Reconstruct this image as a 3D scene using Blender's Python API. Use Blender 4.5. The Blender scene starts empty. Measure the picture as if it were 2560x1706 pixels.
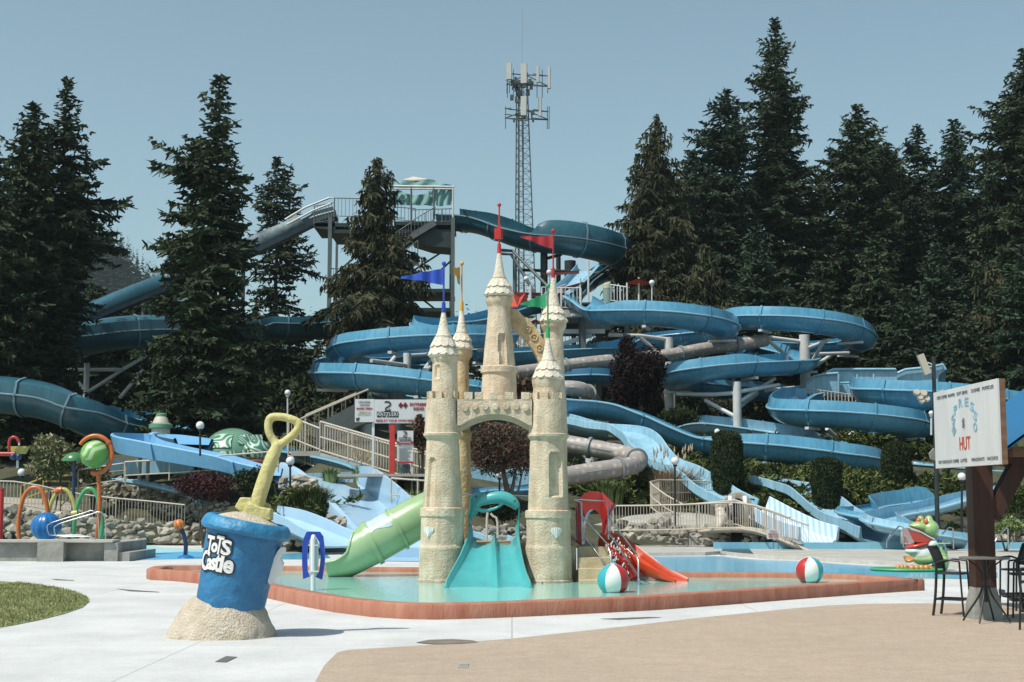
import bpy, math, random
import numpy as np
from mathutils import Vector, Matrix
from math import sin, cos, pi, radians, sqrt, atan2

# ---------------------------------------------------------------- camera, sky, sun, exposure
EYE = 2.08
F_PX = 3556.0            # focal length in pixels of the 2560 px wide photograph
PITCH = math.atan(397.0 / F_PX)
sc = bpy.context.scene
cam_d = bpy.data.cameras.new("camera")
cam_d.sensor_width = 36.0
cam_d.lens = F_PX / 2560.0 * 36.0
cam_d.clip_start = 0.1
cam_d.clip_end = 5000
cam = bpy.data.objects.new("camera", cam_d)
sc.collection.objects.link(cam)
cam.location = (0, 0, EYE)
cam.rotation_euler = (pi / 2 + PITCH, 0, 0)
sc.camera = cam

SUN_EL = radians(58)
SHX, SHY = 0.79, 0.613    # horizontal direction the shadows fall
world = bpy.data.worlds.new("World")
sc.world = world
world.use_nodes = True
nt = world.node_tree
nt.nodes.clear()
wo = nt.nodes.new("ShaderNodeOutputWorld")
bg = nt.nodes.new("ShaderNodeBackground")
sky = nt.nodes.new("ShaderNodeTexSky")
sky.sky_type = 'NISHITA'
sky.sun_disc = False
sky.sun_elevation = SUN_EL
sky.sun_rotation = math.atan2(-SHX, -SHY)
sky.altitude = 100
sky.air_density = 1.0
sky.dust_density = 1.6
sky.ozone_density = 1.6
hs = nt.nodes.new("ShaderNodeHueSaturation")
hs.inputs['Saturation'].default_value = 0.70
mx = nt.nodes.new("ShaderNodeMix")
mx.data_type = 'RGBA'; mx.blend_type = 'MULTIPLY'
mx.inputs[0].default_value = 1.0
mx.inputs[7].default_value = (0.90, 1.09, 1.02, 1)
bg.inputs['Strength'].default_value = 0.126
nt.links.new(sky.outputs[0], hs.inputs['Color'])
nt.links.new(hs.outputs[0], mx.inputs[6])
nt.links.new(mx.outputs[2], bg.inputs[0])
nt.links.new(bg.outputs[0], wo.inputs[0])

sun_d = bpy.data.lights.new("sun", 'SUN')
sun_d.energy = 5.0
sun_d.angle = radians(0.53)
sun_d.color = (1.0, 0.95, 0.86)
sun = bpy.data.objects.new("sun", sun_d)
sc.collection.objects.link(sun)
_d = Vector((SHX * cos(SUN_EL), SHY * cos(SUN_EL), -sin(SUN_EL)))
sun.rotation_euler = _d.to_track_quat('-Z', 'Y').to_euler()
sun.location = (-30, -20, 60)

sc.view_settings.view_transform = 'Standard'
sc.view_settings.look = 'None'
sc.view_settings.exposure = 0.03
sc.view_settings.gamma = 1.0
sc.cycles.max_bounces = 5
sc.cycles.diffuse_bounces = 2
sc.cycles.glossy_bounces = 3
sc.cycles.transmission_bounces = 4
sc.cycles.transparent_max_bounces = 6
sc.cycles.caustics_reflective = False
sc.cycles.caustics_refractive = False

# ---------------------------------------------------------------- placing things
# The plan was drawn over a 2353 px wide print of the photograph; W turns a mark on the plan and a
# distance in metres into a point of the place.
KD = 2560.0 / 2353.0
SP, CP = sin(PITCH), cos(PITCH)
def W(dx, dy, D):
    u = (dx * KD - 1280.0) / F_PX
    v = (853.0 - dy * KD) / F_PX
    # camera basis: right (1,0,0), up (0,-SP,CP), forward (0,CP,SP)
    y = CP - v * SP
    z = SP + v * CP
    s = D / y
    return Vector((u * s, D, EYE + z * s))
def G(dx, dy, z=0.0):
    a, b = W(dx, dy, 10.0), Vector((0, 0, EYE))
    t = (z - EYE) / (a.z - EYE)
    return b + (a - b) * t
def hit(dx, dy, D0=50, D1=140):     # where the sight line of a plan mark meets the hillside
    D = D0
    while D < D1:
        p = W(dx, dy, D)
        if p.z <= T(p.x, D): break
        D += .25
    return D
def PX(D):               # metres per plan pixel at distance D
    return D * KD / F_PX
def toe(x):
    return float(np.interp(x, [-40, -12.5, -10, -4.5, 3, 6, 40], [68, 67, 58, 58, 64, 66, 66]))
def T(x, y):
    d = y - toe(x)
    return float(np.interp(d, [-1, 0, 1.2, 5, 10, 20, 40, 70, 140, 400], [0, 0, .5, 1.4, 2.8, 4.8, 8.2, 10.5, 11, 11]))

# ---------------------------------------------------------------- materials
MATS = {}
ALB = 0.84
def M(name, rgb, rough=0.6, var=0.0, scale=3.0, bump=0.0, bscale=20.0, metal=0.0, rgb2=None, spec=0.5, coat=0.0, island=0.0, stretch=None, detail=4.0):
    if name in MATS: return MATS[name]
    rgb = tuple(c * ALB for c in rgb); rgb2 = tuple(c * ALB for c in rgb2) if rgb2 else None
    m = bpy.data.materials.new(name); m.use_nodes = True
    n, l = m.node_tree.nodes, m.node_tree.links
    b = n['Principled BSDF']
    b.inputs['Base Color'].default_value = (*rgb, 1)
    b.inputs['Roughness'].default_value = rough
    b.inputs['Metallic'].default_value = metal
    b.inputs['Specular IOR Level'].default_value = spec
    b.inputs['Coat Weight'].default_value = coat
    tc = n.new('ShaderNodeTexCoord')
    src = tc.outputs['Object']
    if stretch:
        mp = n.new('ShaderNodeMapping'); mp.inputs['Scale'].default_value = stretch
        l.new(src, mp.inputs[0]); src = mp.outputs[0]
    col = None
    if var > 0 or rgb2:
        no = n.new('ShaderNodeTexNoise'); no.inputs['Scale'].default_value = scale
        no.inputs['Detail'].default_value = detail; no.inputs['Roughness'].default_value = 0.65
        l.new(src, no.inputs['Vector'])
        r = n.new('ShaderNodeValToRGB')
        r.color_ramp.elements[0].position = 0.36; r.color_ramp.elements[1].position = 0.64
        c2 = rgb2 or tuple(min(1, c * (1 + var)) for c in rgb)
        c1 = rgb if rgb2 else tuple(c * (1 - var) for c in rgb)
        r.color_ramp.elements[0].color = (*c1, 1); r.color_ramp.elements[1].color = (*c2, 1)
        l.new(no.outputs['Fac'], r.inputs[0]); col = r.outputs[0]
    if island > 0:
        g = n.new('ShaderNodeNewGeometry')
        h = n.new('ShaderNodeHueSaturation')
        mr = n.new('ShaderNodeMapRange'); mr.inputs[3].default_value = 1 - island; mr.inputs[4].default_value = 1 + island
        l.new(g.outputs['Random Per Island'], mr.inputs[0]); l.new(mr.outputs[0], h.inputs['Value'])
        if col: l.new(col, h.inputs['Color'])
        else: h.inputs['Color'].default_value = (*rgb, 1)
        col = h.outputs[0]
    if col: l.new(col, b.inputs['Base Color'])
    if bump > 0:
        no2 = n.new('ShaderNodeTexNoise'); no2.inputs['Scale'].default_value = bscale; no2.inputs['Detail'].default_value = 5
        l.new(src, no2.inputs['Vector'])
        bp = n.new('ShaderNodeBump'); bp.inputs['Strength'].default_value = bump; bp.inputs['Distance'].default_value = 0.05
        l.new(no2.outputs['Fac'], bp.inputs['Height']); l.new(bp.outputs[0], b.inputs['Normal'])
    MATS[name] = m
    return m
def nodes_of(m): return m.node_tree.nodes, m.node_tree.links, m.node_tree.nodes['Principled BSDF']

# ---------------------------------------------------------------- meshes and objects
COL = sc.collection
ORG = {}                 # origin of each root
class MB:
    def __init__(s): s.v = []; s.f = []; s.m = []; s.cur = 0
    def add(s, vs, fs):
        k = len(s.v); s.v.extend([tuple(p) for p in vs]); s.f.extend([tuple(i + k for i in f) for f in fs]); s.m.extend([s.cur] * len(fs))
        return s
    def box(s, c, size, R=None):
        hx, hy, hz = size[0] / 2, size[1] / 2, size[2] / 2
        vs = [Vector((x * hx, y * hy, z * hz)) for x in (-1, 1) for y in (-1, 1) for z in (-1, 1)]
        if R is not None: vs = [R @ v for v in vs]
        c = Vector(c)
        return s.add([c + v for v in vs], [(0, 1, 3, 2), (4, 6, 7, 5), (0, 4, 5, 1), (2, 3, 7, 6), (0, 2, 6, 4), (1, 5, 7, 3)])
    def bar(s, a, b, w=0.05, h=None, up=Vector((0, 0, 1))):
        a, b = Vector(a), Vector(b); h = h or w
        t = (b - a); L = t.length
        if L < 1e-6: return s
        t /= L; r = t.cross(up)
        if r.length < 1e-3: r = t.cross(Vector((0, 1, 0)))
        r.normalize(); u = r.cross(t)
        R = Matrix((r, t, u)).transposed()
        return s.box((a + b) / 2, (w, L, h), R)
    def tube(s, pts, rad, n=8, cap=True, closed=False):
        pts = [Vector(p) for p in pts]; N = len(pts)
        rs = rad if hasattr(rad, '__len__') else [rad] * N
        ref = None; rings = []
        for i in range(N):
            if closed: t = pts[(i + 1) % N] - pts[i - 1]
            else: t = pts[min(i + 1, N - 1)] - pts[max(i - 1, 0)]
            t.normalize()
            if ref is None:
                ref = Vector((0, 0, 1)) if abs(t.z) < 0.9 else Vector((0, 1, 0))
                ref = (ref - t * ref.dot(t)).normalized()
            else:
                q = ref - t * ref.dot(t)
                if q.length > 1e-4: ref = q.normalized()
            b = t.cross(ref)
            rings.append([pts[i] + (ref * cos(2 * pi * k / n) + b * sin(2 * pi * k / n)) * rs[i] for k in range(n)])
        vs = [p for r in rings for p in r]; fs = []
        for i in range(N if closed else N - 1):
            j = (i + 1) % N
            for k in range(n):
                k2 = (k + 1) % n
                fs.append((i * n + k, i * n + k2, j * n + k2, j * n + k))
        if cap and not closed:
            fs.append(tuple(range(n))[::-1]); fs.append(tuple((N - 1) * n + k for k in range(n)))
        return s.add(vs, fs)
    def cyl(s, a, b, r, r2=None, n=12): return s.tube([a, b], [r, r if r2 is None else r2], n)
    def lathe(s, c, prof, n=32, sx=1, sy=1, noise=0, seed=0, cap=True, R=None):
        # prof: list of (z, r) from the bottom up, relative to c
        rnd = random.Random(seed); vs = []; fs = []; c = Vector(c)
        for (z, r) in prof:
            for k in range(n):
                a = 2 * pi * k / n; q = r * (1 + noise * (rnd.random() - .5))
                p = Vector((q * cos(a) * sx, q * sin(a) * sy, z))
                vs.append(c + (R @ p if R is not None else p))
        for i in range(len(prof) - 1):
            for k in range(n):
                k2 = (k + 1) % n
                fs.append((i * n + k, i * n + k2, (i + 1) * n + k2, (i + 1) * n + k))
        if cap:
            fs.append(tuple(range(n))[::-1]); fs.append(tuple((len(prof) - 1) * n + k for k in range(n)))
        return s.add(vs, fs)
    def ball(s, c, r, n=16, sc_=(1, 1, 1), R=None, noise=0, seed=0):
        rnd = random.Random(seed); c = Vector(c); m = max(4, n // 2); vs = []; fs = []
        for i in range(m + 1):
            th = pi * i / m
            for k in range(n):
                a = 2 * pi * k / n; q = r * (1 + noise * (rnd.random() - .5))
                p = Vector((q * sin(th) * cos(a) * sc_[0], q * sin(th) * sin(a) * sc_[1], -q * cos(th) * sc_[2]))
                if i in (0, m): p = Vector((0, 0, (-1 if i == 0 else 1) * r * sc_[2]))
                vs.append(c + (R @ p if R is not None else p))
        for i in range(m):
            for k in range(n):
                k2 = (k + 1) % n
                a, b, d, e = i * n + k, i * n + k2, (i + 1) * n + k2, (i + 1) * n + k
                if i == 0: fs.append((a, d, e))
                elif i == m - 1: fs.append((a, b, e))
                else: fs.append((a, b, d, e))
        return s.add(vs, fs)
    def prism(s, poly, depth):       # poly: list of 3-D points (planar), extruded by the vector depth
        n = len(poly); poly = [Vector(p) for p in poly]; d = Vector(depth)
        vs = poly + [p + d for p in poly]
        fs = [tuple(range(n)), tuple(range(n, 2 * n))[::-1]] + [(i, i + n, (i + 1) % n + n, (i + 1) % n) for i in range(n)]
        return s.add(vs, fs)
    def grid(s, rows, closed=False):
        m = len(rows[0]); vs = [p for r in rows for p in r]; fs = []
        for i in range(len(rows) - 1):
            for k in range(m if closed else m - 1):
                k2 = (k + 1) % m
                fs.append((i * m + k, i * m + k2, (i + 1) * m + k2, (i + 1) * m + k))
        return s.add(vs, fs)
    def build(s, name, mats, parent=None, smooth=None, loc=None, fix=True):
        org = ORG[parent.name] if parent is not None else Vector(loc) if loc is not None else Vector((0, 0, 0))
        me = bpy.data.meshes.new(name)
        me.from_pydata([tuple(Vector(p) - org) for p in s.v], [], s.f)
        for m in (mats if isinstance(mats, (list, tuple)) else [mats]): me.materials.append(m)
        if any(s.m): me.polygons.foreach_set('material_index', s.m)
        me.validate()
        if fix:
            import bmesh
            bm = bmesh.new(); bm.from_mesh(me); bmesh.ops.recalc_face_normals(bm, faces=bm.faces); bm.to_mesh(me); bm.free()
        if smooth is not None:
            me.polygons.foreach_set('use_smooth', [True] * len(me.polygons))
            me.set_sharp_from_angle(angle=radians(smooth))
        me.update()
        o = bpy.data.objects.new(name, me); COL.objects.link(o)
        if parent is not None: o.parent = parent; ORG[o.name] = org
        else: o.location = org; ORG[o.name] = org
        return o
def tag(o, label, cat, group=None, kind=None):
    if label: o['label'] = label
    if cat: o['category'] = cat
    if group: o['group'] = group
    if kind: o['kind'] = kind
    return o
def thing(name, label, cat, loc, group=None):
    o = bpy.data.objects.new(name, None); COL.objects.link(o)
    o.location = loc; o.empty_display_size = 0.3; ORG[o.name] = Vector(loc)
    return tag(o, label, cat, group)
def copy_tree(root, loc, rz=0.0, scale=1.0, label=None):
    def rec(o, par):
        c = o.copy(); COL.objects.link(c)
        if par is not None: c.parent = par
        for ch in list(o.children): rec(ch, c)
        return c
    r = rec(root, None)
    r.location = loc; r.rotation_euler = (0, 0, rz); r.scale = (scale,) * 3
    ORG[r.name] = Vector(loc)
    if label: r['label'] = label
    return r
def np_mesh(name, V, quads, mats, parent=None, loc=None):
    V = np.asarray(V, dtype=np.float32).reshape(-1, 3)
    org = ORG[parent.name] if parent is not None else Vector(loc) if loc is not None else Vector((0, 0, 0))
    V = V - np.array(org, dtype=np.float32)
    nq = len(V) // 4 if quads is None else len(quads)
    idx = np.arange(nq * 4, dtype=np.int32) if quads is None else np.asarray(quads, dtype=np.int32).reshape(-1)
    me = bpy.data.meshes.new(name)
    me.vertices.add(len(V)); me.vertices.foreach_set('co', V.reshape(-1))
    me.loops.add(len(idx)); me.loops.foreach_set('vertex_index', idx)
    me.polygons.add(nq)
    me.polygons.foreach_set('loop_start', np.arange(0, nq * 4, 4, dtype=np.int32))
    for m in (mats if isinstance(mats, (list, tuple)) else [mats]): me.materials.append(m)
    me.update(calc_edges=True)
    o = bpy.data.objects.new(name, me); COL.objects.link(o)
    if parent is not None: o.parent = parent; ORG[o.name] = org
    else: o.location = org
    return o
def crom(pts, step):
    """Catmull-Rom through tuples; returns resampled list (any dimension), about `step` apart in xyz."""
    P = [np.array(p, float) for p in pts]
    P = [2 * P[0] - P[1]] + P + [2 * P[-1] - P[-2]]
    out = []
    for i in range(1, len(P) - 2):
        L = np.linalg.norm(P[i + 1][:3] - P[i][:3]); n = max(2, int(round(L / step)))
        for k in range(n):
            t = k / n
            a, b, c, d = P[i - 1], P[i], P[i + 1], P[i + 2]
            out.append(0.5 * ((2 * b) + (-a + c) * t + (2 * a - 5 * b + 4 * c - d) * t * t + (-a + 3 * b - 3 * c + d) * t ** 3))
    out.append(P[-2])
    return out
_fonts = {}
def text_mesh(txt, size, depth=0.004, offset=0.0, align='CENTER', sx=1.0, shear=0.0):
    """Returns (verts, faces) of a text in its own XY plane, extruded along +Z."""
    cu = bpy.data.curves.new("t", 'FONT'); cu.body = txt; cu.size = size; cu.extrude = depth; cu.offset = offset
    cu.align_x = align; cu.align_y = 'CENTER'; cu.resolution_u = 3; cu.shear = shear
    o = bpy.data.objects.new("t", cu); COL.objects.link(o)
    dg = bpy.context.evaluated_depsgraph_get(); dg.update()
    me = bpy.data.meshes.new_from_object(o.evaluated_get(dg))
    vs = [Vector((v.co.x * sx, v.co.y, v.co.z)) for v in me.vertices]; fs = [tuple(p.vertices) for p in me.polygons]
    bpy.data.objects.remove(o); bpy.data.curves.remove(cu); bpy.data.meshes.remove(me)
    return vs, fs
def put_text(mb, txt, size, org, ex, ey, depth=0.004, offset=0.0, align='CENTER', sx=1.0, shear=0.0):
    vs, fs = text_mesh(txt, size, depth, offset, align, sx, shear)
    ex, ey = Vector(ex).normalized(), Vector(ey).normalized(); ez = ex.cross(ey)
    mb.add([Vector(org) + ex * v.x + ey * v.y + ez * (v.z + depth) for v in vs], fs)
    return mb
# ---------------------------------------------------------------- setting: ground, paving, pools
m_conc = M('concrete_paving', (0.54, 0.545, 0.55), 0.85, rgb2=(0.66, 0.665, 0.665), scale=0.55, bump=0.25, bscale=60)
m_tan = M('tan_aggregate', (0.44, 0.345, 0.265), 0.9, rgb2=(0.49, 0.385, 0.30), scale=2.2, bump=0.4, bscale=120)
m_dirt = M('hillside_soil', (0.035, 0.042, 0.02), 0.95, rgb2=(0.08, 0.075, 0.04), scale=0.7, bump=0.6, bscale=4)
m_greyc = M('weathered_concrete', (0.36, 0.35, 0.32), 0.9, rgb2=(0.47, 0.455, 0.42), scale=0.8, bump=0.3, bscale=30)

# concrete: add slab joints and grain to the paving
def paving_joints(m, sx, sy, dark):
    n, l, b = nodes_of(m)
    geo = n.new('ShaderNodeNewGeometry'); sep = n.new('ShaderNodeSeparateXYZ'); l.new(geo.outputs['Position'], sep.inputs[0])
    outs = []
    for ax, s_ in ((0, sx), (1, sy)):
        q = n.new('ShaderNodeMath'); q.operation = 'PINGPONG'; q.inputs[1].default_value = s_
        l.new(sep.outputs[ax], q.inputs[0])
        c = n.new('ShaderNodeMath'); c.operation = 'LESS_THAN'; c.inputs[1].default_value = 0.008
        l.new(q.outputs[0], c.inputs[0]); outs.append(c)
    mx_ = n.new('ShaderNodeMath'); mx_.operation = 'MAXIMUM'
    l.new(outs[0].outputs[0], mx_.inputs[0]); l.new(outs[1].outputs[0], mx_.inputs[1])
    gr = n.new('ShaderNodeTexNoise'); gr.inputs['Scale'].default_value = 9; gr.inputs['Detail'].default_value = 8
    l.new(geo.outputs['Position'], gr.inputs['Vector'])
    gm = n.new('ShaderNodeMapRange'); gm.inputs[1].default_value = .3; gm.inputs[2].default_value = .7; gm.inputs[3].default_value = .93; gm.inputs[4].default_value = 1.04
    l.new(gr.outputs['Fac'], gm.inputs[0])
    old = b.inputs['Base Color'].links[0].from_socket
    m1 = n.new('ShaderNodeVectorMath'); m1.operation = 'SCALE'; l.new(old, m1.inputs[0]); l.new(gm.outputs[0], m1.inputs['Scale'])
    m2 = n.new('ShaderNodeMix'); m2.data_type = 'RGBA'; l.new(mx_.outputs[0], m2.inputs[0]); l.new(m1.outputs[0], m2.inputs[6])
    m2.inputs[7].default_value = (*dark, 1); l.new(m2.outputs[2], b.inputs['Base Color'])
paving_joints(m_conc, 2.3, 2.6, (0.26, 0.26, 0.26))

def speckle(m, sc, lo, hi):
    n, l, b = nodes_of(m); geo = n.new('ShaderNodeNewGeometry'); no = n.new('ShaderNodeTexNoise'); no.inputs['Scale'].default_value = sc; no.inputs['Detail'].default_value = 6
    l.new(geo.outputs['Position'], no.inputs['Vector']); mr = n.new('ShaderNodeMapRange'); mr.inputs[1].default_value = .35; mr.inputs[2].default_value = .65; mr.inputs[3].default_value = lo; mr.inputs[4].default_value = hi
    l.new(no.outputs['Fac'], mr.inputs[0]); old = b.inputs['Base Color'].links[0].from_socket; s_ = n.new('ShaderNodeVectorMath'); s_.operation = 'SCALE'; l.new(old, s_.inputs[0]); l.new(mr.outputs[0], s_.inputs['Scale']); l.new(s_.outputs[0], b.inputs['Base Color'])
speckle(m_tan, 38, .84, 1.12); speckle(m_conc, 30, .93, 1.05); speckle(m_tan, .3, .96, 1.03); speckle(m_tan, 9, .93, 1.05)
# ground sheet: paving on the flat, soil on the hillside
xs = sorted(set([-700, -400, -250, -160, -120] + list(np.arange(-100, 101, 2.0)) + [120, 160, 250, 400, 700]))
ys = sorted(set([-60, -20, 0, 10, 20, 30, 40, 50] + list(np.arange(54, 150, 1.5)) + [155, 170, 190, 220, 260, 320, 420, 600, 900, 1400]))
mb = MB()
mb.v = [(x, y, T(x, y)) for y in ys for x in xs]
nx = len(xs)
for j in range(len(ys) - 1):
    for i in range(nx - 1):
        a = j * nx + i
        mb.f.append((a, a + 1, a + nx + 1, a + nx))
        mb.m.append(1 if max(mb.v[a + nx][2], mb.v[a + nx + 1][2]) > 0.01 else 0)
tag(mb.build('ground', [m_conc, m_dirt], smooth=40), 'pale concrete ground running up into the planted hillside', None, kind='structure')

def sheet(name, pts, z, mat, label):
    s_ = MB(); s_.add([(p[0], p[1], z) for p in pts], [tuple(range(len(pts)))])
    return tag(s_.build(name, mat), label, None, kind='structure')
tan = [(720, 1640), (724, 1568), (745, 1530), (775, 1500), (800, 1494), (900, 1488), (1000, 1482), (1180, 1468), (1400, 1444), (1600, 1421), (1800, 1401), (1900, 1392), (2000, 1388), (2130, 1387), (2353, 1389), (2900, 1392)]
tp = [G(*p) for p in tan]; tp.append(Vector((30, 2, 0))); tp.append(Vector((-2, 2, 0)))
sheet('tan_paving', tp, 0.004, m_tan, 'tan pebble paving in the right foreground')

# lawn
m_turf = M('lawn_soil', (0.15, 0.18, 0.07), 0.95, rgb2=(0.24, 0.26, 0.11), scale=2.5)
lawn = [(-300, 1330), (-120, 1331), (0, 1336), (60, 1341), (120, 1349), (170, 1360), (200, 1373), (206, 1383), (190, 1397), (150, 1411), (90, 1426), (30, 1438), (0, 1443), (-150, 1470), (-300, 1500)]
lp = [G(*p) for p in lawn]
sheet('lawn', lp, 0.008, m_turf, 'mown lawn at the left edge')
def inside(p, poly):
    c = False; n = len(poly)
    for i in range(n):
        a, b = poly[i], poly[i - 1]
        if (a[1] > p[1]) != (b[1] > p[1]) and p[0] < (b[0] - a[0]) * (p[1] - a[1]) / (b[1] - a[1]) + a[0]: c = not c
    return c
rng = np.random.default_rng(3)
V = []
xa, xb = -12.5, min(0, max(p[0] for p in lp)); ya, yb = min(p[1] for p in lp), max(p[1] for p in lp)
cnt = 0
while cnt < 42000:
    x, y = rng.uniform(xa, xb), rng.uniform(ya, yb); cnt += 1
    if not inside((x, y), lp): continue
    h = rng.uniform(.025, .06); a = rng.uniform(0, 6.28); w = .009
    dx_, dy_ = cos(a) * w, sin(a) * w; lx, ly = rng.normal(0, .018, 2)
    V += [(x - dx_, y - dy_, .006), (x + dx_, y + dy_, .006), (x + dx_ * .3 + lx, y + dy_ * .3 + ly, h), (x - dx_ * .3 + lx, y - dy_ * .3 + ly, h)]
m_grass = M('grass_blades', (0.19, 0.23, 0.085), 0.8, rgb2=(0.36, 0.35, 0.15), scale=0.9, island=0.3)
tag(np_mesh('grass', V, None, m_grass), 'short dry green grass of the lawn', 'grass', kind='stuff')

# dark cracks and grates in the paving
m_crack = M('drain_iron', (0.13, 0.12, 0.11), 0.8)
for pts, lab in (([(268, 1354), (290, 1355.5), (366, 1361), (366, 1362), (300, 1359.5)], 'thin dark drain slot in the concrete nearest the lawn'),
                 ([(118, 1331), (170, 1334), (170, 1335), (130, 1334)], 'thin dark drain slot in the concrete near the low wall'),
                 ([(494, 1522), (520, 1509), (545, 1511), (520, 1523)], 'small dark drain cover in front of the sand bucket'),
                 ([(1380, 1423), (1490, 1419), (1520, 1420), (1420, 1425)], 'thin dark drain slot in front of the pool curb')):
    s_ = MB(); s_.add([tuple(G(*p) + Vector((0, 0, .005))) for p in pts], [tuple(range(len(pts)))])
    s_.prism([tuple(G(*p) + Vector((0, 0, .004))) for p in pts], (0, 0, .004))
    tag(s_.build('drain_cover', m_crack), lab, 'drain')
m_grate = M('pale_grate', (0.45, 0.47, 0.48), 0.6)
s_ = MB(); c = G(1065, 1532)
for i in range(5): s_.box((c.x - .05 + i * .025, c.y, .012), (.012, .34, .01))
s_.box((c.x, c.y - .18, .012), (.14, .02, .012)); s_.box((c.x, c.y + .18, .012), (.14, .02, .012))
tag(s_.build('floor_grate', m_grate), 'small pale slotted floor grate in the tan paving', 'grate')
m_oil = M('damp_stain', (0.20, 0.17, 0.13), 0.7, var=.2)
sheet('stain', [G(*p) for p in ((955, 1478), (985, 1472), (1040, 1470), (1085, 1473), (1100, 1477), (1060, 1481), (1000, 1482))], 0.010, m_oil, 'brown stain at the edge of the tan paving')

# ---- splash pad (blue, teal and white floor paint)
m_sp1 = M('splash_pad_blue', (0.10, 0.36, 0.60), 0.6, var=.08)
m_sp2 = M('splash_pad_aqua', (0.33, 0.62, 0.66), 0.6, var=.08)
sheet('splash_pad', [G(*p) for p in ((-200, 1240), (240, 1242), (330, 1246), (420, 1256), (500, 1268), (505, 1284), (330, 1287), (180, 1285), (-200, 1290))], 0.004, m_sp2, 'aqua painted splash pad floor')
sheet('splash_pad_stripe', [G(*p) for p in ((298, 1277), (340, 1272), (430, 1268), (520, 1270), (520, 1284), (420, 1285), (310, 1287))], 0.008, m_sp1, 'blue wave painted on the splash pad')
sheet('splash_pad_stripe', [G(*p) for p in ((240, 1246), (300, 1245), (370, 1249), (330, 1254), (290, 1258), (240, 1256))], 0.008, m_sp1, 'blue wave painted near the boulders')
sheet('splash_pad_stripe', [G(*p) for p in ((345, 1254), (420, 1249), (520, 1252), (520, 1266), (430, 1262), (380, 1261))], 0.008, m_conc, 'white wave painted on the splash pad')

# ---- tot pool with the red curb
m_curb = M('red_painted_curb', (0.36, 0.125, 0.075), 0.8, rgb2=(0.46, 0.21, 0.14), scale=3.2, bump=.4, bscale=25, stretch=(1, 1, .22), detail=8.0)
m_water = M('pool_water', (0.32, 0.66, 0.60), 0.04, spec=0.5)
def make_water(m, strength, sx, sy):
    n, l, b = nodes_of(m)
    b.inputs['IOR'].default_value = 1.33; b.inputs['Specular IOR Level'].default_value = .36
    tc = n.new('ShaderNodeNewGeometry'); mp = n.new('ShaderNodeMapping'); mp.inputs['Scale'].default_value = (sx, sy, 1)
    l.new(tc.outputs['Position'], mp.inputs[0])
    no = n.new('ShaderNodeTexNoise'); no.inputs['Scale'].default_value = 1.0; no.inputs['Detail'].default_value = 3
    l.new(mp.outputs[0], no.inputs['Vector'])
    bp = n.new('ShaderNodeBump'); bp.inputs['Strength'].default_value = strength; bp.inputs['Distance'].default_value = 0.02
    l.new(no.outputs['Fac'], bp.inputs['Height']); l.new(bp.outputs[0], b.inputs['Normal'])
make_water(m_water, 0.30, 4.0, 9.0)
outer = [(336, 1330), (345, 1333), (400, 1336), (450, 1341), (530, 1356), (617, 1376), (660, 1386), (700, 1395), (770, 1408), (850, 1418), (925, 1423), (1000, 1424.5), (1100, 1422), (1200, 1418), (1350, 1411), (1500, 1403), (1650, 1392), (1800, 1380), (1960, 1368), (2125, 1357)]
near = [G(*p) for p in outer]
zc = 0.27
far = [G(x, y, zc) for x, y in ((2110, 1331), (2050, 1324), (1980, 1320), (1900, 1317), (1750, 1315), (1600, 1315), (1450, 1312), (1300, 1309), (1100, 1306), (965, 1303.5), (800, 1302), (600, 1300), (460, 1299), (390, 1299), (352, 1301))]
ring = [Vector((p.x, p.y, 0)) for p in near + far]
rc = [np.array(p) for p in ring]
# a smooth closed ring
def closed_crom(pts, n=5):
    out = []; N = len(pts)
    for i in range(N):
        a, b, c, d = pts[i - 1], pts[i], pts[(i + 1) % N], pts[(i + 2) % N]
        for k in range(n):
            t = k / n; out.append(0.5 * ((2 * b) + (-a + c) * t + (2 * a - 5 * b + 4 * c - d) * t * t + (-a + 3 * b - 3 * c + d) * t ** 3))
    return out
RR = rc
N_ = len(RR)
cen = sum(RR) / N_
def offset_ring(R_, w):
    out = []
    for i in range(len(R_)):
        t = R_[(i + 1) % len(R_)] - R_[i - 1]; t = t / np.linalg.norm(t)
        nrm = np.array((-t[1], t[0], 0)); out.append(R_[i] + nrm * w)
    return out
INN = offset_ring(RR, 0.36)
if np.linalg.norm(INN[5] - cen) > np.linalg.norm(RR[5] - cen): INN = offset_ring(RR, -0.36)
k0 = len(near); tipL = G(2062, 1331, zc)
for i in (k0 - 1, k0, k0 + 1): INN[i] = np.array((tipL.x, tipL.y, 0)) + np.array((-.02 * (i - k0), .01 * (i - k0), 0))
def zz(R_, z): return [Vector((p[0], p[1], z)) for p in R_]
E1 = [a + (b - a) * .08 for a, b in zip(RR, INN)]; E2 = [a + (b - a) * .92 for a, b in zip(RR, INN)]
mb = MB(); mb.grid([zz(RR, 0), zz(RR, zc - .03), zz(E1, zc), zz(E2, zc), zz(INN, zc - .03), zz(INN, 0.0)], closed=True)
tag(mb.build('pool_curb', m_curb, smooth=50), 'low weathered red curb round the castle pool', 'curb')
mb = MB(); mb.add(zz([a + (b - a) * .99 for a, b in zip(RR, INN)], 0.15), [tuple(range(N_))])
tag(mb.build('pool_water', m_water), 'shallow green pool water round the castle', None, kind='structure')
POOLZ = 0.15

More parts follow.
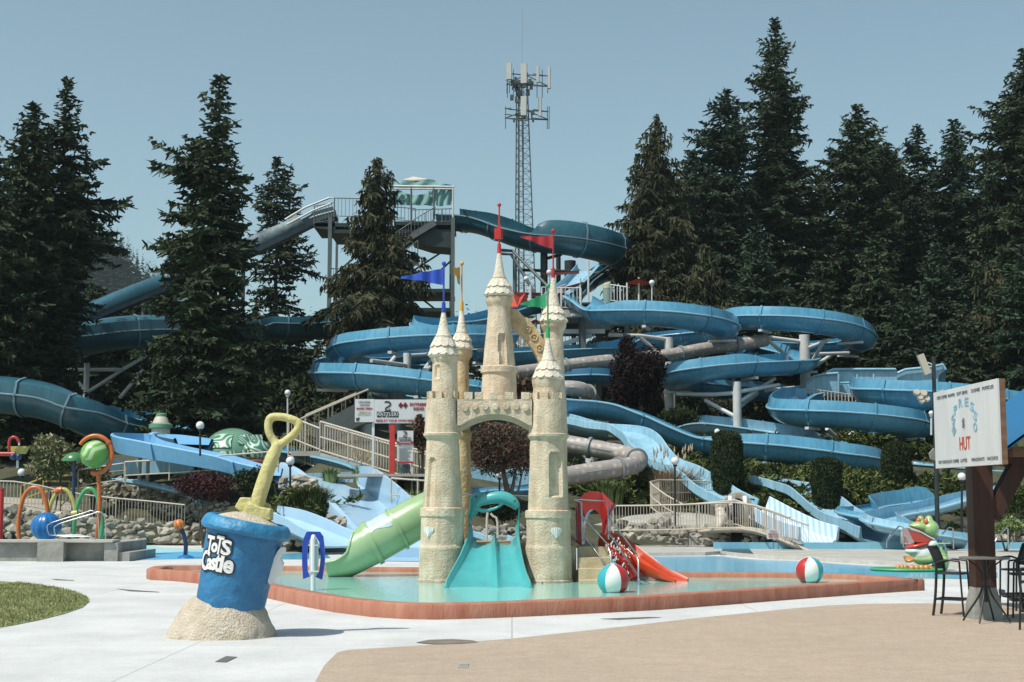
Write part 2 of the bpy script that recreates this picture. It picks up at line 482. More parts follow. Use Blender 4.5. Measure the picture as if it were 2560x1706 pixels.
# ---- the river behind, in brighter blue, and its grey deck
m_river = M('river_water', (0.13, 0.46, 0.68), 0.16)
make_water(m_river, 0.25, 2.0, 5.0)
riv = [(1400, 1281), (1500, 1279.5), (1620, 1279), (1660, 1279), (1700, 1284), (1760, 1288), (1850, 1291), (1950, 1298), (2080, 1305), (2180, 1311), (2260, 1314), (2360, 1313), (2360, 1326), (2240, 1331), (2060, 1329), (1950, 1322), (1700, 1321), (1400, 1319)]
sheet('river_water', [G(*p) for p in riv], 0.008, m_river, 'bright blue pool water behind the red curb')
sheet('river_water', [G(*p) for p in ((560, 1274), (700, 1271), (750, 1274), (760, 1283), (700, 1286), (560, 1286))], 0.008, m_river, 'strip of blue pool water behind the bucket')
edge = [(1400, 1280), (1500, 1278), (1620, 1277), (1655, 1274.5), (1700, 1280), (1760, 1285), (1850, 1288), (1950, 1295), (2080, 1302), (2180, 1308), (2260, 1311), (2400, 1309)]
mb = MB()
ee = [G(*p) for p in edge]
mb.grid([[Vector((p.x, p.y - .02, 0.0)) for p in ee], [Vector((p.x, p.y, .13)) for p in ee], [Vector((p.x, p.y + .5, .13)) for p in ee], [Vector((p.x, p.y + .55, .0)) for p in ee]])
m_cope = M('pool_coping', (0.50, 0.48, 0.44), 0.8, var=.1, bump=.2, bscale=20)
tag(mb.build('pool_coping', m_cope, smooth=30), 'rounded grey coping along the blue pool', 'coping')
sheet('pool_deck', [G(*p) for p in ((1380, 1262), (1480, 1258), (1640, 1256), (1900, 1252), (2500, 1254), (2500, 1304), (2260, 1307), (2080, 1298), (1850, 1284), (1700, 1276), (1655, 1270), (1500, 1274), (1380, 1277))], 0.004, m_greyc, 'grey concrete deck beyond the blue pool')
m_run = M('run_out_blue', (0.22, 0.52, 0.68), 0.35, var=.06)
mb = MB()
a, b = G(1640, 1262), G(2420, 1262)
mb.box(((a.x + b.x) / 2, a.y + .0, .14), (b.x - a.x, .25, .28))
tag(mb.build('run_out_wall', m_run), 'low blue wall of the slide run-out pool', 'wall')
# far hill
m_hill = M('far_hill', (0.03, 0.045, 0.03), 1.0, rgb2=(0.04, 0.06, 0.04), scale=0.02)
mb = MB(); rows = []
def HH(x, y):
    return 11 + max(0, (y - 420)) * 0.0 + 150 * math.exp(-((x + 290) / 140.0) ** 2 - ((y - 800) / 170.0) ** 2) + 34 * math.exp(-((x + 90) / 90.0) ** 2 - ((y - 780) / 150.0) ** 2) + 6 * sin(x * .03) * sin(y * .021)
for y in np.arange(560, 1200, 40): rows.append([Vector((x, y, max(10.5 if y > 560 else 9, HH(x, y) - 6))) for x in np.arange(-760, 500, 30)])
mb.grid(rows)
tag(mb.build('hills', m_hill, smooth=60), 'hazy forested hill far behind the slides', None, kind='structure')
# ---------------------------------------------------------------- the castle
from mathutils import noise as mnoise
m_stucco = M('sandy_stucco', (0.60, 0.475, 0.335), 0.9, rgb2=(0.73, 0.62, 0.475), scale=2.6, bump=0.55, bscale=22)
m_stuccod = M('ochre_stucco', (0.55, 0.38, 0.19), 0.9, rgb2=(0.66, 0.52, 0.33), scale=2.5, bump=0.6, bscale=14)
m_spire = M('pale_stucco', (0.70, 0.62, 0.49), 0.85, rgb2=(0.80, 0.74, 0.63), scale=3.0, bump=0.7, bscale=20)
m_shell = M('white_shell_paint', (0.85, 0.85, 0.83), 0.6, bump=.3, bscale=20)
m_red = M('red_paint', (0.55, 0.035, 0.03), 0.4, var=.15)
m_blue = M('royal_blue_paint', (0.015, 0.06, 0.42), 0.4, var=.15)
m_yel = M('golden_paint', (0.66, 0.36, 0.06), 0.5, var=.1)
m_grn = M('green_paint', (0.02, 0.36, 0.13), 0.4, var=.1)
m_redflag = M('red_cloth', (0.42, 0.02, 0.03), 0.7, var=.2)
m_wood = M('deck_wood', (0.40, 0.27, 0.15), 0.8, var=.2)

def grime(m, lo=.80, hi=1.05):
    # rain streaks and a damp stain near the waterline
    n, l, b = nodes_of(m); geo = n.new('ShaderNodeNewGeometry'); mp = n.new('ShaderNodeMapping'); mp.inputs['Scale'].default_value = (5, 5, .55); l.new(geo.outputs['Position'], mp.inputs[0])
    no = n.new('ShaderNodeTexNoise'); no.inputs['Scale'].default_value = 1.2; no.inputs['Detail'].default_value = 6; l.new(mp.outputs[0], no.inputs['Vector'])
    mr = n.new('ShaderNodeMapRange'); mr.inputs[1].default_value = .35; mr.inputs[2].default_value = .6; mr.inputs[3].default_value = lo; mr.inputs[4].default_value = hi; l.new(no.outputs['Fac'], mr.inputs[0])
    sp = n.new('ShaderNodeSeparateXYZ'); l.new(geo.outputs['Position'], sp.inputs[0]); ad = n.new('ShaderNodeMath'); ad.operation = 'MULTIPLY_ADD'; ad.inputs[1].default_value = .35; l.new(no.outputs['Fac'], ad.inputs[0]); l.new(sp.outputs[2], ad.inputs[2])
    m2 = n.new('ShaderNodeMapRange'); m2.inputs[1].default_value = .34; m2.inputs[2].default_value = .52; m2.inputs[3].default_value = .70; m2.inputs[4].default_value = 1.0; l.new(ad.outputs[0], m2.inputs[0])
    mu = n.new('ShaderNodeMath'); mu.operation = 'MULTIPLY'; l.new(mr.outputs[0], mu.inputs[0]); l.new(m2.outputs[0], mu.inputs[1])
    old = b.inputs['Base Color'].links[0].from_socket; s_ = n.new('ShaderNodeVectorMath'); s_.operation = 'SCALE'; l.new(old, s_.inputs[0]); l.new(mu.outputs[0], s_.inputs['Scale']); l.new(s_.outputs[0], b.inputs['Base Color'])
grime(m_stucco); grime(m_stuccod); grime(m_spire, .86, 1.04)
def tower_mesh(mb, c, prof, niches=(), n=72, dz=0.045, rough=0.007, seed=0):
    zs = []; prof = sorted(prof)
    pz = [p[0] for p in prof]; pr = [p[1] for p in prof]
    z = pz[0]
    lv = set(round(p, 4) for p in pz)
    while z < pz[-1]: lv.add(round(z, 4)); z += dz
    rows = []
    for z in sorted(lv):
        r0 = float(np.interp(z, pz, pr)); row = []
        for k in range(n):
            a = 2 * pi * k / n
            r = r0 + rough * mnoise.noise(Vector((cos(a) * 1.3 + seed, sin(a) * 1.3, z * 2.6))) * 1.6 + rough * .5 * mnoise.noise(Vector((cos(a) * 4 + seed, sin(a) * 4, z * 8)))
            for (az, hw, z0, z1, dep) in niches:
                da = (a - az + pi) % (2 * pi) - pi; x = da * r0
                top = z1 - hw
                if abs(x) < hw and z > z0 and (z < top or x * x + (z - top) ** 2 < hw * hw): r -= dep
                elif abs(x) < hw * 1.3 and z > z0 - .03 and (z < top or x * x + (z - top) ** 2 < (hw * 1.3) ** 2): r += .012
            row.append(Vector((c[0] + r * cos(a), c[1] + r * sin(a), z)))
        rows.append(row)
    mb.grid(rows, closed=True)
    k = len(mb.v) - n
    mb.add([mb.v[k + i] for i in range(n)], [tuple(range(n))])
def sector(mb, c, a0, a1, ri, ro, z0, z1, n=4):
    for i in range(1):
        rows = []
        aa = [a0 + (a1 - a0) * k / n for k in range(n + 1)]
        bot_o = [Vector((c[0] + ro * cos(a), c[1] + ro * sin(a), z0)) for a in aa]
        top_o = [p + Vector((0, 0, z1 - z0)) for p in bot_o]
        bot_i = [Vector((c[0] + ri * cos(a), c[1] + ri * sin(a), z0)) for a in aa]
        top_i = [p + Vector((0, 0, z1 - z0)) for p in bot_i]
        mb.grid([bot_i, top_i, top_o, bot_o])
        for j in (0, n): mb.add([bot_i[j], top_i[j], top_o[j], bot_o[j]], [(0, 1, 2, 3)])
def scales(mb, c, z0, r0, z1, r1, n, w=1.0, off=0.0):
    """rounded tiles hanging on a cone between (z0,r0) at the bottom and (z1,r1) at the top"""
    L = sqrt((z1 - z0) ** 2 + (r1 - r0) ** 2)
    for k in range(n):
        a = 2 * pi * (k + off) / n; hw = pi * r0 / n * 1.02
        pts = [(-hw, L), (-hw, hw * .8)] + [(-hw * cos(t), hw * .8 - hw * .8 * sin(t)) for t in np.linspace(0.25, pi - .25, 7)] + [(hw, hw * .8), (hw, L)]
        P = []
        for (x, s_) in pts:
            t = s_ / L; r = r0 + (r1 - r0) * t + .028 * (1 - t) + .006; z = z0 + (z1 - z0) * t
            an = a + x / max(r0 + (r1 - r0) * t * .55, .05)
            P.append(Vector((c[0] + r * cos(an), c[1] + r * sin(an), z)))
        d = Vector((cos(a), sin(a), .3)) * -.025
        mb.prism(P, d)
CD = 34.1
castle = thing('castle', 'cream play castle with round towers, an arch and coloured flags, standing in the shallow pool', 'castle', W(1136, 1336, CD))
def castle_tower(cx, D, body, flare, cone, flag=None, niches=(), parapet=None, shell=None, ochre=False, seed=0):
    """body: [(y, half width)] on the plan; cone: (y_eave, hw_eave, y_band, hw_band, y_apex)"""
    u = PX(D); X = lambda x: W(x, 1150, D).x
    Z = lambda y: W(cx, y, D).z
    c = (X(cx), D)
    mb = MB()
    prof = [(Z(y), h * u) for y, h in body]
    nn = [(radians(a), w * u, Z(yb), Z(yt), d) for a, w, yb, yt, d in niches]
    tower_mesh(mb, c, prof, nn, seed=seed)
    tw = mb.build('tower', m_stuccod if ochre else m_stucco, castle, smooth=35)
    ye, he, yb, hb, ya = cone
    # spire
    mb = MB(); ze, zb, za = Z(ye), Z(yb), Z(ya); re, rb = he * u, hb * u
    pr = [(ze - .03, re * .93), (ze, re), (ze + .02, re)]
    for t in np.linspace(0.05, 1, 8): pr.append((ze + (zb - ze) * t, re + (rb * 1.06 - re) * (t ** 0.8)))
    pr.append((zb + .005, rb * 1.12))
    for t in np.linspace(0.0, 1, 9): pr.append((zb + .01 + (za - zb) * t, rb * .98 + (4.0 * u - rb * .98) * (t ** 0.75)))
    mb.lathe((c[0], c[1], 0), pr, 36)
    sp = mb.build('spire', m_spire, tw, smooth=35)
    mb = MB(); zm = ze + (zb - ze) * .46; rm = re + (rb - re) * .40
    scales(mb, c, ze + .01, re * 1.0, zm + .1, rm * .9, 12)
    scales(mb, c, zm, rm * 1.05, zb, rb * 1.02, 11, off=.5)
    mb.build('scale_tiles', m_spire, tw, smooth=30)
    if parapet:
        yt, yb_, h = parapet; mb = MB(); z1, z0 = Z(yt), Z(yb_); R_ = h * u; k = 10
        for i in range(k):
            a = 2 * pi * i / k + radians(-90 + 12)
            sector(mb, c, a, a + 2 * pi / k * .62, R_ - .13, R_, z0, z1)
        mb.build('battlement', m_stucco, tw, smooth=30)
    if shell:
        sx_, sy_, az = shell; mb = MB(); a = radians(az); zc_ = Z(sy_)
        rr = float(np.interp(zc_, sorted(p[0] for p in prof), [p[1] for p in sorted(prof)]))
        er = Vector((cos(a), sin(a), 0)); et = Vector((-sin(a), cos(a), 0)); o = Vector((c[0], c[1], zc_)) + er * (rr - .01)
        rows = []
        for j in range(7):
            t = j / 6; row = []
            for i in range(21):
                th = -1 + 2 * i / 20; w = .02 + .12 * sin(min(1, t * 1.15) * pi / 2); rid = .018 * abs(cos(th * pi * 3)) * (0.3 + t)
                zz_ = -.12 + .25 * t * (1 - .12 * th * th * t) ; row.append(o + et * (th * w * (1.0 - .0 * t)) + Vector((0, 0, zz_)) + er * (.05 * (1 - th * th) + rid))
            rows.append(row)
        mb.grid(rows)
        base = [o + et * (x * .13) + Vector((0, 0, z * .8)) for x, z in ((-.1, -.16), (.1, -.16), (.9, .05), (.95, .12), (0, .17), (-.95, .12), (-.9, .05))]
        mb.prism([p - er * .02 for p in base], er * .03)
        mb.build('shell_relief', m_shell, tw, smooth=50)
    if flag:
        kind, yt, mat = flag
        mb = MB(); zt = Z(yt); za_ = Z(ya)
        mb.cyl((c[0], c[1], za_ - .03), (c[0], c[1], za_ + .22), .055, .045, 12)
        mb.cyl((c[0], c[1], za_ + .2), (c[0], c[1], zt), .022, .022, 8)
        mb.ball((c[0], c[1], zt), .055, 12)
        mb.build('flagpole', mat, tw, smooth=40)
        return tw, c, Z, u
    return tw, c, Z, u
def cloth(name, mat, parent, c, Z, u, pts, D):
    """pennant: pts = (plan x, y_top, y_bottom, depth offset)"""
    mb = MB(); ra = []; rows = []
    P = crom([(W(x, yt, D).x, W(x, yt, D).z, W(x, yb, D).z, d) for x, yt, yb, d in pts], .05)
    for i, p in enumerate(P):
        dd = p[3] + .03 * sin(i * .9)
        rows.append([Vector((p[0], D + dd, p[1] + (p[2] - p[1]) * t)) for t in (0, .33, .66, 1)])
    mb.grid(rows); rows2 = [[q + Vector((0, .008, 0)) for q in r] for r in rows]; mb.grid(rows2)
    mb.build(name, mat, parent, smooth=60)
def C(*t): return t
m_bluef = M('blue_cloth', (0.01, 0.05, 0.38), 0.6, rgb2=(0.02, 0.09, 0.55), scale=2.0, stretch=(9, 9, .4))
m_yelf = M('yellow_flag', (0.62, 0.34, 0.06), 0.6, var=.1)
m_grnf = M('green_cloth', (0.015, 0.30, 0.12), 0.6, var=.1)

tw, c, Z, u = castle_tower(1017, CD, [(1345, 57), (1331, 56), (1329, 53), (1290, 52), (1258, 52.5), (1252, 50), (1188, 49), (1186, 51.5), (1168, 51.5), (1166, 45), (1043, 38), (1010, 37), (1002, 44), (997, 44.5), (995, 42), (925, 38), (918, 37.5)],
    None, (819, 34, 774, 18.5, 716), ('b', 606, m_blue), niches=[(-125, 9, 1170, 1053, .05)], parapet=(901, 918, 37.5), shell=(990, 1222, -125), seed=1)
cloth('flag', m_bluef, tw, c, Z, u, [(1022, 616, 655, 0), (1000, 620, 652, .05), (970, 626, 646, -.03), (945, 631, 643, .04), (921, 636, 640, 0)], CD)
# inner drum above the battlement
mb = MB(); X = W(1021, 1150, CD).x
tower_mesh(mb, (X, CD), [(Z(930), 31.5 * u), (Z(835), 28.5 * u), (Z(828), 32 * u), (Z(820), 32.5 * u), (Z(818), 29 * u)], [(radians(-125), 7 * u, Z(872), Z(842), .04)], seed=4)
mb.build('upper_drum', m_stucco, tw, smooth=35)

tw2, c2, Z2, u2 = castle_tower(1059, 36.6, [(1330, 27), (1186, 26), (1010, 21), (1003, 25), (996, 25), (990, 20), (860, 17), (830, 17), (818, 24), (806, 25)],
    None, (803, 26, 765, 13.5, 712), ('y', 606, m_yel), ochre=True, seed=2)
cloth('flag', m_yelf, tw2, c2, Z2, u2, [(1057, 614, 655, 0), (1052, 616, 652, -.1), (1050, 620, 640, -.25), (1044, 618, 636, -.35)], 36.6)
tw3, c3, Z3, u3 = castle_tower(1146.5, 36.0, [(935, 43), (859, 39), (857, 43), (845, 43), (843, 38), (840, 37.5), (720, 26), (706, 26.5), (694, 31), (684, 31.5)],
    None, (680, 33.5, 640, 16, 580), ('r', 471, m_red), niches=[(-76, 8.5, 841, 770, .07)], seed=3)
mb = MB()
mb.box((c3[0], 36.0 - .07, Z3(536)), (.09, .10, .34)); mb.box((c3[0] + .06, 36.0 + .02, Z3(539)), (.07, .10, .22)); mb.box((c3[0] - .08, 36.0 - .0, Z3(537)), (.09, .03, .28))
mb.build('flag', m_red, tw3)
tw4, c4, Z4, u4 = castle_tower(1273, 36.6, [(1330, 34), (1190, 33), (1010, 30), (905, 26.5), (780, 22.5), (765, 23), (752, 29.5), (744, 30)],
    None, (741, 32, 703, 15.5, 636), ('r', 531, m_redflag), seed=5)
cloth('flag', m_redflag, tw4, c4, Z4, u4, [(1272, 541, 572, 0), (1250, 543, 566, .05), (1225, 544, 556, -.03), (1195, 543, 545.5, 0)], 36.6)
tw5, c5, Z5, u5 = castle_tower(1260, CD, [(1350, 58), (1333, 57), (1331, 54), (1290, 53), (1258, 52.5), (1252, 51), (1192, 50), (1190, 52.5), (1174, 52.5), (1172, 46), (1043, 42), (1012, 42), (1004, 48), (999, 48), (997, 45), (925, 42), (920, 41.5)],
    None, (871, 35.5, 829, 16, 774), ('g', 658, m_grn), niches=[(-68, 15, 1140, 1040, .09)], parapet=(904, 921, 41.5), shell=(1284, 1224, -72), seed=6)
cloth('flag', m_grnf, tw5, c5, Z5, u5, [(1254, 674, 708, 0), (1235, 682, 706, .05), (1215, 691, 704, -.03), (1196, 698, 701, 0)], CD)
mb = MB(); X = W(1257, 1150, CD).x
tower_mesh(mb, (X, CD), [(Z5(935), 34 * u5), (Z5(893), 31 * u5), (Z5(884), 33.5 * u5), (Z5(874), 35 * u5), (Z5(871), 30 * u5)], [], seed=7)
mb.build('upper_drum', m_stucco, tw5, smooth=35)
# arch between the front towers
u = PX(CD); D0 = CD - .30; D1 = 36.4
top = 920; xs_ = np.linspace(1052, 1222, 25)
def under(x):
    t = (x - 1137) / 80.0; return 953 + 27 * min(1, t * t) ** 1.0
mb = MB()
for a, b in zip(xs_[:-1], xs_[1:]):
    A, B = W(a, under(a), CD), W(b, under(b), CD); TA, TB = W(a, top, CD), W(b, top, CD)
    vs = []
    for (p, q) in ((A, TA), (B, TB)):
        for d in (D0, D1): vs += [Vector((p.x, d, p.z)), Vector((p.x, d, q.z))]
    mb.add(vs, [(0, 4, 5, 1), (2, 3, 7, 6), (0, 2, 6, 4), (1, 5, 7, 3)])
mb.build('arch', m_stucco, castle, smooth=20)
mb = MB()
for i, x in enumerate((1077, 1101, 1134, 1170, 1207)):
    p = W(x, 912, CD); mb.box((p.x, D0 + .07, p.z), ((19 if i not in (2,) else 15) * u, .16, 17 * u))
mb.build('battlement', m_stucco, castle, smooth=20)
for x in (1070, 1092, 1116, 1139, 1163, 1186, 1208):
    p = W(x, 937 if x not in (1070, 1208) else 940, CD); mb = MB()
    mb.tube([(p.x, D0 + .01, p.z), (p.x, D0 - .035, p.z), (p.x, D0 - .045, p.z)], [7.4 * u, 7.4 * u, 6.4 * u], 20)
    mb.build('round_boss', m_stucco, castle, smooth=40)
# flying buttress from the tall tower to the right rear tower
mb = MB(); rows = []
o_ = [(1170, 708), (1190, 719), (1206, 731), (1222, 745), (1240, 770), (1262, 800)]
i_ = [(1170, 750), (1190, 765), (1206, 780), (1222, 802), (1236, 830), (1252, 905)]
O_ = crom([(*p, 0) for p in o_], 6); I_ = crom([(*p, 0) for p in i_], 6)
n_ = 24
def samp(L_, t):
    k = t * (len(L_) - 1); i = min(int(k), len(L_) - 2); f = k - i; return L_[i] * (1 - f) + L_[i + 1] * f
for j in range(n_ + 1):
    o1, i1 = samp(O_, j / n_), samp(I_, j / n_)
    step = 3.0 * (1 if (j // 3) % 2 else 0)
    A, B = W(o1[0], o1[1] - step, 36.3), W(i1[0], i1[1], 36.3)
    rows.append([Vector((A.x, 36.1, A.z)), Vector((B.x, 36.1, B.z)), Vector((B.x, 36.7, B.z)), Vector((A.x, 36.7, A.z))])
mb.grid(rows, closed=True)
mb.build('buttress', m_stuccod, castle, smooth=25)
for t in (.18, .36, .54, .72):
    p_ = samp(O_, t) * .62 + samp(I_, t) * .38; p = W(p_[0], p_[1], 36.1); mb = MB()
    ring_ = [Vector((p.x + .085 * cos(a), 36.09, p.z + .085 * sin(a))) for a in np.linspace(0, 2 * pi, 16, endpoint=False)]
    mb.tube(ring_, .018, 6, closed=True); mb.ball((p.x, 36.09, p.z), .03, 8)
    mb.build('round_boss', m_stuccod, castle, smooth=40)
# deck under the arch, with steps to the right
zd = 1.02
mb = MB(); xa_, xb_ = W(1062, 1250, 35).x, W(1322, 1250, 35).x
mb.box(((xa_ + xb_) / 2, 35.6, zd / 2 + .02), (xb_ - xa_, 2.3, zd - .06)); mb.build('plinth', m_stucco, castle)
mb = MB(); mb.box(((xa_ + xb_) / 2, 35.58, zd), (xb_ - xa_ + .06, 2.42, .06)); mb.build('deck', m_wood, castle)
# small spout on the tower
mb = MB(); p = W(1238, 1325, 33.4); mb.cyl((p.x, 33.45, p.z - .05), (p.x, 33.45, p.z + .03), .03, .02, 8); mb.build('water_jet', m_shell, castle)
# steps
m_step = M('sand_painted_steps', (0.48, 0.38, 0.23), 0.85, rgb2=(0.60, 0.52, 0.36), scale=3, bump=.3)
st = thing('steps', 'sand coloured steps leading down from the castle deck into the pool', 'steps', W(1360, 1345, 34))
sx0, sx1 = W(1328, 1250, 34.5).x, W(1398, 1250, 34.5).x
for i in range(4):
    z1 = .96 - i * .24; y0 = 34.9 - i * .45
    mb = MB(); mb.box(((sx0 + sx1) / 2, y0 - .225, z1 / 2), (sx1 - sx0 + i * .02, .45, z1)); mb.build('step', m_step, st)
m_steel = M('stainless_steel', (0.62, 0.63, 0.63), 0.25, metal=1.0)
def rail(name, label, cat, pts, r, mat, loc=None, group=None, n=8):
    t = thing(name, label, cat, loc or pts[0][0], group)
    for p in pts: mb = MB(); mb.tube(p, r, n); mb.build('rail', mat, t, smooth=50)
    return t
def WW(l): return [W(*p) for p in l]
rail('handrail', 'bent steel handrail on the left of the castle steps', 'handrail', [WW([(1320, 1148, 35.4), (1336, 1155, 35.2), (1338, 1187, 35.0), (1395, 1250, 33.9), (1404, 1275, 33.6), (1404, 1345, 33.5)]), WW([(1336, 1155, 35.2), (1338, 1225, 35.0), (1400, 1310, 33.6)]), WW([(1338, 1185, 35.05), (1338, 1240, 35.05)])], .022, m_steel)
rail('handrail', 'bent steel handrail on the right of the castle steps, nearest the red slide', 'handrail', [WW([(1385, 1152, 35.4), (1397, 1156, 35.2), (1397, 1186, 35.0), (1462, 1273, 33.2), (1467, 1290, 33.0), (1467, 1356, 32.9)]), WW([(1397, 1186, 35.0), (1398, 1240, 35.0)]), WW([(1397, 1222, 35.0), (1466, 1322, 33.0)]), WW([(1320, 1148, 35.6), (1385, 1152, 35.6)])], .022, m_steel)
rail('crossbar', 'thin white bar between the castle towers above the turquoise slide', 'bar', [WW([(1058, 1137, 35.0), (1214, 1140, 35.0)])], .018, M('white_metal', (0.7, 0.7, 0.68), .4))

# ---------------------------------------------------------------- turquoise double slide
m_teal = M('turquoise_fibreglass', (0.08, 0.42, 0.44), 0.28, var=.06, coat=.3)
m_teald = M('turquoise_trim', (0.04, 0.42, 0.45), 0.25)
m_black = M('black_paint', (0.012, 0.013, 0.013), 0.45)
ds = thing('double_slide', 'turquoise double lane slide with an arched hood of two leaping dolphins', 'slide', W(1130, 1346, 33))
keys = [  # D, floor z, plan y used for x, left, divider, right, wall height, divider height
    (34.55, 1.07, 1250, 1083, 1137, 1187, .42, .20), (34.3, 1.03, 1250, 1079, 1136, 1190, .36, .26), (33.9, .90, 1262, 1074, 1137, 1191, .28, .26), (33.3, .60, 1290, 1059, 1140, 1197, .22, .20),
    (32.6, .30, 1320, 1038, 1142, 1207, .17, .15), (32.0, .15, 1343, 1027, 1143, 1216, .14, .12), (31.7, .08, 1352, 1025, 1143, 1218, .10, .08)]
K_ = crom([(k[0], k[1], k[2] / 1000, k[3] / 1000, k[4] / 1000, k[5] / 1000, k[6], k[7]) for k in keys], .12)
rows = []
for k in K_:
    D, z, yy, l_, m__, r_, hw, hd = k; X_ = lambda x: W(x * 1000, yy * 1000, D).x
    L_, M_, R_ = X_(l_), X_(m__), X_(r_); e = .05
    row = [(L_ + .01, z - .08), (L_ - e, z + hw * .5), (L_ - e * .6, z + hw), (L_, z + hw + .015), (L_ + e * .5, z + hw * .9), (L_ + e * .9, z + hw * .35), (L_ + 2.2 * e, z + .03)]
    row += [(L_ + (M_ - L_) * t, z - .02 * sin(pi * t) * 1.5) for t in (.3, .45, .6, .75)]
    row += [(M_ - .07, z + .03), (M_ - .03, z + hd * .7), (M_, z + hd), (M_ + .03, z + hd * .7), (M_ + .07, z + .03)]
    row += [(M_ + (R_ - M_) * t, z - .02 * sin(pi * t) * 1.5) for t in (.25, .4, .55, .7)]
    row += [(R_ - 2.2 * e, z + .03), (R_ - e * .9, z + hw * .35), (R_ - e * .5, z + hw * .9), (R_, z + hw + .015), (R_ + e * .6, z + hw), (R_ + e, z + hw * .5), (R_ - .01, z - .08)]
    rows.append([Vector((a, D, b)) for a, b in row])
mb = MB(); mb.grid(rows, closed=True); mb.add(rows[0], [tuple(range(len(rows[0])))]); mb.add(rows[-1], [tuple(range(len(rows[0])))]); mb.build('chute', m_teal, ds, smooth=60)
for xa, ya, xb, yb in ((1079, 1254, 1079, 1190), (1191, 1232, 1193, 1162)):
    mb = MB(); mb.tube(WW([(xa, ya, 34.5), (xb, yb, 34.5)]), .024, 10); mb.tube(WW([(xa, ya + 6, 34.5), (xa, ya - 16, 34.5)]), .042, 10); mb.build('post', m_teald, ds, smooth=40)
def fuse(o, vox, it=6):
    m = o.modifiers.new('fuse', 'REMESH'); m.mode = 'VOXEL'; m.voxel_size = vox; m.use_smooth_shade = True
    s = o.modifiers.new('smooth', 'SMOOTH'); s.iterations = it; s.factor = .5
    return o
def taperpath(pts, rad, D):
    P = crom([(*W(x, y, D), r * PX(D)) for (x, y), r in zip(pts, rad)], .03)
    return [Vector(p[:3]) for p in P], [max(.004, p[3]) for p in P]
for nm, pts, rad, D, extra in (
    ('dolphin', [(1094, 1164), (1106, 1153), (1124, 1146), (1146, 1143), (1164, 1146), (1179, 1155), (1190, 1168)], [6, 10, 13, 14.5, 14.5, 13, 8], 34.45, [((1092, 1168), (1112, 1174), (1136, 1169), (1156, 1158), 4, 5, 4, 3)]),
    ('dolphin', [(1116, 1142), (1104, 1140), (1094, 1147), (1091, 1160), (1088, 1174), (1082, 1186), (1078, 1197)], [7, 10, 14, 14, 11, 8, 4], 34.7, [])):
    mb = MB(); P, R_ = taperpath(pts, rad, D); mb.tube(P, R_, 14)
    for e in extra:
        P, R_ = taperpath(e[:4], e[4:], D - .05); mb.tube(P, R_, 8)
    fuse(mb.build(nm, m_teal, ds, smooth=60), .022, 4)
for x, y, D in ((1094, 1141, 34.52), (1183, 1152, 34.27)):
    mb = MB(); mb.ball(W(x, y, D), .022, 10); mb.build('eye', m_black, ds, smooth=60)

# ---------------------------------------------------------------- green tube slide
m_gtube = M('light_green_fibreglass', (0.29, 0.44, 0.22), 0.32, rgb2=(0.37, 0.52, 0.30), scale=.8, coat=.3)
m_clear = M('cloudy_clear_panel', (0.55, 0.66, 0.66), 0.12, var=.15, scale=2)
gt = thing('tube_slide', 'pale green tube slide with a clear panel, curving from the left tower into the pool', 'slide', W(800, 1322, 36.8))
tp_ = crom([(*W(1000, 1172, 36.9), 5), (*W(960, 1190, 36.8), 5), (*W(913, 1216, 36.7), 5), (*W(856, 1248, 36.6), 5), (*W(840, 1256, 36.6), 18), (*W(824, 1264, 36.6), 52), (*W(806, 1273, 36.6), 82), (*W(778, 1284, 36.6), 92), (*W(752, 1290, 36.6), 92)], .10)
def arc_sweep(path, r, th=.035, n=28, flat=0.0):
    mb = MB(); rows = []
    for i, p in enumerate(path):
        a = Vector(path[max(0, i - 1)][:3]); b = Vector(path[min(len(path) - 1, i + 1)][:3]); t = (b - a).normalized()
        rt = t.cross(Vector((0, 0, 1))).normalized(); up = rt.cross(t)
        op = radians(p[3]); c_ = Vector(p[:3])
        o = []; inn = []
        for k in range(n + 1):
            an = pi / 2 + op + (2 * pi - 2 * op) * k / n
            d = rt * cos(an) + up * sin(an); o.append(c_ + d * r); inn.append(c_ + d * (r - th))
        rows.append(o + inn[::-1])
    mb.grid(rows, closed=True)
    for r_ in (rows[0], rows[-1]):
        m2 = len(r_); h = m2 // 2
        mb.add(r_, [(k, k + 1, m2 - 2 - k, m2 - 1 - k) for k in range(h - 1)])
    return mb
arc_sweep(tp_, .54).build('tube', m_gtube, gt, smooth=50)
def ring_at(path, i, r, w=.05, th=.05):
    a = Vector(path[max(0, i - 1)][:3]); b = Vector(path[min(len(path) - 1, i + 1)][:3]); t = (b - a).normalized()
    rt = t.cross(Vector((0, 0, 1))).normalized(); up = rt.cross(t); c_ = Vector(path[i][:3]); rows = []
    for (s, q) in ((-w, r - .01), (-w, r + th), (w, r + th), (w, r - .01)):
        rows.append([c_ + t * s + (rt * cos(x) + up * sin(x)) * q for x in np.linspace(0, 2 * pi, 32, endpoint=False)])
    return MB().grid(rows, closed=True)
def nearest(path, x, y, D):
    p = W(x, y, D); return min(range(len(path)), key=lambda i: (Vector(path[i][:3]) - p).length)
i1, i2 = nearest(tp_, 913, 1216, 36.7), nearest(tp_, 858, 1247, 36.6)
ring_at(tp_, i1, .54, .035).build('joint_ring', m_gtube, gt, smooth=40)
ring_at(tp_, i2, .54, .06).build('joint_ring', m_gtube, gt, smooth=40)
mb = MB(); rows = []
for i in range(i1 + 1, i2):
    a = Vector(tp_[i - 1][:3]); b = Vector(tp_[i + 1][:3]); t = (b - a).normalized()
    rt = t.cross(Vector((0, 0, 1))).normalized(); up = rt.cross(t); c_ = Vector(tp_[i][:3])
    sgn = 1 if rt.y < 0 else -1; w = .12 * sin(i * .9)
    rows.append([c_ + (rt * sgn * cos(x) + up * sin(x)) * .548 for x in np.linspace(radians(25) + w, radians(105), 12)])
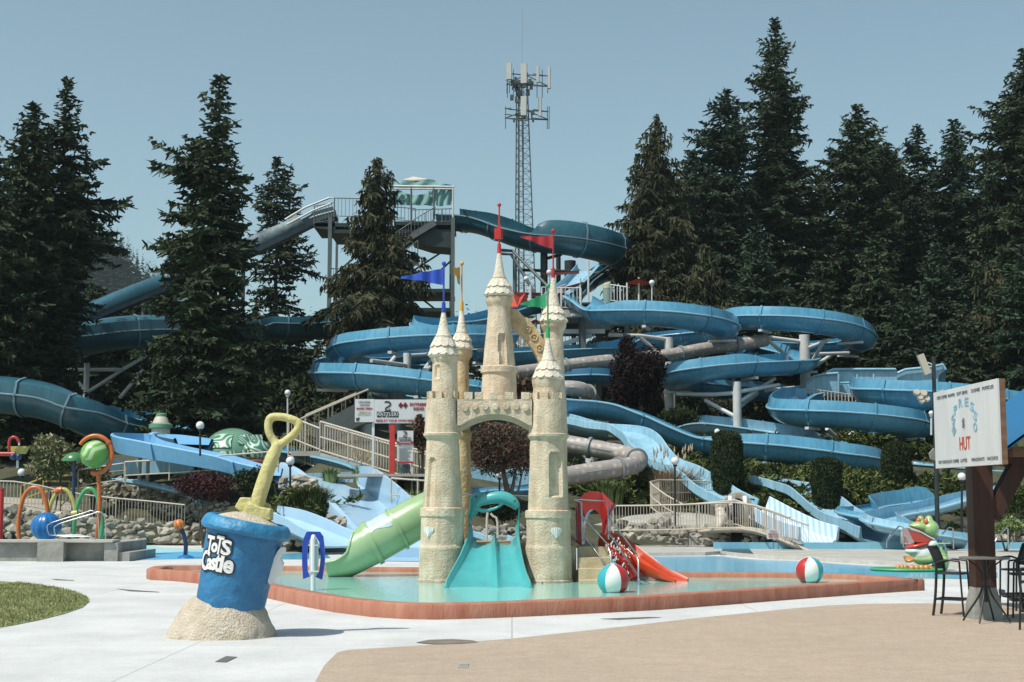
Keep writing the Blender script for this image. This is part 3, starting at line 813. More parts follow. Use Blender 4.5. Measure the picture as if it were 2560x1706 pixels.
mb.grid(rows); mb.build('clear_panel', m_clear, gt, smooth=60)
mb = MB()
for s in (-1, 1):
    ed = []
    for p, i in zip(tp_, range(len(tp_))):
        if p[3] < 30: continue
        a = Vector(tp_[max(0, i - 1)][:3]); b = Vector(tp_[min(len(tp_) - 1, i + 1)][:3]); t = (b - a).normalized()
        rt = t.cross(Vector((0, 0, 1))).normalized(); up = rt.cross(t); an = pi / 2 + s * radians(p[3])
        ed.append(Vector(p[:3]) + (rt * cos(an) + up * sin(an)) * .535)
    MB().tube(ed, .035, 8).build('rim', m_gtube, gt, smooth=50)

# ---------------------------------------------------------------- red hood and orange slide
m_hood = M('dark_red_fibreglass', (0.40, 0.025, 0.02), 0.25, var=.1, coat=.3)
m_orange = M('orange_red_fibreglass', (0.55, 0.055, 0.012), 0.4, var=.1)
hs_ = thing('hooded_slide', 'red arched hood with an orange slide curving down into the pool', 'slide', W(1400, 1340, 35.5))
mb = MB()
arc = lambda x0, x1, y0, yt, n=10: [(x0 + (x1 - x0) * (1 - cos(pi * k / n)) / 2, y0 - (y0 - yt) * sin(pi * k / n)) for k in range(n + 1)]
inner_ = arc(1337, 1388, 1238, 1172)
outer_ = [(1324, 1252), (1323, 1180), (1328, 1150), (1350, 1131), (1372, 1131), (1388, 1146), (1398, 1180), (1398, 1252)]
A_ = [(1324 + (1398 - 1324) * k / 14, 0) for k in range(15)]
O2 = [samp(crom([(x, y, 0) for x, y in outer_], 4), k / 24) for k in range(25)]
I2 = [samp(crom([(1337, 1252, 0), (1338, 1215, 0), (1348, 1180, 0), (1362, 1171, 0), (1376, 1180, 0), (1388, 1215, 0), (1389, 1252, 0)], 4), k / 24) for k in range(25)]
rows = []
for o, i in zip(O2, I2):
    rows.append([W(o[0], o[1], 36.2), W(i[0], i[1], 36.2), W(i[0], i[1], 36.2) + Vector((.1, .5, 0)), W(o[0], o[1], 36.2) + Vector((.1, .5, 0))])
mb.grid(rows, closed=True); mb.build('hood', m_hood, hs_, smooth=40)
mb = MB(); mb.prism(WW([(1382, 1131, 36.0), (1413, 1162, 35.6), (1398, 1190, 35.7), (1391, 1222, 35.8), (1384, 1252, 36.0)]), (.03, .07, 0)); mb.build('side_wing', m_hood, hs_)
mb = MB(); mb.prism(WW([(1322, 1150, 36.3), (1328, 1150, 36.0), (1328, 1254, 36.0), (1322, 1254, 36.3)]), (.05, .35, 0)); mb.build('side_wing', m_hood, hs_)
# the chute runs from the deck to the right and down: key = plan x, y of the chute floor, D, half width, wall
sp_ = crom([(*W(1382, 1252, 35.6), .25, .30), (*W(1400, 1258, 35.5), .27, .30), (*W(1430, 1272, 35.2), .27, .26), (*W(1465, 1295, 34.9), .27, .22), (*W(1500, 1318, 34.6), .27, .2), (*W(1535, 1332, 34.4), .28, .16), (*W(1566, 1340, 34.2), .29, .09)], .1)
def chute(path, side=1, th=.05, fl=.06):
    rows = []
    for i, p in enumerate(path):
        a = Vector(path[max(0, i - 1)][:3]); b = Vector(path[min(len(path) - 1, i + 1)][:3]); t = (b - a).normalized()
        rt = t.cross(Vector((0, 0, 1))).normalized(); up = rt.cross(t); w, h = p[3], p[4]; c_ = Vector(p[:3])
        q = [(-w - th, h), (-w - th * 1.2, h * .3), (-w * .8, -.06), (w * .8, -.06), (w + th * 1.2, h * .3), (w + th, h), (w + fl * .3, h + .02), (w, h), (w * .93, h * .3), (w * .65, .02), (0, -.0), (-w * .65, .02), (-w * .93, h * .3), (-w, h), (-w - fl * .3, h + .02)]
        rows.append([c_ + rt * x + up * z for x, z in q])
    mb = MB(); mb.grid(rows, closed=True)
    cf = [(0, 14, 13), (0, 13, 12, 1), (1, 12, 11, 2), (2, 11, 10, 9, 3), (3, 9, 8, 4), (4, 8, 7, 5), (5, 7, 6)]
    mb.add(rows[0], cf); mb.add(rows[-1], cf)
    return mb
chute(sp_).build('chute', [m_orange], hs_, smooth=50)
sp2 = crom([(*W(1392, 1262, 34.9), .2, .22), (*W(1420, 1280, 34.7), .22, .2), (*W(1440, 1302, 34.5), .22, .18), (*W(1458, 1330, 34.4), .22, .15)], .1)
chute(sp2).build('side_chute', m_hood, hs_, smooth=50)
# water spray over the red slide
m_drop = M('water_drops', (0.85, 0.88, 0.9), 0.1)
mb = MB(); rnd = random.Random(5)
for k in range(110):
    t = rnd.random(); p = W(1405 + 45 * t + rnd.gauss(0, 7), 1235 + (t - .3) ** 2 * 150 + rnd.random() * 55, 34.0 + rnd.random() * .6)
    mb.ball(p, rnd.uniform(.008, .02), 5, sc_=(1, 1, 1.8))
tag(mb.build('water_spray', m_drop), 'sparkling drops of a water spray over the red slide', 'spray', kind='stuff')

# ---------------------------------------------------------------- beach balls
m_bw = M('white_ball_paint', (0.78, 0.78, 0.76), 0.35); m_bt = M('teal_ball_paint', (0.04, 0.38, 0.42), 0.35); m_br = M('red_ball_paint', (0.50, 0.03, 0.03), 0.35)
def beach_ball(x, y, D, r, order, rot, label):
    c_ = W(x, y, D); t = thing('beach_ball', label, 'ball', (c_.x, c_.y, c_.z - r), 'beach ball sprayers in the pool')
    R = Matrix.Rotation(radians(8), 3, 'X')
    for k in range(6):
        mb = MB(); rows = []
        for i in range(17):
            th = pi * i / 16
            rows.append([c_ + R @ Vector((r * sin(th) * cos(a), r * sin(th) * sin(a), r * cos(th))) for a in np.linspace(rot + k * pi / 3, rot + (k + 1) * pi / 3, 8)])
        mb.grid(rows); mb.build('panel', order[k % len(order)], t, smooth=80)
    mb = MB(); mb.cyl(c_ + Vector((0, 0, r * .97)), c_ + Vector((0, 0, r * 1.03)), .05, .045, 12); mb.build('nozzle', m_bw, t, smooth=40)
beach_ball(1409, 1333, 30.3, .335, [m_bw, m_br, m_bw, m_bt, m_bw, m_bt], radians(-124), 'teal, white and red beach ball standing in the pool beside the steps')
beach_ball(1860, 1312, 33.9, .325, [m_bw, m_bt, m_bw, m_br, m_bw, m_br], radians(-121), 'red, white and teal beach ball on the far right of the pool')

# ---------------------------------------------------------------- surfboard spinner
m_sb = M('deep_blue_acrylic', (0.01, 0.06, 0.42), 0.15, var=.1)
m_wp = M('glossy_white', (0.72, 0.74, 0.76), 0.25)
sfb = thing('surfboard_sprayer', 'blue and white surfboard shaped sprayer on a white post in the pool', 'sprayer', W(718, 1358, 30.4))
def sfz(x, y, d=0): return W((600 + x * .2975) / KD, (1060 + y * .2975) / KD, 31.0 + d)
mb = MB(); out_ = [(530, 1305), (521, 1180), (522, 1050), (535, 960), (558, 910), (575, 905), (670, 907), (700, 950), (712, 1060), (712, 1180), (690, 1310), (635, 1288), (638, 1270), (665, 1240), (678, 1120), (668, 1000), (640, 950), (600, 948), (572, 1000), (563, 1100), (567, 1230), (580, 1272), (585, 1285)]
mb.prism([sfz(x, y) for x, y in out_], (0, .06, 0)); mb.build('blue_board', m_sb, sfb)
mb = MB(); mb.prism([sfz(x, y, -.02) for x, y in [(586, 1000), (600, 950), (640, 950), (656, 1010), (660, 1120), (654, 1230), (645, 1275), (596, 1275), (584, 1230), (582, 1110)]], (0, .05, 0)); mb.build('white_board', m_wp, sfb)
mb = MB(); mb.tube([sfz(612, 1445, -.1), sfz(614, 960, -.1), sfz(618, 945, -.05)], .05, 12); mb.build('post', m_wp, sfb, smooth=40)
mb = MB(); a, b = sfz(572, 1240, -.15), sfz(660, 1240, -.15); mb.bar(a, b, .03); mb.bar(sfz(575, 1020, -.12), sfz(660, 1020, -.12), .025); mb.build('bracket', m_wp, sfb)

# ---------------------------------------------------------------- sand bucket with shovel
m_bkt = M('blue_bucket_paint', (0.018, 0.15, 0.33), 0.5, rgb2=(0.03, 0.20, 0.41), scale=2.5, bump=.8, bscale=7)
m_rim = M('blue_rim_paint', (0.02, 0.17, 0.36), 0.5, rgb2=(0.04, 0.28, 0.50), scale=3.5, bump=.8, bscale=7)
m_shov = M('yellow_shovel_paint', (0.53, 0.48, 0.19), 0.6, rgb2=(0.63, 0.58, 0.26), scale=3, bump=.7, bscale=9)
m_sand = M('beige_sand', (0.55, 0.46, 0.35), 0.95, rgb2=(0.68, 0.60, 0.49), scale=5, bump=1.0, bscale=30)
BD = 22.2; ub = PX(BD)
bk = thing('sand_bucket', 'giant tilted blue beach bucket full of sand, with white lettering', 'bucket', W(530, 1450, BD))
top_c, bot_c = W(568, 1207, BD), W(526, 1400, BD)
ax_ = (top_c - bot_c); Lb = ax_.length; az_ = ax_.normalized(); ex_ = Vector((0, 1, 0)).cross(az_).normalized(); ey_ = az_.cross(ex_)
RB = Matrix((ex_, ey_, az_)).transposed()
def bp_(ang, z, r): return bot_c + RB @ Vector((r * cos(ang), r * sin(ang), z))
r0, r1 = 76 * ub, 89 * ub
mb = MB(); rows = []
for z in np.linspace(-.25, Lb - .02, 40):
    rr = r0 + (r1 - r0) * max(0, z) / Lb
    rows.append([bp_(a, z, rr + .012 * mnoise.noise(Vector((cos(a) * 2, sin(a) * 2, z * 3)))) for a in np.linspace(0, 2 * pi, 64, endpoint=False)])
mb.grid(rows, closed=True); mb.build('pail', m_bkt, bk, smooth=60)
mb = MB(); rows = []
for i in range(13):
    t = 2 * pi * i / 12; 
    row = []
    for a in np.linspace(0, 2 * pi, 72, endpoint=False):
        w = .012 * mnoise.noise(Vector((cos(a) * 3, sin(a) * 3, t)))
        row.append(bp_(a, Lb - .02 + (.10 + w) * sin(t) - .05 * cos(t), r1 + .02 + (.075 + w) * cos(t)))
    rows.append(row)
mb.grid(rows, closed=True); mb.build('rim', m_rim, bk, smooth=70)
mb = MB(); rows = []
for rr in np.linspace(.01, 1, 12):
    rows.append([bp_(a, Lb + .02 + .17 * (1 - rr ** 2) + .015 * mnoise.noise(Vector((cos(a) * rr * 4, sin(a) * rr * 4, 2))), rr * (r1 - .02)) for a in np.linspace(0, 2 * pi, 48, endpoint=False)])
mb.grid(rows, closed=True); mb.build('sand_fill', m_sand, bk, smooth=60)
def bucket_glyph(ch, x0, x1, y0, y1, off, dep):
    """one painted letter filling a box of the detail plan, wrapped round the pail"""
    q = lambda x, y: W((400 + x / 2.613) / KD, (1000 + y / 2.613) / KD, BD - .48)
    a, b = q(x0, y1) - bot_c, q(x1, y0) - bot_c
    m = (a + b) / 2; lx, lz_ = m.dot(ex_), m.dot(az_); w, h = (x1 - x0) / 2.613 / KD * ub, (y1 - y0) / 2.613 / KD * ub
    rr = r0 + (r1 - r0) * lz_ / Lb; a0 = math.asin(max(-.9, lx / rr)); w = w / max(.66, cos(a0)) * .98
    vs, fs = text_mesh(ch, 1.0, .01, off / h); X0_, X1_ = min(v.x for v in vs), max(v.x for v in vs); Y0_, Y1_ = min(v.y for v in vs), max(v.y for v in vs)
    e = off * .9; out = []
    for v in vs:
        x = ((v.x - X0_) / (X1_ - X0_) - .5) * (w + 2 * e); z = lz_ + ((v.y - Y0_) / (Y1_ - Y0_) - .5) * (h + 2 * e)
        out.append(bp_(-pi / 2 + a0 + x / rr, z, r0 + (r1 - r0) * z / Lb + dep + (.012 if v.z > 0 else 0)))
    return out, fs
m_ltr = M('white_lettering', (0.78, 0.77, 0.75), 0.6); m_out = M('black_outline', (0.02, 0.02, 0.022), 0.6)
GL = [('T', 303, 352, 892, 1002), ('o', 340, 382, 936, 994), ('T', 374, 420, 893, 1006), ('S', 412, 474, 918, 1010), ('C', 262, 318, 986, 1108), ('a', 306, 344, 1040, 1106), ('s', 340, 372, 1038, 1110), ('t', 368, 402, 1010, 1118), ('l', 402, 420, 1022, 1122), ('e', 424, 486, 1050, 1128)]
for mat, off, dep, nm in ((m_out, .034, .004, 'letter_outline'), (m_ltr, .006, .009, 'lettering')):
    for g_ in GL:
        mb = MB(); mb.add(*bucket_glyph(*g_, off, dep)); mb.build(nm, mat, bk, fix=False)
# white sea creature relief on the side
mb = MB(); pr_ = [(.02, .60), (.05, .66), (.10, .68), (.13, .62), (.09, .55), (.08, .50), (.15, .44), (.16, .34), (.13, .24), (.09, .15), (.04, .08), (.0, .12), (.0, .5)]
ang = radians(-3)
for dt in (0,):
    P = [bp_(ang, .42 + z, r0 + (r1 - r0) * (.42 + z) / Lb - .03 + x) for x, z in pr_]
    et = (bp_(ang + .1, .5, 1) - bp_(ang, .5, 1)).normalized()
    mb.prism([p - et * .16 for p in P], et * .15)
o = mb.build('creature_relief', m_shell, bk, smooth=60)
mb = MB(); rows = []
cx_ = W(512, 1450, BD)
for i, (hh, rr) in enumerate([(0, 1.0), (.05, .985), (.12, .95), (.22, .90), (.33, .83), (.42, .76), (.50, .68), (.54, .55), (.55, .3), (.55, .02)]):
    row = []
    for a in np.linspace(0, 2 * pi, 72, endpoint=False):
        w = 1 + .05 * mnoise.noise(Vector((cos(a) * 2, sin(a) * 2, i * .4))) + .02 * mnoise.noise(Vector((cos(a) * 9, sin(a) * 9, i)))
        sxx = .87 if cos(a) < 0 else .80
        slope = 1 - .14 * cos(a) * (1 if rr < .99 else 0)
        row.append(Vector((cx_.x + sxx * rr * w * cos(a) + (.05 * i / 5 if cos(a) > 0 else .03 * i / 3), BD + .72 * rr * w * sin(a), hh * slope + .0)))
    rows.append(row)
mb.grid(rows, closed=True); mb.build('sand_mound', m_sand, bk, smooth=70)
sv = thing('toy_shovel', 'giant yellow toy shovel stuck upright in the sand of the bucket', 'shovel', W(591, 1165, BD))
def sz_(x, y, d=0): return W((400 + x / 2.613) / KD, (1000 + y / 2.613) / KD, BD + .1 + d)
mb = MB(); P = [sz_(x, y) for x, y in ((712, 135), (735, 112), (800, 112), (870, 130), (910, 155), (903, 185), (880, 218), (838, 255), (775, 290), (728, 245), (708, 190))]
P = [Vector(p) for p in closed_crom([np.array(p) for p in P], 4)]
mb.tube(P, .066, 12, closed=True)
mb.tube([sz_(772, 285), sz_(760, 320), sz_(735, 370), sz_(700, 470), sz_(670, 560), sz_(645, 640), sz_(635, 720)], [.08, .095, .108, .115, .118, .118, .115], 14)
fuse(mb.build('handle', m_shov, sv, smooth=60), .025, 4)
mb = MB()
mb.prism([sz_(x, y, -.2) for x, y in ((538, 745), (560, 672), (612, 682), (652, 700), (722, 712), (722, 790), (630, 775))], (0.0, .3, .0))
mb.prism([sz_(x, y, .1) for x, y in ((484, 702), (522, 636), (600, 640), (606, 690), (600, 745), (540, 745))], (0, .12, 0))
mb.prism([sz_(x, y, .1) for x, y in ((660, 660), (720, 685), (722, 790), (650, 780))], (0, .12, 0))
fuse(mb.build('blade', m_shov, sv, smooth=30), .02, 3)
# ---------------------------------------------------------------- big water slides
m_sl = M('blue_fibreglass', (0.075, 0.275, 0.43), 0.3, rgb2=(0.115, 0.34, 0.50), scale=.25, coat=.25)
m_slp = M('pale_blue_fibreglass', (0.25, 0.48, 0.63), 0.35, rgb2=(0.34, 0.56, 0.70), scale=.3, coat=.2)
m_slt = M('teal_blue_fibreglass', (0.015, 0.085, 0.12), 0.33, rgb2=(0.035, 0.13, 0.18), scale=.35, coat=.2)
m_sld = M('dark_blue_fibreglass', (0.02, 0.10, 0.20), 0.32, rgb2=(0.03, 0.14, 0.25), scale=.35)
for m_ in (m_sl, m_slp, m_slt): grime(m_, .84, 1.06)
m_rimp = M('painted_rim_highlight', (0.25, 0.45, 0.58), .35)  # pale colour paints the sunlit line along the flange lip
m_wmet = M('white_painted_steel', (0.55, 0.56, 0.55), 0.5, rgb2=(0.68, 0.69, 0.68), scale=.8)
m_dmet = M('dark_green_steel', (0.018, 0.03, 0.03), 0.5, var=.2)
m_gmet = M('galvanised_steel', (0.10, 0.12, 0.12), 0.5, var=.15)
m_beige = M('beige_rail_paint', (0.52, 0.46, 0.38), 0.5, var=.06)
def flume_profile(r, hl, hr, q, hood=0.0, th=.05, fl=.11):
    """closed section in (a, b); left wall hl, right wall hr above the flange; q = depth of the half pipe / r"""
    n = 12
    lean = .22; q = q * .86; hl *= .93; hr *= .93
    o = []
    def wall(s, h):
        h = max(h, .07)
        if hood > 0: return [(s * (r * .30), r * (.62 + hood) ), (s * (r * .78), r * (.50 + hood)), (s * r * 1.0, r * .5), (s * r, .07)]
        return [(s * (r - lean * h), h), (s * (r - lean * h * .66), h * .75), (s * (r - lean * .3 * h), h * .45), (s * r, .07)]
    wl, wr = wall(-1, hl), wall(1, hr)
    out = wl + [(-r - fl, .05), (-r - fl, -.05), (-r, -.07)] + [(-r * cos(pi * k / n), -.07 - q * r * sin(pi * k / n)) for k in range(1, n)] + [(r, -.07), (r + fl, -.05), (r + fl, .05)] + wr[::-1]
    inn = []
    for (a, b) in wr: inn.append((a - th * (1 if a > 0 else -1), b - .002))
    inn += [(r - th, .0)] + [((r - th) * cos(pi * k / n), -.07 - (q * r - th) * sin(pi * k / n)) for k in range(1, n)] + [(-r + th, .0)]
    for (a, b) in wl[::-1]: inn.append((a + th * (1 if a < 0 else -1), b - .002))
    return out + inn, len(out)
def flume(label, keys, r, mat, q=.95, group='blue water slides', ribs=3.4, name='water_slide', rib_mat=None, cat='water slide', start_rib=True):
    """keys: (plan x, plan y of the flange, D, left wall, right wall[, hood])"""
    kk = []
    for k in keys:
        w_ = W(k[0], k[1], k[2]); hl, hr = k[3], k[4]; m_ = max(hl, hr)
        if group == 'blue water slides' and m_ > .3: w_.z += .27 * m_; hl, hr = max(.07, hl * .74), max(.07, hr * .74)
        kk.append((*w_, hl, hr, k[5] if len(k) > 5 else 0))
    P = crom(kk, .35)
    mb = MB(); rows = []; L = 0; marks = []; nxt = ribs * .5
    frames = []
    for i, p in enumerate(P):
        a = Vector(P[max(0, i - 1)][:3]); b = Vector(P[min(len(P) - 1, i + 1)][:3]); t = (b - a).normalized()
        rt = t.cross(Vector((0, 0, 1))).normalized(); up = rt.cross(t); c_ = Vector(p[:3]); frames.append((c_, t, rt, up))
        hood = max(0, p[5]); pr, no = flume_profile(r, p[3], p[4], q, hood)
        rows.append([c_ + rt * x + up * z for x, z in pr])
        if i: L += (c_ - frames[i - 1][0]).length
        if L > nxt: marks.append(i); nxt += ribs
    mb.grid(rows, closed=True)
    m2 = len(rows[0]); no = flume_profile(r, 1, 1, q)[1]
    for R_ in (rows[0], rows[-1]):
        mb.add(R_, [(k, k + 1, m2 - 2 - k, m2 - 1 - k) for k in range(no - 1)])
    c0 = Vector(P[len(P) // 2][:3]); root = thing(name, label, cat, c0, group)
    mb.build('flume', mat, root, smooth=38)
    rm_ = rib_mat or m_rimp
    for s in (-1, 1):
        MB().tube([c_ + rt * (s * (r + .12)) for c_, t, rt, up in frames], .055, 6).build('rim', rm_, root, smooth=50)  # added strip, paler than the flume: highlight of the flange put into colour
    if group == 'blue water slides' and r > .9:
        for i in marks[::2]:
            c_, t, rt, up = frames[i]; b_ = c_ - up * (q * .86 * r + .16)
            MB().bar(b_ - rt * r * .9, b_ + rt * r * .9, .24, .16).build('saddle_frame', m_wmet, root)
    for i in marks:
        c_, t, rt, up = frames[i]; p = P[i]
        pr, no = flume_profile(r, p[3], p[4], q, max(0, p[5])); rr = []
        for s in (-.06, .06):
            rr.append([c_ + t * s + rt * x * 1.03 + up * (z * 1.03 + .0) for x, z in pr[:no]])
            rr.append([c_ + t * s + rt * x * 1.075 + up * (z * 1.075) for x, z in pr[:no]])
        mb = MB(); mb.grid([rr[0], rr[1], rr[3], rr[2]]); mb.build('joint_rib', rib_mat or mat, root, smooth=30)
    return root
# --- left loops
flume('upper blue slide turning round behind the blue flag', [(1250, 704, 104, .1, .6), (1180, 718, 102, .1, .6), (1110, 737, 99, .1, .6), (1050, 748, 96, .2, .6), (1000, 750, 94, .2, .7), (980, 750, 91.5, .2, .7), (990, 764, 89.5, .1, .6), (1030, 778, 89, .1, .5)], .95, m_sl, q=.7, ribs=4)
flume('blue slide loop on the left with its outer wall up, above the white arms', [(1150, 812, 93, .8, .1), (1060, 818, 95, .8, .1), (960, 826, 96, .8, .1), (870, 833, 94.5, .85, .1), (806, 831, 91, .9, .1), (790, 818, 88, .9, .1), (810, 803, 85.8, .9, .1), (860, 795, 84.6, .9, .1), (930, 788, 84, .9, .1), (1010, 784, 84, .9, .1), (1090, 782, 85, .9, .1), (1160, 780, 88, .9, .1)][::-1], 1.0, m_sl, q=.8, group='blue water slides')
flume('long blue slide looping left above the white sign and running to the clipped shrubs', [(1000, 850, 96, .1, .8), (920, 850, 96.5, .1, .8), (840, 848, 94, .1, .8), (775, 852, 90.5, .1, .85), (753, 866, 86.5, .1, .9), (785, 868, 83.6, .1, .85), (860, 872, 82.2, .1, .85), (940, 880, 81.6, .1, .8), (1020, 890, 81.5, .1, .7), (1110, 900, 81.6, .1, .5), (1200, 910, 82, .1, .25), (1300, 922, 82.2, .1, .1), (1370, 927, 82.2, .1, .1), (1430, 937, 82, .1, .1), (1490, 958, 81.5, .1, .1), (1550, 985, 81, .1, .1), (1610, 1008, 80.5, .1, .1), (1670, 1021, 80, .1, .5), (1730, 1030, 79.5, .1, .8), (1810, 1038, 79.2, .1, .9), (1900, 1050, 79, .1, .9), (1970, 1063, 79.4, .1, .9), (2006, 1078, 82, .1, .9), (1990, 1088, 85.5, .1, .8), (1920, 1092, 88, .1, .6), (1820, 1085, 89, .1, .5), (1740, 1083, 90, .1, .4)], 1.05, m_sl, q=.95)
flume('blue slide lying low behind the steel supports left of centre', [(850, 908, 90, .9, .1), (930, 918, 90, .9, .1), (1010, 930, 89, .9, .1), (1100, 945, 88, .9, .1), (1200, 968, 88, .9, .1), (1300, 985, 88, .9, .1), (1395, 1000, 88, .9, .1)], .9, m_slp, q=.7)
# --- right loops
flume('blue slide leaving the upper platform and sweeping right over the white arms', [(1330, 682, 97, .1, .1), (1350, 694, 95, .1, .1), (1375, 712, 93, .1, .15), (1400, 722, 91.6, .1, .5), (1440, 727, 90.8, .1, .95), (1500, 728, 90.2, .1, .95), (1560, 733, 90, .1, .95), (1620, 743, 90.5, .1, .95), (1658, 757, 92.6, .1, .95), (1655, 770, 96, .1, .9), (1600, 776, 98.6, .1, .8), (1530, 782, 99.5, .1, .8), (1470, 790, 99.5, .1, .8), (1425, 803, 99, .1, .7), (1390, 811, 97.5, .1, .8), (1330, 814, 97, .1, .8), (1250, 818, 97, .1, .8), (1170, 822, 97, .1, .8)], 1.02, m_sl, q=.95)
flume('topmost blue slide loop in front of the dark evergreens', [(1600, 742, 103, .1, .5), (1670, 738, 100, .1, .6), (1710, 737, 97, .1, .9), (1760, 738, 95.6, .1, .95), (1830, 741, 95, .1, .95), (1900, 750, 95.2, .1, .95), (1950, 763, 96.6, .1, .95), (1979, 783, 99.5, .1, .95), (1955, 795, 103, .1, .9), (1880, 800, 105, .1, .7), (1800, 806, 105.5, .1, .7), (1730, 812, 104, .1, .7), (1700, 822, 101, .1, .7)], 1.0, m_sl, q=.95)
flume('blue slide loop in the middle right, hung on the tall white column', [(1730, 800, 104, .6, .9), (1790, 812, 101, .1, .9), (1842, 826, 97.5, .1, .9), (1835, 838, 94, .1, .9), (1770, 843, 92, .1, .9), (1700, 847, 91, .9, .9), (1640, 853, 90.5, .9, .9), (1580, 864, 91, .9, .9), (1556, 876, 93, .9, .9), (1575, 888, 96, .9, .8), (1650, 896, 98, .8, .6), (1740, 900, 98, .8, .3), (1830, 915, 97, .8, .2), (1900, 928, 96, .5, .2)], 1.02, m_sl, q=.9)
flume('blue slide loop on the right, below the beige fence', [(1862, 915, 92, .1, .9), (1830, 922, 91, .1, .9), (1806, 938, 88.6, .1, .95), (1815, 951, 86, .1, .95), (1870, 956, 84.6, .1, .95), (1940, 960, 84, .1, .95), (2010, 967, 84, .1, .95), (2075, 977, 85, .1, .95), (2108, 990, 87.6, .1, .95), (2090, 1000, 91, .1, .8), (2020, 1006, 93, .1, .7), (1960, 1012, 93.5, .1, .6)], 1.02, m_sl, q=.98)
flume('blue slide on the far right, half hidden by the menu board', [(1994, 893, 92, .1, .9), (2005, 903, 88.4, .1, .9), (2060, 908, 86.8, .1, .9), (2130, 912, 86, .1, .9), (2210, 918, 86, .1, .9), (2290, 930, 86.5, .1, .9), (2400, 945, 87.5, .1, .9)], 1.1, m_sl, q=1.05)
flume('blue curved inner trough between the two upper right loops', [(1690, 805, 101, .7, .1), (1720, 796, 102, .8, .1), (1770, 797, 103, .8, .1), (1830, 800, 103.5, .8, .1)], .9, m_sl, q=.8)
flume('low pale trough end left of the leaning strut', [(1850, 1026, 90, .6, .1), (1900, 1020, 90, .6, .1), (1960, 1028, 89.5, .6, .1), (2000, 1040, 89, .5, .1)], .8, m_slp, q=.6)
flume('short blue slide piece seen below the far right loop', [(2070, 985, 96, .1, .7), (2130, 985, 95, .1, .6), (2200, 990, 95, .1, .6), (2300, 1000, 95, .1, .6)], .9, m_sl, q=.6)
flume('open blue trough behind the clipped shrubs', [(1560, 1000, 91, .9, .1), (1600, 985, 90.4, .9, .1), (1660, 988, 90, .9, .1), (1740, 998, 89, .9, .1), (1810, 1010, 88, .9, .2), (1870, 1024, 87, .9, .4), (1960, 1040, 87, .7, .4)], .95, m_slp, q=.7)
flume('long straight blue slide going off to the right below the menu board', [(2010, 1058, 84, .1, .3), (2090, 1066, 83, .1, .2), (2180, 1074, 82, .1, .1), (2260, 1082, 81.5, .1, .1), (2420, 1098, 81, .1, .1)], .85, m_sl, q=1.0)
flume('dark blue slide under the long loop behind the shrubs', [(1690, 1098, 88, .5, .1), (1760, 1100, 88, .5, .1), (1850, 1092, 87, .5, .1), (1930, 1088, 86, .5, .1)], .8, m_sl, q=.6)
flume('blue slide curling behind the castle and down to the right', [(1170, 880, 92, .1, .8), (1240, 872, 92, .1, .6), (1300, 872, 92, .1, .6), (1380, 872, 92, .1, .7), (1430, 890, 94, .1, .6)], .8, m_sld, q=.7)
# walls on the far right
def panel(mb, pts, d=.12): mb.prism(WW(pts), (0, d, 0))
rt_ = thing('slide_wall', 'tall pale blue splash wall with a curled top edge, far right', 'wall', W(2010, 930, 95))
mb = MB(); panel(mb, [(1852, 882, 95), (1870, 865, 95), (1895, 860, 95), (1926, 858, 95), (1928, 905, 95), (1852, 905, 95)]); panel(mb, [(1900, 856, 95.4), (1915, 850, 95.4), (2060, 849, 95.4), (2064, 912, 95.4), (1900, 912, 95.4)]); mb.build('panel', m_slp, rt_)
mb = MB(); panel(mb, [(2042, 882, 95.8), (2055, 862, 95.8), (2080, 850, 95.8), (2140, 845, 95.8), (2166, 838, 95.8), (2173, 850, 95.8), (2158, 862, 95.8), (2152, 890, 95.8), (2042, 892, 95.8)]); mb.build('panel', m_slp, rt_)
for pts_, r_ in (([(1850, 884, 94.9), (1870, 865, 94.9), (1895, 860, 94.9), (1926, 858, 94.9)], .09), ([(1900, 856, 95.3), (1915, 849, 95.3), (2058, 849, 95.3)], .09), ([(2042, 884, 95.6), (2055, 861, 95.6), (2080, 850, 95.6), (2140, 844, 95.6), (2166, 838, 95.6), (2173, 850, 95.6)], .1), ([(1926, 880, 94.9), (2045, 880, 94.9)], .07), ([(1927, 860, 94.85), (1927, 905, 94.85)], .07), ([(1970, 860, 94.85), (1970, 905, 94.85)], .07), ([(2008, 860, 94.85), (2008, 905, 94.85)], .07)):
    MB().tube(WW(pts_), r_, 8).build('rim', m_slp, rt_, smooth=50)
mb = MB(); panel(mb, [(2150, 862, 96), (2173, 850, 96), (2173, 890, 96), (2150, 892, 96)]); mb.build('end_panel', m_slt, rt_)
wall2 = thing('slide_wall', 'wavy edged blue wall standing at the start of the right loop', 'wall', W(1840, 920, 91))
mb = MB(); panel(mb, [(1795, 890, 92.5), (1852, 893, 92.5), (1856, 932, 92.5), (1835, 940, 92.5), (1800, 940, 92.5)]); mb.build('panel', m_sl, wall2)
mb = MB(); panel(mb, [(1800, 905, 92.2), (1815, 915, 92.2), (1828, 910, 92.2), (1840, 920, 92.2), (1848, 932, 92.2), (1830, 940, 92.2), (1802, 938, 92.2)], .05); mb.build('inner_panel', m_slp, wall2)

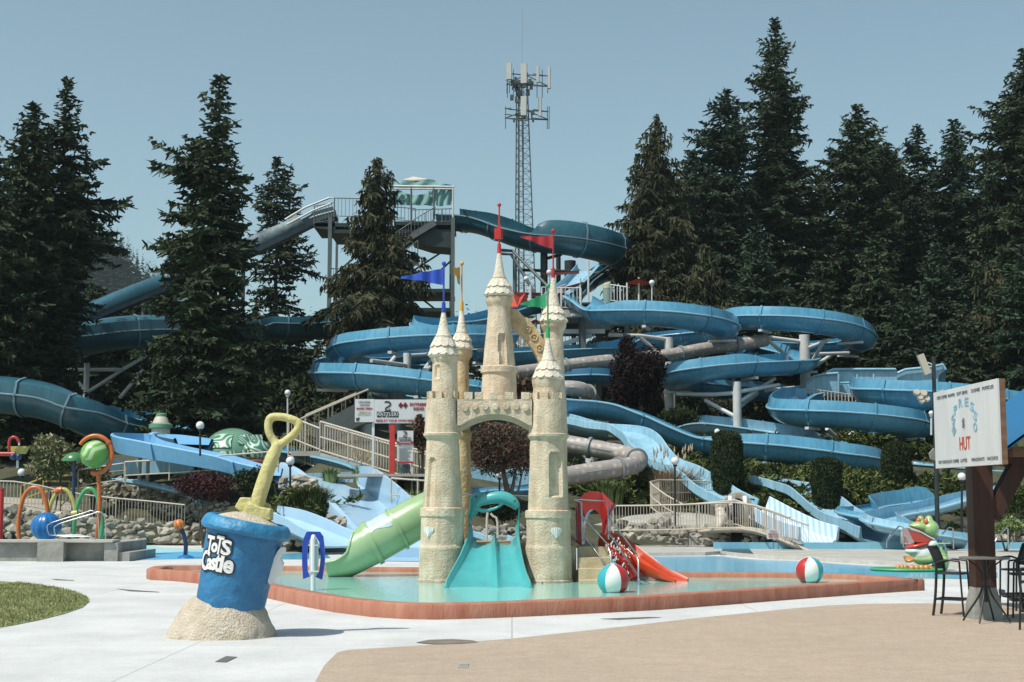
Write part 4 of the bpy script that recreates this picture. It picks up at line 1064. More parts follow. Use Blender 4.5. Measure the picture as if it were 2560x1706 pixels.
# --- dark teal raft slide from the tower
flume('wide dark teal raft slide leaving the stair tower and curling behind the trees', [(1030, 500, 118, 1.0, .1), (1060, 501, 117, .9, .1), (1100, 506, 116, .9, .1), (1140, 518, 115, .9, .1), (1180, 533, 114, .9, .1), (1215, 543, 113.4, .9, .1), (1232, 546, 113.2, 1.1, .1, .0), (1252, 549, 113, 1.2, .1, .35), (1290, 552, 113, 1.2, .1, .45), (1330, 558, 113.4, 1.2, .1, .45), (1380, 569, 114.5, 1.2, .1, .4), (1425, 585, 117, 1.2, .1, .3), (1445, 600, 121, 1.2, .1, .2), (1420, 612, 125, 1.4, .1, .1), (1380, 622, 126, 1, .1), (1330, 650, 124, 1, .1), (1290, 690, 121, 1, .1)], 1.45, m_slt, q=.88, ribs=3.6, group='dark teal raft slides', rib_mat=M('grey_blue_rib', (0.14, 0.24, 0.29), .4))
flume('bright inner length of blue chute below the raft slide', [(1350, 612, 112, .1, .3), (1325, 640, 110, .1, .3), (1300, 662, 108, .1, .3), (1275, 680, 106, .1, .3)], .9, m_slp, q=.5, ribs=9)
flume('dark teal covered raft slide loop seen between the trees on the left', [(128, 814, 99, .1, .5, 0), (150, 799, 99, .1, .5, 0), (180, 784, 99, .1, .6, 0), (205, 778, 99, .1, .9, .15), (250, 770, 99.5, .1, 1, .2), (320, 764, 100.5, .1, 1, .2), (400, 762, 102, .1, 1, .15), (480, 760, 105, .1, .6, 0), (550, 757, 108, .1, .6, 0), (600, 748, 110, .1, .6), (660, 749, 111, .1, .6), (705, 748, 112, .1, .7), (730, 747, 112.5, .1, 1.2), (780, 746, 113, .1, 1.3)], 1.45, m_slt, q=.88, ribs=3.6, group='dark teal raft slides', rib_mat=MATS['grey_blue_rib'])
flume('dark teal covered raft slide entering from the lower left edge', [(-90, 900, 78, .1, 1, .12), (-20, 904, 77.5, .1, 1, .12), (60, 912, 77, .1, 1, .12), (110, 921, 77, .1, 1, .1), (150, 934, 77, .1, .95, .06), (180, 946, 77, .1, .8, 0), (205, 957, 77.5, .1, .6, 0), (240, 972, 78.5, .1, .5), (290, 986, 80, .1, .45), (340, 998, 82, .1, .45), (400, 1008, 84, .1, .45), (460, 1014, 86, .1, .45)], 1.3, m_slt, q=.9, ribs=2.6, group='dark teal raft slides', rib_mat=MATS['grey_blue_rib'])
flume('blue trough running behind the lower dark raft slide', [(225, 960, 90, .9, .1), (300, 972, 90, .9, .1), (380, 985, 90, .9, .1), (450, 998, 90, .9, .1), (525, 1008, 90, .9, .1)], 1.0, m_sl, q=.7)
# --- straight covered speed slide
ss = thing('speed_slide', 'long straight covered speed slide running down to the left from the stair tower', 'water slide', W(500, 600, 112))
P = [W(770, 488, 116), W(722, 501, 116), W(690, 517, 115.5), W(540, 588, 113), W(380, 652, 110), (W(195, 728, 106)), W(90, 790, 104)]
Q = crom([tuple(p) for p in P], 1.2); mb = MB(); rows = []; cov = []
for i, p in enumerate(Q):
    a = Vector(Q[max(0, i - 1)]); b = Vector(Q[min(len(Q) - 1, i + 1)]); t = (b - a).normalized(); rt = t.cross(Vector((0, 0, 1))).normalized(); up = rt.cross(t); c_ = Vector(p)
    rows.append([c_ + rt * x + up * z for x, z in ((-.7, .35), (-.78, -.5), (-.4, -.72), (.4, -.72), (.78, -.5), (.7, .35), (.62, .35), (.62, -.4), (-.62, -.4), (-.62, .35))])
    if c_.x < W(712, 500, 116).x and c_.x > W(380, 650, 110).x:
        w = .05 * sin(i * 2.1) + .04 * sin(i * .9)
        cov.append([c_ + rt * (.76 * cos(x)) + up * (.1 + (.78 + w) * sin(x)) for x in np.linspace(-.35, pi + .35, 14)])
mb.grid(rows, closed=True); mb.build('flume', M('dark_grey_fibreglass', (.03, .05, .065), .4, var=.2), ss, smooth=35)
m_tarp = M('silvery_tarpaulin', (0.06, 0.09, 0.10), 0.45, rgb2=(0.24, 0.30, 0.32), scale=.7, bump=.6, bscale=3)
mb = MB(); mb.grid(cov); mb.build('tarpaulin_cover', m_tarp, ss, smooth=60)
mb = MB(); mb.tube([Vector(p) + Vector((0, 0, .05)) for p in Q if p[0] <= W(385, 650, 110).x + .8], .8, 14); mb.build('covered_tube', m_slt, ss, smooth=60)
mb = MB()
for s in (-.74, .74):
    mb.tube([Vector(p) + Vector((0, s, -.05 if s < 0 else .3)) for p in Q], .06, 6)
mb.tube([Vector(p) + Vector((0, -.5, -.72)) for p in Q], .09, 6)
mb.build('side_rail', m_wmet, ss, smooth=40)
for x, y in ((560, 600), (480, 640), (330, 690), (240, 735)):
    p = W(x, y, 111); mb = MB(); mb.cyl((p.x, p.y, T(p.x, p.y) - .2), p, .18, .15, 10); mb.build('support_post', m_gmet, ss, smooth=40)

# --- snake patterned tubes
m_snake = M('snake_pattern_fibreglass', (0.36, 0.31, 0.28), 0.5, var=.1)
n, l, b = nodes_of(m_snake)
vo = n.new('ShaderNodeTexVoronoi'); vo.inputs['Scale'].default_value = 2.7; vo.inputs['Randomness'].default_value = .35
tc = n.new('ShaderNodeTexCoord'); l.new(tc.outputs['Object'], vo.inputs['Vector'])
cr = n.new('ShaderNodeValToRGB'); cr.color_ramp.elements[0].position = .1; cr.color_ramp.elements[0].color = (.52, .44, .37, 1); cr.color_ramp.elements[1].position = .42; cr.color_ramp.elements[1].color = (.28, .25, .235, 1)
l.new(vo.outputs['Distance'], cr.inputs[0]); l.new(cr.outputs[0], b.inputs['Base Color'])
m_snake2 = M('grey_tube_flange', (0.24, 0.26, 0.27), 0.45)
def closed_tube(label, keys, r, mat, ring, ring_mat, name, group=None, n=20):
    P = crom([tuple(W(*k)) for k in keys], .4); c0 = Vector(P[len(P) // 2]); root = thing(name, label, 'water slide', c0, group)
    MB().tube(P, r, n).build('tube', mat, root, smooth=50)
    PP = [tuple(p) + (0,) for p in P]; L = 0; nx = ring * .6
    for i in range(1, len(P) - 1):
        L += (Vector(P[i]) - Vector(P[i - 1])).length
        if L > nx: nx += ring; ring_at(PP, i, r, .07, .11).build('joint_ring', ring_mat, root, smooth=40)
    for s in (-1, 1):
        sd = [Vector(p) + Vector((0, -r * .98 * 1 if s < 0 else r, 0)) for p in P]
        MB().tube(sd, .05, 6).build('side_seam', ring_mat, root, smooth=40)
    return root
closed_tube('upper snake patterned tube crossing behind the dark purple tree', [(1760, 782, 97), (1700, 792, 96), (1620, 802, 95), (1540, 816, 94), (1440, 826, 93), (1340, 836, 92), (1240, 850, 91), (1180, 858, 90)], .43, m_snake, 4.2, m_snake2, 'tube_slide', 'snake patterned tubes')
closed_tube('short humped snake patterned tube right of the castle', [(1235, 895, 85), (1290, 892, 84), (1330, 894, 84), (1350, 904, 85), (1362, 920, 87)], .45, m_snake, 2.2, m_snake2, 'tube_slide', 'snake patterned tubes')
closed_tube('lower snake patterned tube making a hairpin right of the castle', [(1260, 1012, 76), (1310, 1021, 75.5), (1370, 1032, 75), (1425, 1042, 74.6), (1460, 1052, 73.5), (1463, 1066, 71.8), (1435, 1074, 70.6), (1390, 1080, 70), (1340, 1088, 69.6), (1290, 1097, 69)], .46, m_snake, 3.4, m_snake2, 'tube_slide', 'snake patterned tubes')
# --- open pale lanes that end in the run-out
def lane(label, keys, mat, name='water_slide', cat='water slide', group='open lane slides'):
    P = crom([(*W(k[0], k[1], k[2]), k[3], k[4]) for k in keys], .3); root = thing(name, label, cat, Vector(P[-1][:3]), group)
    chute(P, th=.07, fl=.12).build('flume', mat, root, smooth=45); return root
lane('wavy pale blue open slide that drops past the snake head to the run-out', [(1240, 960, 82, .9, .5), (1310, 978, 80, .9, .5), (1370, 992, 79, .9, .5), (1430, 1000, 78, .95, .55), (1465, 1018, 76.6, 1, .6), (1490, 1050, 75.4, 1, .6), (1520, 1078, 74.4, 1, .6), (1570, 1098, 73, 1, .6), (1610, 1122, 72, 1.0, .6), (1650, 1150, 70.6, 1.0, .6), (1700, 1176, 69.0, 1, .6)], m_slp)
m_stripe = M('pale_striped_fibreglass', (0.42, 0.60, 0.78), 0.35)
n, l, b = nodes_of(m_stripe); wv = n.new('ShaderNodeTexWave'); wv.inputs['Scale'].default_value = 1.6; tc = n.new('ShaderNodeTexCoord'); l.new(tc.outputs['Object'], wv.inputs['Vector'])
cr = n.new('ShaderNodeValToRGB'); cr.color_ramp.elements[0].color = (.34, .50, .68, 1); cr.color_ramp.elements[1].color = (.60, .72, .84, 1); l.new(wv.outputs['Fac'], cr.inputs[0]); l.new(cr.outputs[0], b.inputs['Base Color'])
lane('striped pale slide coming out of the snake head beside the footbridge', [(1722, 1178, 68, 1.0, .8), (1760, 1200, 67, 1.05, .8), (1800, 1222, 66, 1.1, .8), (1840, 1240, 65, 1.1, .8), (1880, 1252, 64, 1.1, .8)], m_stripe)
lane('pale blue open slide dropping to the right outlet of the run-out', [(1740, 1116, 74, .9, .5), (1800, 1130, 73, .95, .55), (1850, 1144, 71.5, 1, .6), (1885, 1168, 70, 1, .6), (1915, 1193, 68.5, 1.0, .6), (1950, 1213, 67, 1.05, .6), (1995, 1232, 65.8, 1.1, .65), (2030, 1249, 64.5, 1.15, .75)], m_slp)
flume('open blue hairpin slide with a tall outer wall above the frog', [(2330, 1120, 66, .2, .3), (2240, 1140, 66.5, .2, .3), (2170, 1158, 66, .2, .3), (2100, 1176, 65, .2, .3), (2050, 1184, 64, .2, .3), (2022, 1192, 62.6, .3, .3), (2050, 1206, 60.8, .3, .3), (2110, 1222, 60.0, .3, .3), (2165, 1240, 59.8, .4, .4), (2195, 1250, 60, .5, .5)], .75, m_slp, q=.5, ribs=4)
flume('curved blue wall of the slide turning behind the hairpin', [(2150, 1172, 69.5, .1, .3), (2110, 1166, 69.5, 1.0, .1), (2050, 1172, 69, 1.0, .1), (1990, 1180, 68, 1.0, .1), (1966, 1188, 66.5, 1.0, .3), (1985, 1196, 65.5, .8, .3), (2030, 1206, 65, .4, .3)], .8, m_sl, q=.4, ribs=4)

# --- supports
def column(x, yt, D, r, label, arms=(), mat=None, yb=None):
    mat = mat or m_wmet; p = W(x, yt, D); t = thing('support_column', label, 'column', (p.x, p.y, T(p.x, p.y)), 'slide support columns')
    mb = MB(); mb.cyl((p.x, p.y, T(p.x, p.y) - .3 if yb is None else W(x, yb, D).z), p, r, n=18); mb.build('column', mat, t, smooth=40)
    for a in arms:
        mb = MB(); mb.tube(WW(a), .13, 10); mb.build('arm', mat, t, smooth=40)
    return t
column(1693, 878, 90, .27, 'tall thick white column under the middle right loop, behind the first clipped shrub', [[(1556, 906, 92), (1640, 907, 90.5), (1693, 903, 90)], [(1620, 920, 91), (1690, 958, 90)], [(1700, 900, 90), (1790, 885, 92)], [(1702, 922, 90), (1780, 870, 93)], [(1700, 935, 90), (1740, 905, 95)]])
column(1848, 770, 98, .36, 'tallest white column, left of the beige fence', [[(1705, 778, 97), (1770, 776, 97.5), (1848, 786, 98)], [(1760, 778, 97), (1845, 850, 98)], [(1852, 815, 98), (1950, 812, 100)], [(1860, 850, 98), (1912, 815, 100)], [(1856, 800, 98), (1904, 782, 96)], [(1860, 842, 98), (1893, 785, 96)], [(1760, 898, 93), (1840, 890, 97)]])
column(1536, 776, 95, .3, 'white column under the slide that leaves the upper platform', [[(1400, 770, 93), (1470, 772, 94), (1536, 780, 95)], [(1470, 775, 94), (1535, 830, 95)], [(1545, 806, 95), (1635, 805, 96)], [(1545, 830, 95), (1610, 812, 97)], [(1430, 830, 97), (1500, 820, 96)]])
column(1357, 1010, 79, .3, 'white column with a V of arms right of the castle', [[(1300, 1012, 79), (1357, 1020, 79), (1420, 1022, 79)], [(1315, 1015, 79), (1355, 1060, 79)], [(1362, 1060, 79), (1405, 1025, 79)]])
column(1439, 968, 84, .3, 'short white column behind the snake tube hairpin')
column(1545, 880, 99, .25, 'white column half behind the purple tree')
column(936, 812, 92, .26, 'white column under the upper left loop', [[(853, 829, 88), (936, 840, 92)], [(936, 818, 92), (990, 815, 94)], [(890, 842, 90), (912, 815, 93)], [(975, 850, 90), (995, 822, 93)], [(980, 850, 90), (1020, 825, 93)], [(1005, 812, 92), (1036, 795, 90)]])
column(912, 900, 86, .55, 'thick grey column behind the white sign board', [[(850, 905, 85), (912, 925, 86)], [(912, 925, 86), (1010, 918, 86)]], m_gmet)
column(840, 975, 82, .40, 'thick white column beneath the white sign board')
column(2072, 952, 88, .2, 'short white post under the far right slide', [[(2040, 980, 88), (2160, 975, 88)]])
column(1945, 1020, 88, .22, 'leaning white strut under the right loop', [[(1900, 985, 87), (1930, 1012, 88)], [(1930, 1020, 88), (1960, 995, 89)]])
column(200, 835, 101, .2, 'pale post with a triangle of arms under the covered left loop', [[(155, 850, 101), (282, 850, 101)], [(155, 850, 101), (198, 900, 101)], [(282, 850, 101), (204, 900, 101)], [(282, 850, 101), (340, 815, 102)], [(275, 915, 102), (330, 850, 102)]])
column(1250, 580, 114, .3, 'dark post holding up the raft slide right of the tall spire', [[(1250, 596, 114), (1290, 585, 115)]], m_dmet)
column(1283, 575, 117, .2, 'thinner dark post holding up the raft slide behind the red flag', [[(1200, 621, 116), (1340, 625, 117)]], m_dmet)
column(1310, 600, 122, .5, 'wide dark hub under the curl of the raft slide', [[(1310, 640, 122), (1410, 620, 120)], [(1290, 690, 116), (1400, 612, 120)]], m_dmet, yb=640)
column(1183, 592, 113, .17, 'pale thin post where the raft slide leaves the tower', [[(1150, 575, 112), (1178, 577, 113), (1290, 690, 110)], [(1152, 583, 113), (1175, 585, 113), (1238, 690, 112)], [(1183, 680, 113), (1250, 684, 113)]], m_gmet)
column(2065, 1250, 90, .3, 'hidden white post behind the right hand shrubs')

# ---------------------------------------------------------------- stair tower
stt = thing('stair_tower', 'tall dark steel stair tower with a netted shelter on top', 'tower', W(900, 900, 118))
for x, D in ((759, 113), (1041, 113), (775, 122), (1036, 122), (900, 122)):
    p = W(x, 500, D); mb = MB(); x0 = p.x; z0 = T(p.x, D)
    mb.box((x0, D, (p.z + z0) / 2), (.3 if D < 115 else .2, .3 if D < 115 else .2, p.z - z0)); mb.build('column', m_gmet, stt)
def deckz(y): return W(900, y, 113).z
for (xl, xr, y) in ((720, 800, 517), (757, 945, 532), (905, 1043, 513), (757, 900, 660), (757, 880, 722), (757, 1040, 712), (880, 1040, 668)):
    a, b = W(xl, y, 113), W(xr, y, 113); mb = MB(); mb.box(((a.x + b.x) / 2, 115.6, a.z), (b.x - a.x, 5.2, .3)); mb.build('floor', m_dmet, stt)
mb = MB(); mb.prism(WW([(945, 528, 113.2), (1038, 528, 113.2), (1038, 570, 113.2), (990, 566, 113.2), (945, 552, 113.2)]), (0, 3.5, 0)); mb.build('soffit', m_dmet, stt)
mb = MB(); mb.prism(WW([(718, 506, 113.0), (770, 510, 113.0), (770, 530, 113.0), (725, 524, 113.0)]), (0, 2, 0)); mb.build('soffit', m_dmet, stt)
def railing(pts, h, mat, parent, post=2.0, bal=.16, br=.012, pr=.035, mid=False, bottom=.12, top_r=.04):
    """pts: foot of the railing; builds rails, posts and balusters as parts of `parent`"""
    pts = [Vector(p) for p in pts]; up = Vector((0, 0, h))
    mb = MB(); mb.tube([p + up for p in pts], top_r, 8)
    mb.build('top_rail', mat, parent, smooth=40)
    mb = MB(); mb.tube([p + Vector((0, 0, bottom)) for p in pts], top_r * .8, 6); mb.build('bottom_rail', mat, parent, smooth=40)
    if mid: mb = MB(); mb.tube([p + up * .5 for p in pts], top_r * .8, 6); mb.build('middle_rail', mat, parent, smooth=40)
    dense = crom([tuple(p) for p in pts], bal) if False else None
    L = 0; bars = MB(); nb = 0; seg = []
    for a, b in zip(pts[:-1], pts[1:]):
        n_ = max(1, int(round((b - a).length / bal)))
        for k in range(n_): seg.append(a + (b - a) * k / n_)
    seg.append(pts[-1]); every = max(1, int(post / bal))
    if bal < 1:
        for p in seg: bars.bar(p + Vector((0, 0, bottom)), p + up, br * 2)
        bars.build('balusters', mat, parent)
    step = every if bal < 1 else 1
    for k in range(0, len(seg), step):
        mb = MB(); mb.cyl(seg[k], seg[k] + up, pr, n=8); mb.build('post', mat, parent, smooth=40)
for pts in ([(768, 500, 113), (930, 505, 113)], [(945, 515, 113), (1042, 512, 113)], [(757, 650, 113), (880, 652, 113)], [(757, 707, 113), (870, 708, 113)], [(905, 508, 113), (955, 512, 113)]):
    railing(WW(pts), 1.15 if pts[0][1] != 500 else 1.6, m_gmet, stt, 2.4, .3, .018, .05)
railing(WW([(722, 516, 113), (768, 508, 113)]), 1.5, m_gmet, stt, 2, .25, .02, .05)
mb = MB(); mb.tube(WW([(655, 505, 113), (700, 478, 113), (757, 455, 113)]), .09, 8); mb.tube(WW([(660, 516, 113), (720, 484, 113), (760, 468, 113)]), .08, 8); mb.tube(WW([(757, 455, 113), (765, 455, 113)]), .07, 8)
mb.build('chute_rail', m_wmet, stt, smooth=40)
# stair flights
for a, b in (((945, 545), (1000, 512)), ((890, 585), (945, 548)), ((880, 650), (960, 590)), ((790, 700), (860, 655))):
    A, B = W(*a, 112.8), W(*b, 112.8); mb = MB(); mb.bar(A, B, .1, .45); mb.bar(A + Vector((0, 1.3, 0)), B + Vector((0, 1.3, 0)), .1, .45)
    for k in range(9): p = A + (B - A) * k / 9; mb.box((p.x, p.y + .65, p.z), (.28, 1.3, .04))
    mb.build('stair_flight', m_gmet, stt)
    railing([A + Vector((0, 0, .2)), B + Vector((0, 0, .2))], 1.1, m_gmet, stt, 1.4, .3, .018, .04)
# shelter
m_net = M('teal_netting', (0.17, 0.36, 0.35), 0.8, rgb2=(0.26, 0.46, 0.44), scale=.8)
m_canvas = M('cream_canvas', (0.55, 0.50, 0.42), 0.8, var=.1)
for x in (897, 945, 997, 1041):
    for D in (113, 119):
        mb = MB(); mb.cyl(W(x, 505, D), W(x, 428 if D == 113 else 432, D), .08, n=8); mb.build('shelter_post', m_gmet if x < 1041 else m_wmet, stt, smooth=40)
mb = MB(); mb.tube(WW([(890, 428, 113), (1043, 430, 113)]), .1, 8); mb.tube(WW([(890, 434, 113), (1043, 435, 113)]), .07, 8); mb.tube(WW([(1041, 428, 113), (1041, 432, 119)]), .1, 8); mb.build('shelter_beam', m_wmet, stt, smooth=40)
def sag(name, mat, top_, bot_, D, amp):
    rows = []; n_ = 28
    for k in range(n_ + 1):
        t = k / n_; x = top_[0][0] + (top_[-1][0] - top_[0][0]) * t
        yt = np.interp(x, [p[0] for p in top_], [p[1] for p in top_]); yb = np.interp(x, [p[0] for p in bot_], [p[1] for p in bot_])
        rows.append([W(x, yt + (yb - yt) * s, D) + Vector((0, amp * sin(k * .7 + s * 3), 0)) for s in (0, .25, .5, .75, 1)])
    mb = MB(); mb.grid(rows); mb.grid([[p + Vector((0, .04, 0)) for p in r] for r in rows]); mb.build(name, mat, stt, smooth=60)
sag('netting', m_net, [(897, 436), (910, 440), (930, 450), (945, 455)], [(897, 470), (945, 472)], 113.4, .08)
sag('netting', m_net, [(915, 436), (935, 446), (955, 450), (975, 446), (1000, 436)], [(915, 470), (1000, 473)], 114.4, .1)
sag('netting', m_net, [(985, 440), (1000, 434), (1040, 436)], [(985, 445), (1005, 475), (1040, 470)], 113.2, .1)
sag('netting', m_net, [(899, 420), (925, 413), (955, 419), (985, 412), (1008, 421), (1041, 426)], [(899, 433), (1041, 431)], 113.6, .06)
mb = MB(); a = [W(x, y, D) for x, y, D in ((925, 414, 115.5), (950, 406, 117), (985, 412, 115.5), (1000, 415, 119), (912, 417, 119))]
mb.add(a + [p + Vector((0, 0, -.12)) for p in a], [(0, 1, 4), (0, 2, 1), (2, 3, 1), (3, 4, 1), (5, 9, 6), (5, 6, 7), (7, 6, 8), (8, 6, 9), (0, 5, 7, 2), (2, 7, 8, 3), (3, 8, 9, 4), (4, 9, 5, 0)]); mb.build('canopy', m_canvas, stt)
# sloping braces
mb = MB()
for a, b in (((775, 540), (900, 640)), ((1030, 570), (900, 655)), ((1036, 600), (960, 670)), ((760, 640), (850, 560)), ((960, 680), (1038, 740)), ((790, 560), (762, 520))): mb.tube(WW([(*a, 117), (*b, 117)]), .08, 6)
mb.build('bracing', m_gmet, stt, smooth=40)

# ---------------------------------------------------------------- phone mast
m_mast = M('mast_steel', (0.07, 0.09, 0.09), 0.5, var=.2)
m_ant = M('antenna_grey', (0.50, 0.50, 0.48), 0.5, var=.05)
MD = 230
mast = thing('phone_mast', 'tall lattice phone mast with two rings of white panel antennas and a whip aerial', 'mast', W(1204, 900, MD))
def mp_(x, y, d=0): return W(x, y, MD + d)
yt, yb = 180, 900
def mx_(y): 
    t = (y - yt) / (700 - yt); return (1187 - 3 * t, 1211 + 20 * t, 1199 + 6 * t)
legs = []
for k in range(3):
    pts = []
    for y in (yt, 400, 700, yb):
        a, b, c = mx_(y); x = (a, b, c)[k]; d = (-1.2, -1.2, 2.5)[k] * (.6 + .6 * (y - yt) / 520)
        pts.append(mp_(x, y, d))
    legs.append(pts); mb = MB(); mb.tube(pts, .12, 6); mb.build('leg', m_mast, mast, smooth=40)
def legp(k, y):
    a, b, c = mx_(y); x = (a, b, c)[k]; d = (-1.2, -1.2, 2.5)[k] * (.6 + .6 * (y - yt) / 520); return mp_(x, y, d)
mb = MB(); ys_ = list(np.arange(yt + 4, 900, 17.5))
for i, y in enumerate(ys_[:-1]):
    y2 = ys_[i + 1]
    for k in range(3):
        k2 = (k + 1) % 3; mb.tube([legp(k, y), legp(k2, y)], .045, 4)
        if i % 2: mb.tube([legp(k, y), legp(k2, y2)], .045, 4)
        else: mb.tube([legp(k2, y), legp(k, y2)], .045, 4)
    mb.tube([mp_(1192, y, -1), mp_(1192, y2, -1)], .16, 5)
    mb.tube([mp_(1203, y, -1), mp_(1203, y2, -1)], .05, 4)
mb.build('lattice', m_mast, mast, smooth=40)
mb = MB(); mb.tube([mp_(1199.5, 200), mp_(1199, 160), mp_(1200, 20)], [.08, .05, .04], 5); mb.build('whip_aerial', M('pale_aerial', (0.4, 0.33, 0.33), .6), mast)
def ringdeck(y, x0, x1, y1):
    mb = MB()
    for (a, b, c, d, e, f) in ((x0, y, 2, 1212, y + 6, -3), (1170, y + 2, -3, x1, y + 7, -1), (x0, y, 2, 1174, y - 1, -3), (x1, y + 7, -1, 1225, y + 2, 4), (x0, y1, 2, 1212, y1 + 6, -3), (x0, y1, 2, x1, y1 + 4, -1), (x0, y1 - 9, 2, 1212, y1 - 3, -3), (x1, y1 + 3, -1, 1225, y1, 4), (1200, y, 0, x1, y1 + 3, -1), (1200, y + 8, 0, x0, y1, 2)):
        mb.tube([mp_(a, b, c), mp_(d, e, f)], .09, 5)
    mb.build('antenna_frame', m_mast, mast)
ringdeck(168, 1163, 1258, 195); ringdeck(250, 1160, 1259, 272)
for x, yt_, yb_, w, d in ((1170, 145, 183, 12, -3), (1204, 147, 192, 14, -3.5), (1236, 153, 190, 6, -2), (1262, 155, 204, 6, -1), (1203.5, 222, 266, 13, -3.5), (1241, 224, 268, 6, -2)):
    a, b = mp_(x, yt_, d), mp_(x, yb_, d); mb = MB(); mb.box(((a.x + b.x) / 2, MD + d, (a.z + b.z) / 2), (w * PX(MD), .55, a.z - b.z), Matrix.Rotation(radians(-12), 3, 'Z')); mb.build('antenna_panel', m_ant, mast)
rnd = random.Random(8)
for k in range(46):
    x = rnd.uniform(1176, 1226) if k % 3 else rnd.uniform(1186, 1214); y = rnd.choice((rnd.uniform(172, 235), rnd.uniform(186, 206), rnd.uniform(250, 282))); p = mp_(x, y, rnd.uniform(-2.5, 2)); MB().box(p, (rnd.uniform(.2, .65), .5, rnd.uniform(.3, 1.0))).build('radio_unit', m_mast, mast)
for x in (1162, 1165, 1171, 1259, 1262, 1258): MB().tube([mp_(x, 190 if x % 2 else 245, 0), mp_(x - .5, 215 if x % 2 else 297, 0)], .06, 4).build('mounting_pipe', m_mast, mast)
for x in (1166, 1180, 1234, 1246): MB().tube([mp_(x, 160, -1), mp_(x, 225, -1)], .06, 4).build('mounting_pipe', m_mast, mast)
# ---------------------------------------------------------------- trees
m_con = M('conifer_needles', (0.013, 0.028, 0.014), 0.75, rgb2=(0.058, 0.080, 0.034), scale=.5, island=.6, spec=.25)
m_con2 = M('conifer_needles_bluish', (0.012, 0.028, 0.017), 0.75, rgb2=(0.042, 0.072, 0.036), scale=.5, island=.55, spec=.25)
m_ced = M('cedar_fronds', (0.020, 0.029, 0.014), 0.8, rgb2=(0.078, 0.076, 0.036), scale=.45, island=.6, spec=.2)
m_bark = M('bark', (0.09, 0.065, 0.05), 0.9, rgb2=(0.16, 0.12, 0.09), scale=3)
m_far = M('far_conifer_needles', (0.035, 0.058, 0.040), 0.9, rgb2=(0.055, 0.085, 0.055), scale=.2, island=.3, spec=.1)
def quads_from(cen, U, Vv):
    return np.stack([cen - U * .5, cen + U * .5, cen + U * .22 + Vv, cen - U * .22 + Vv], 1).reshape(-1, 3)
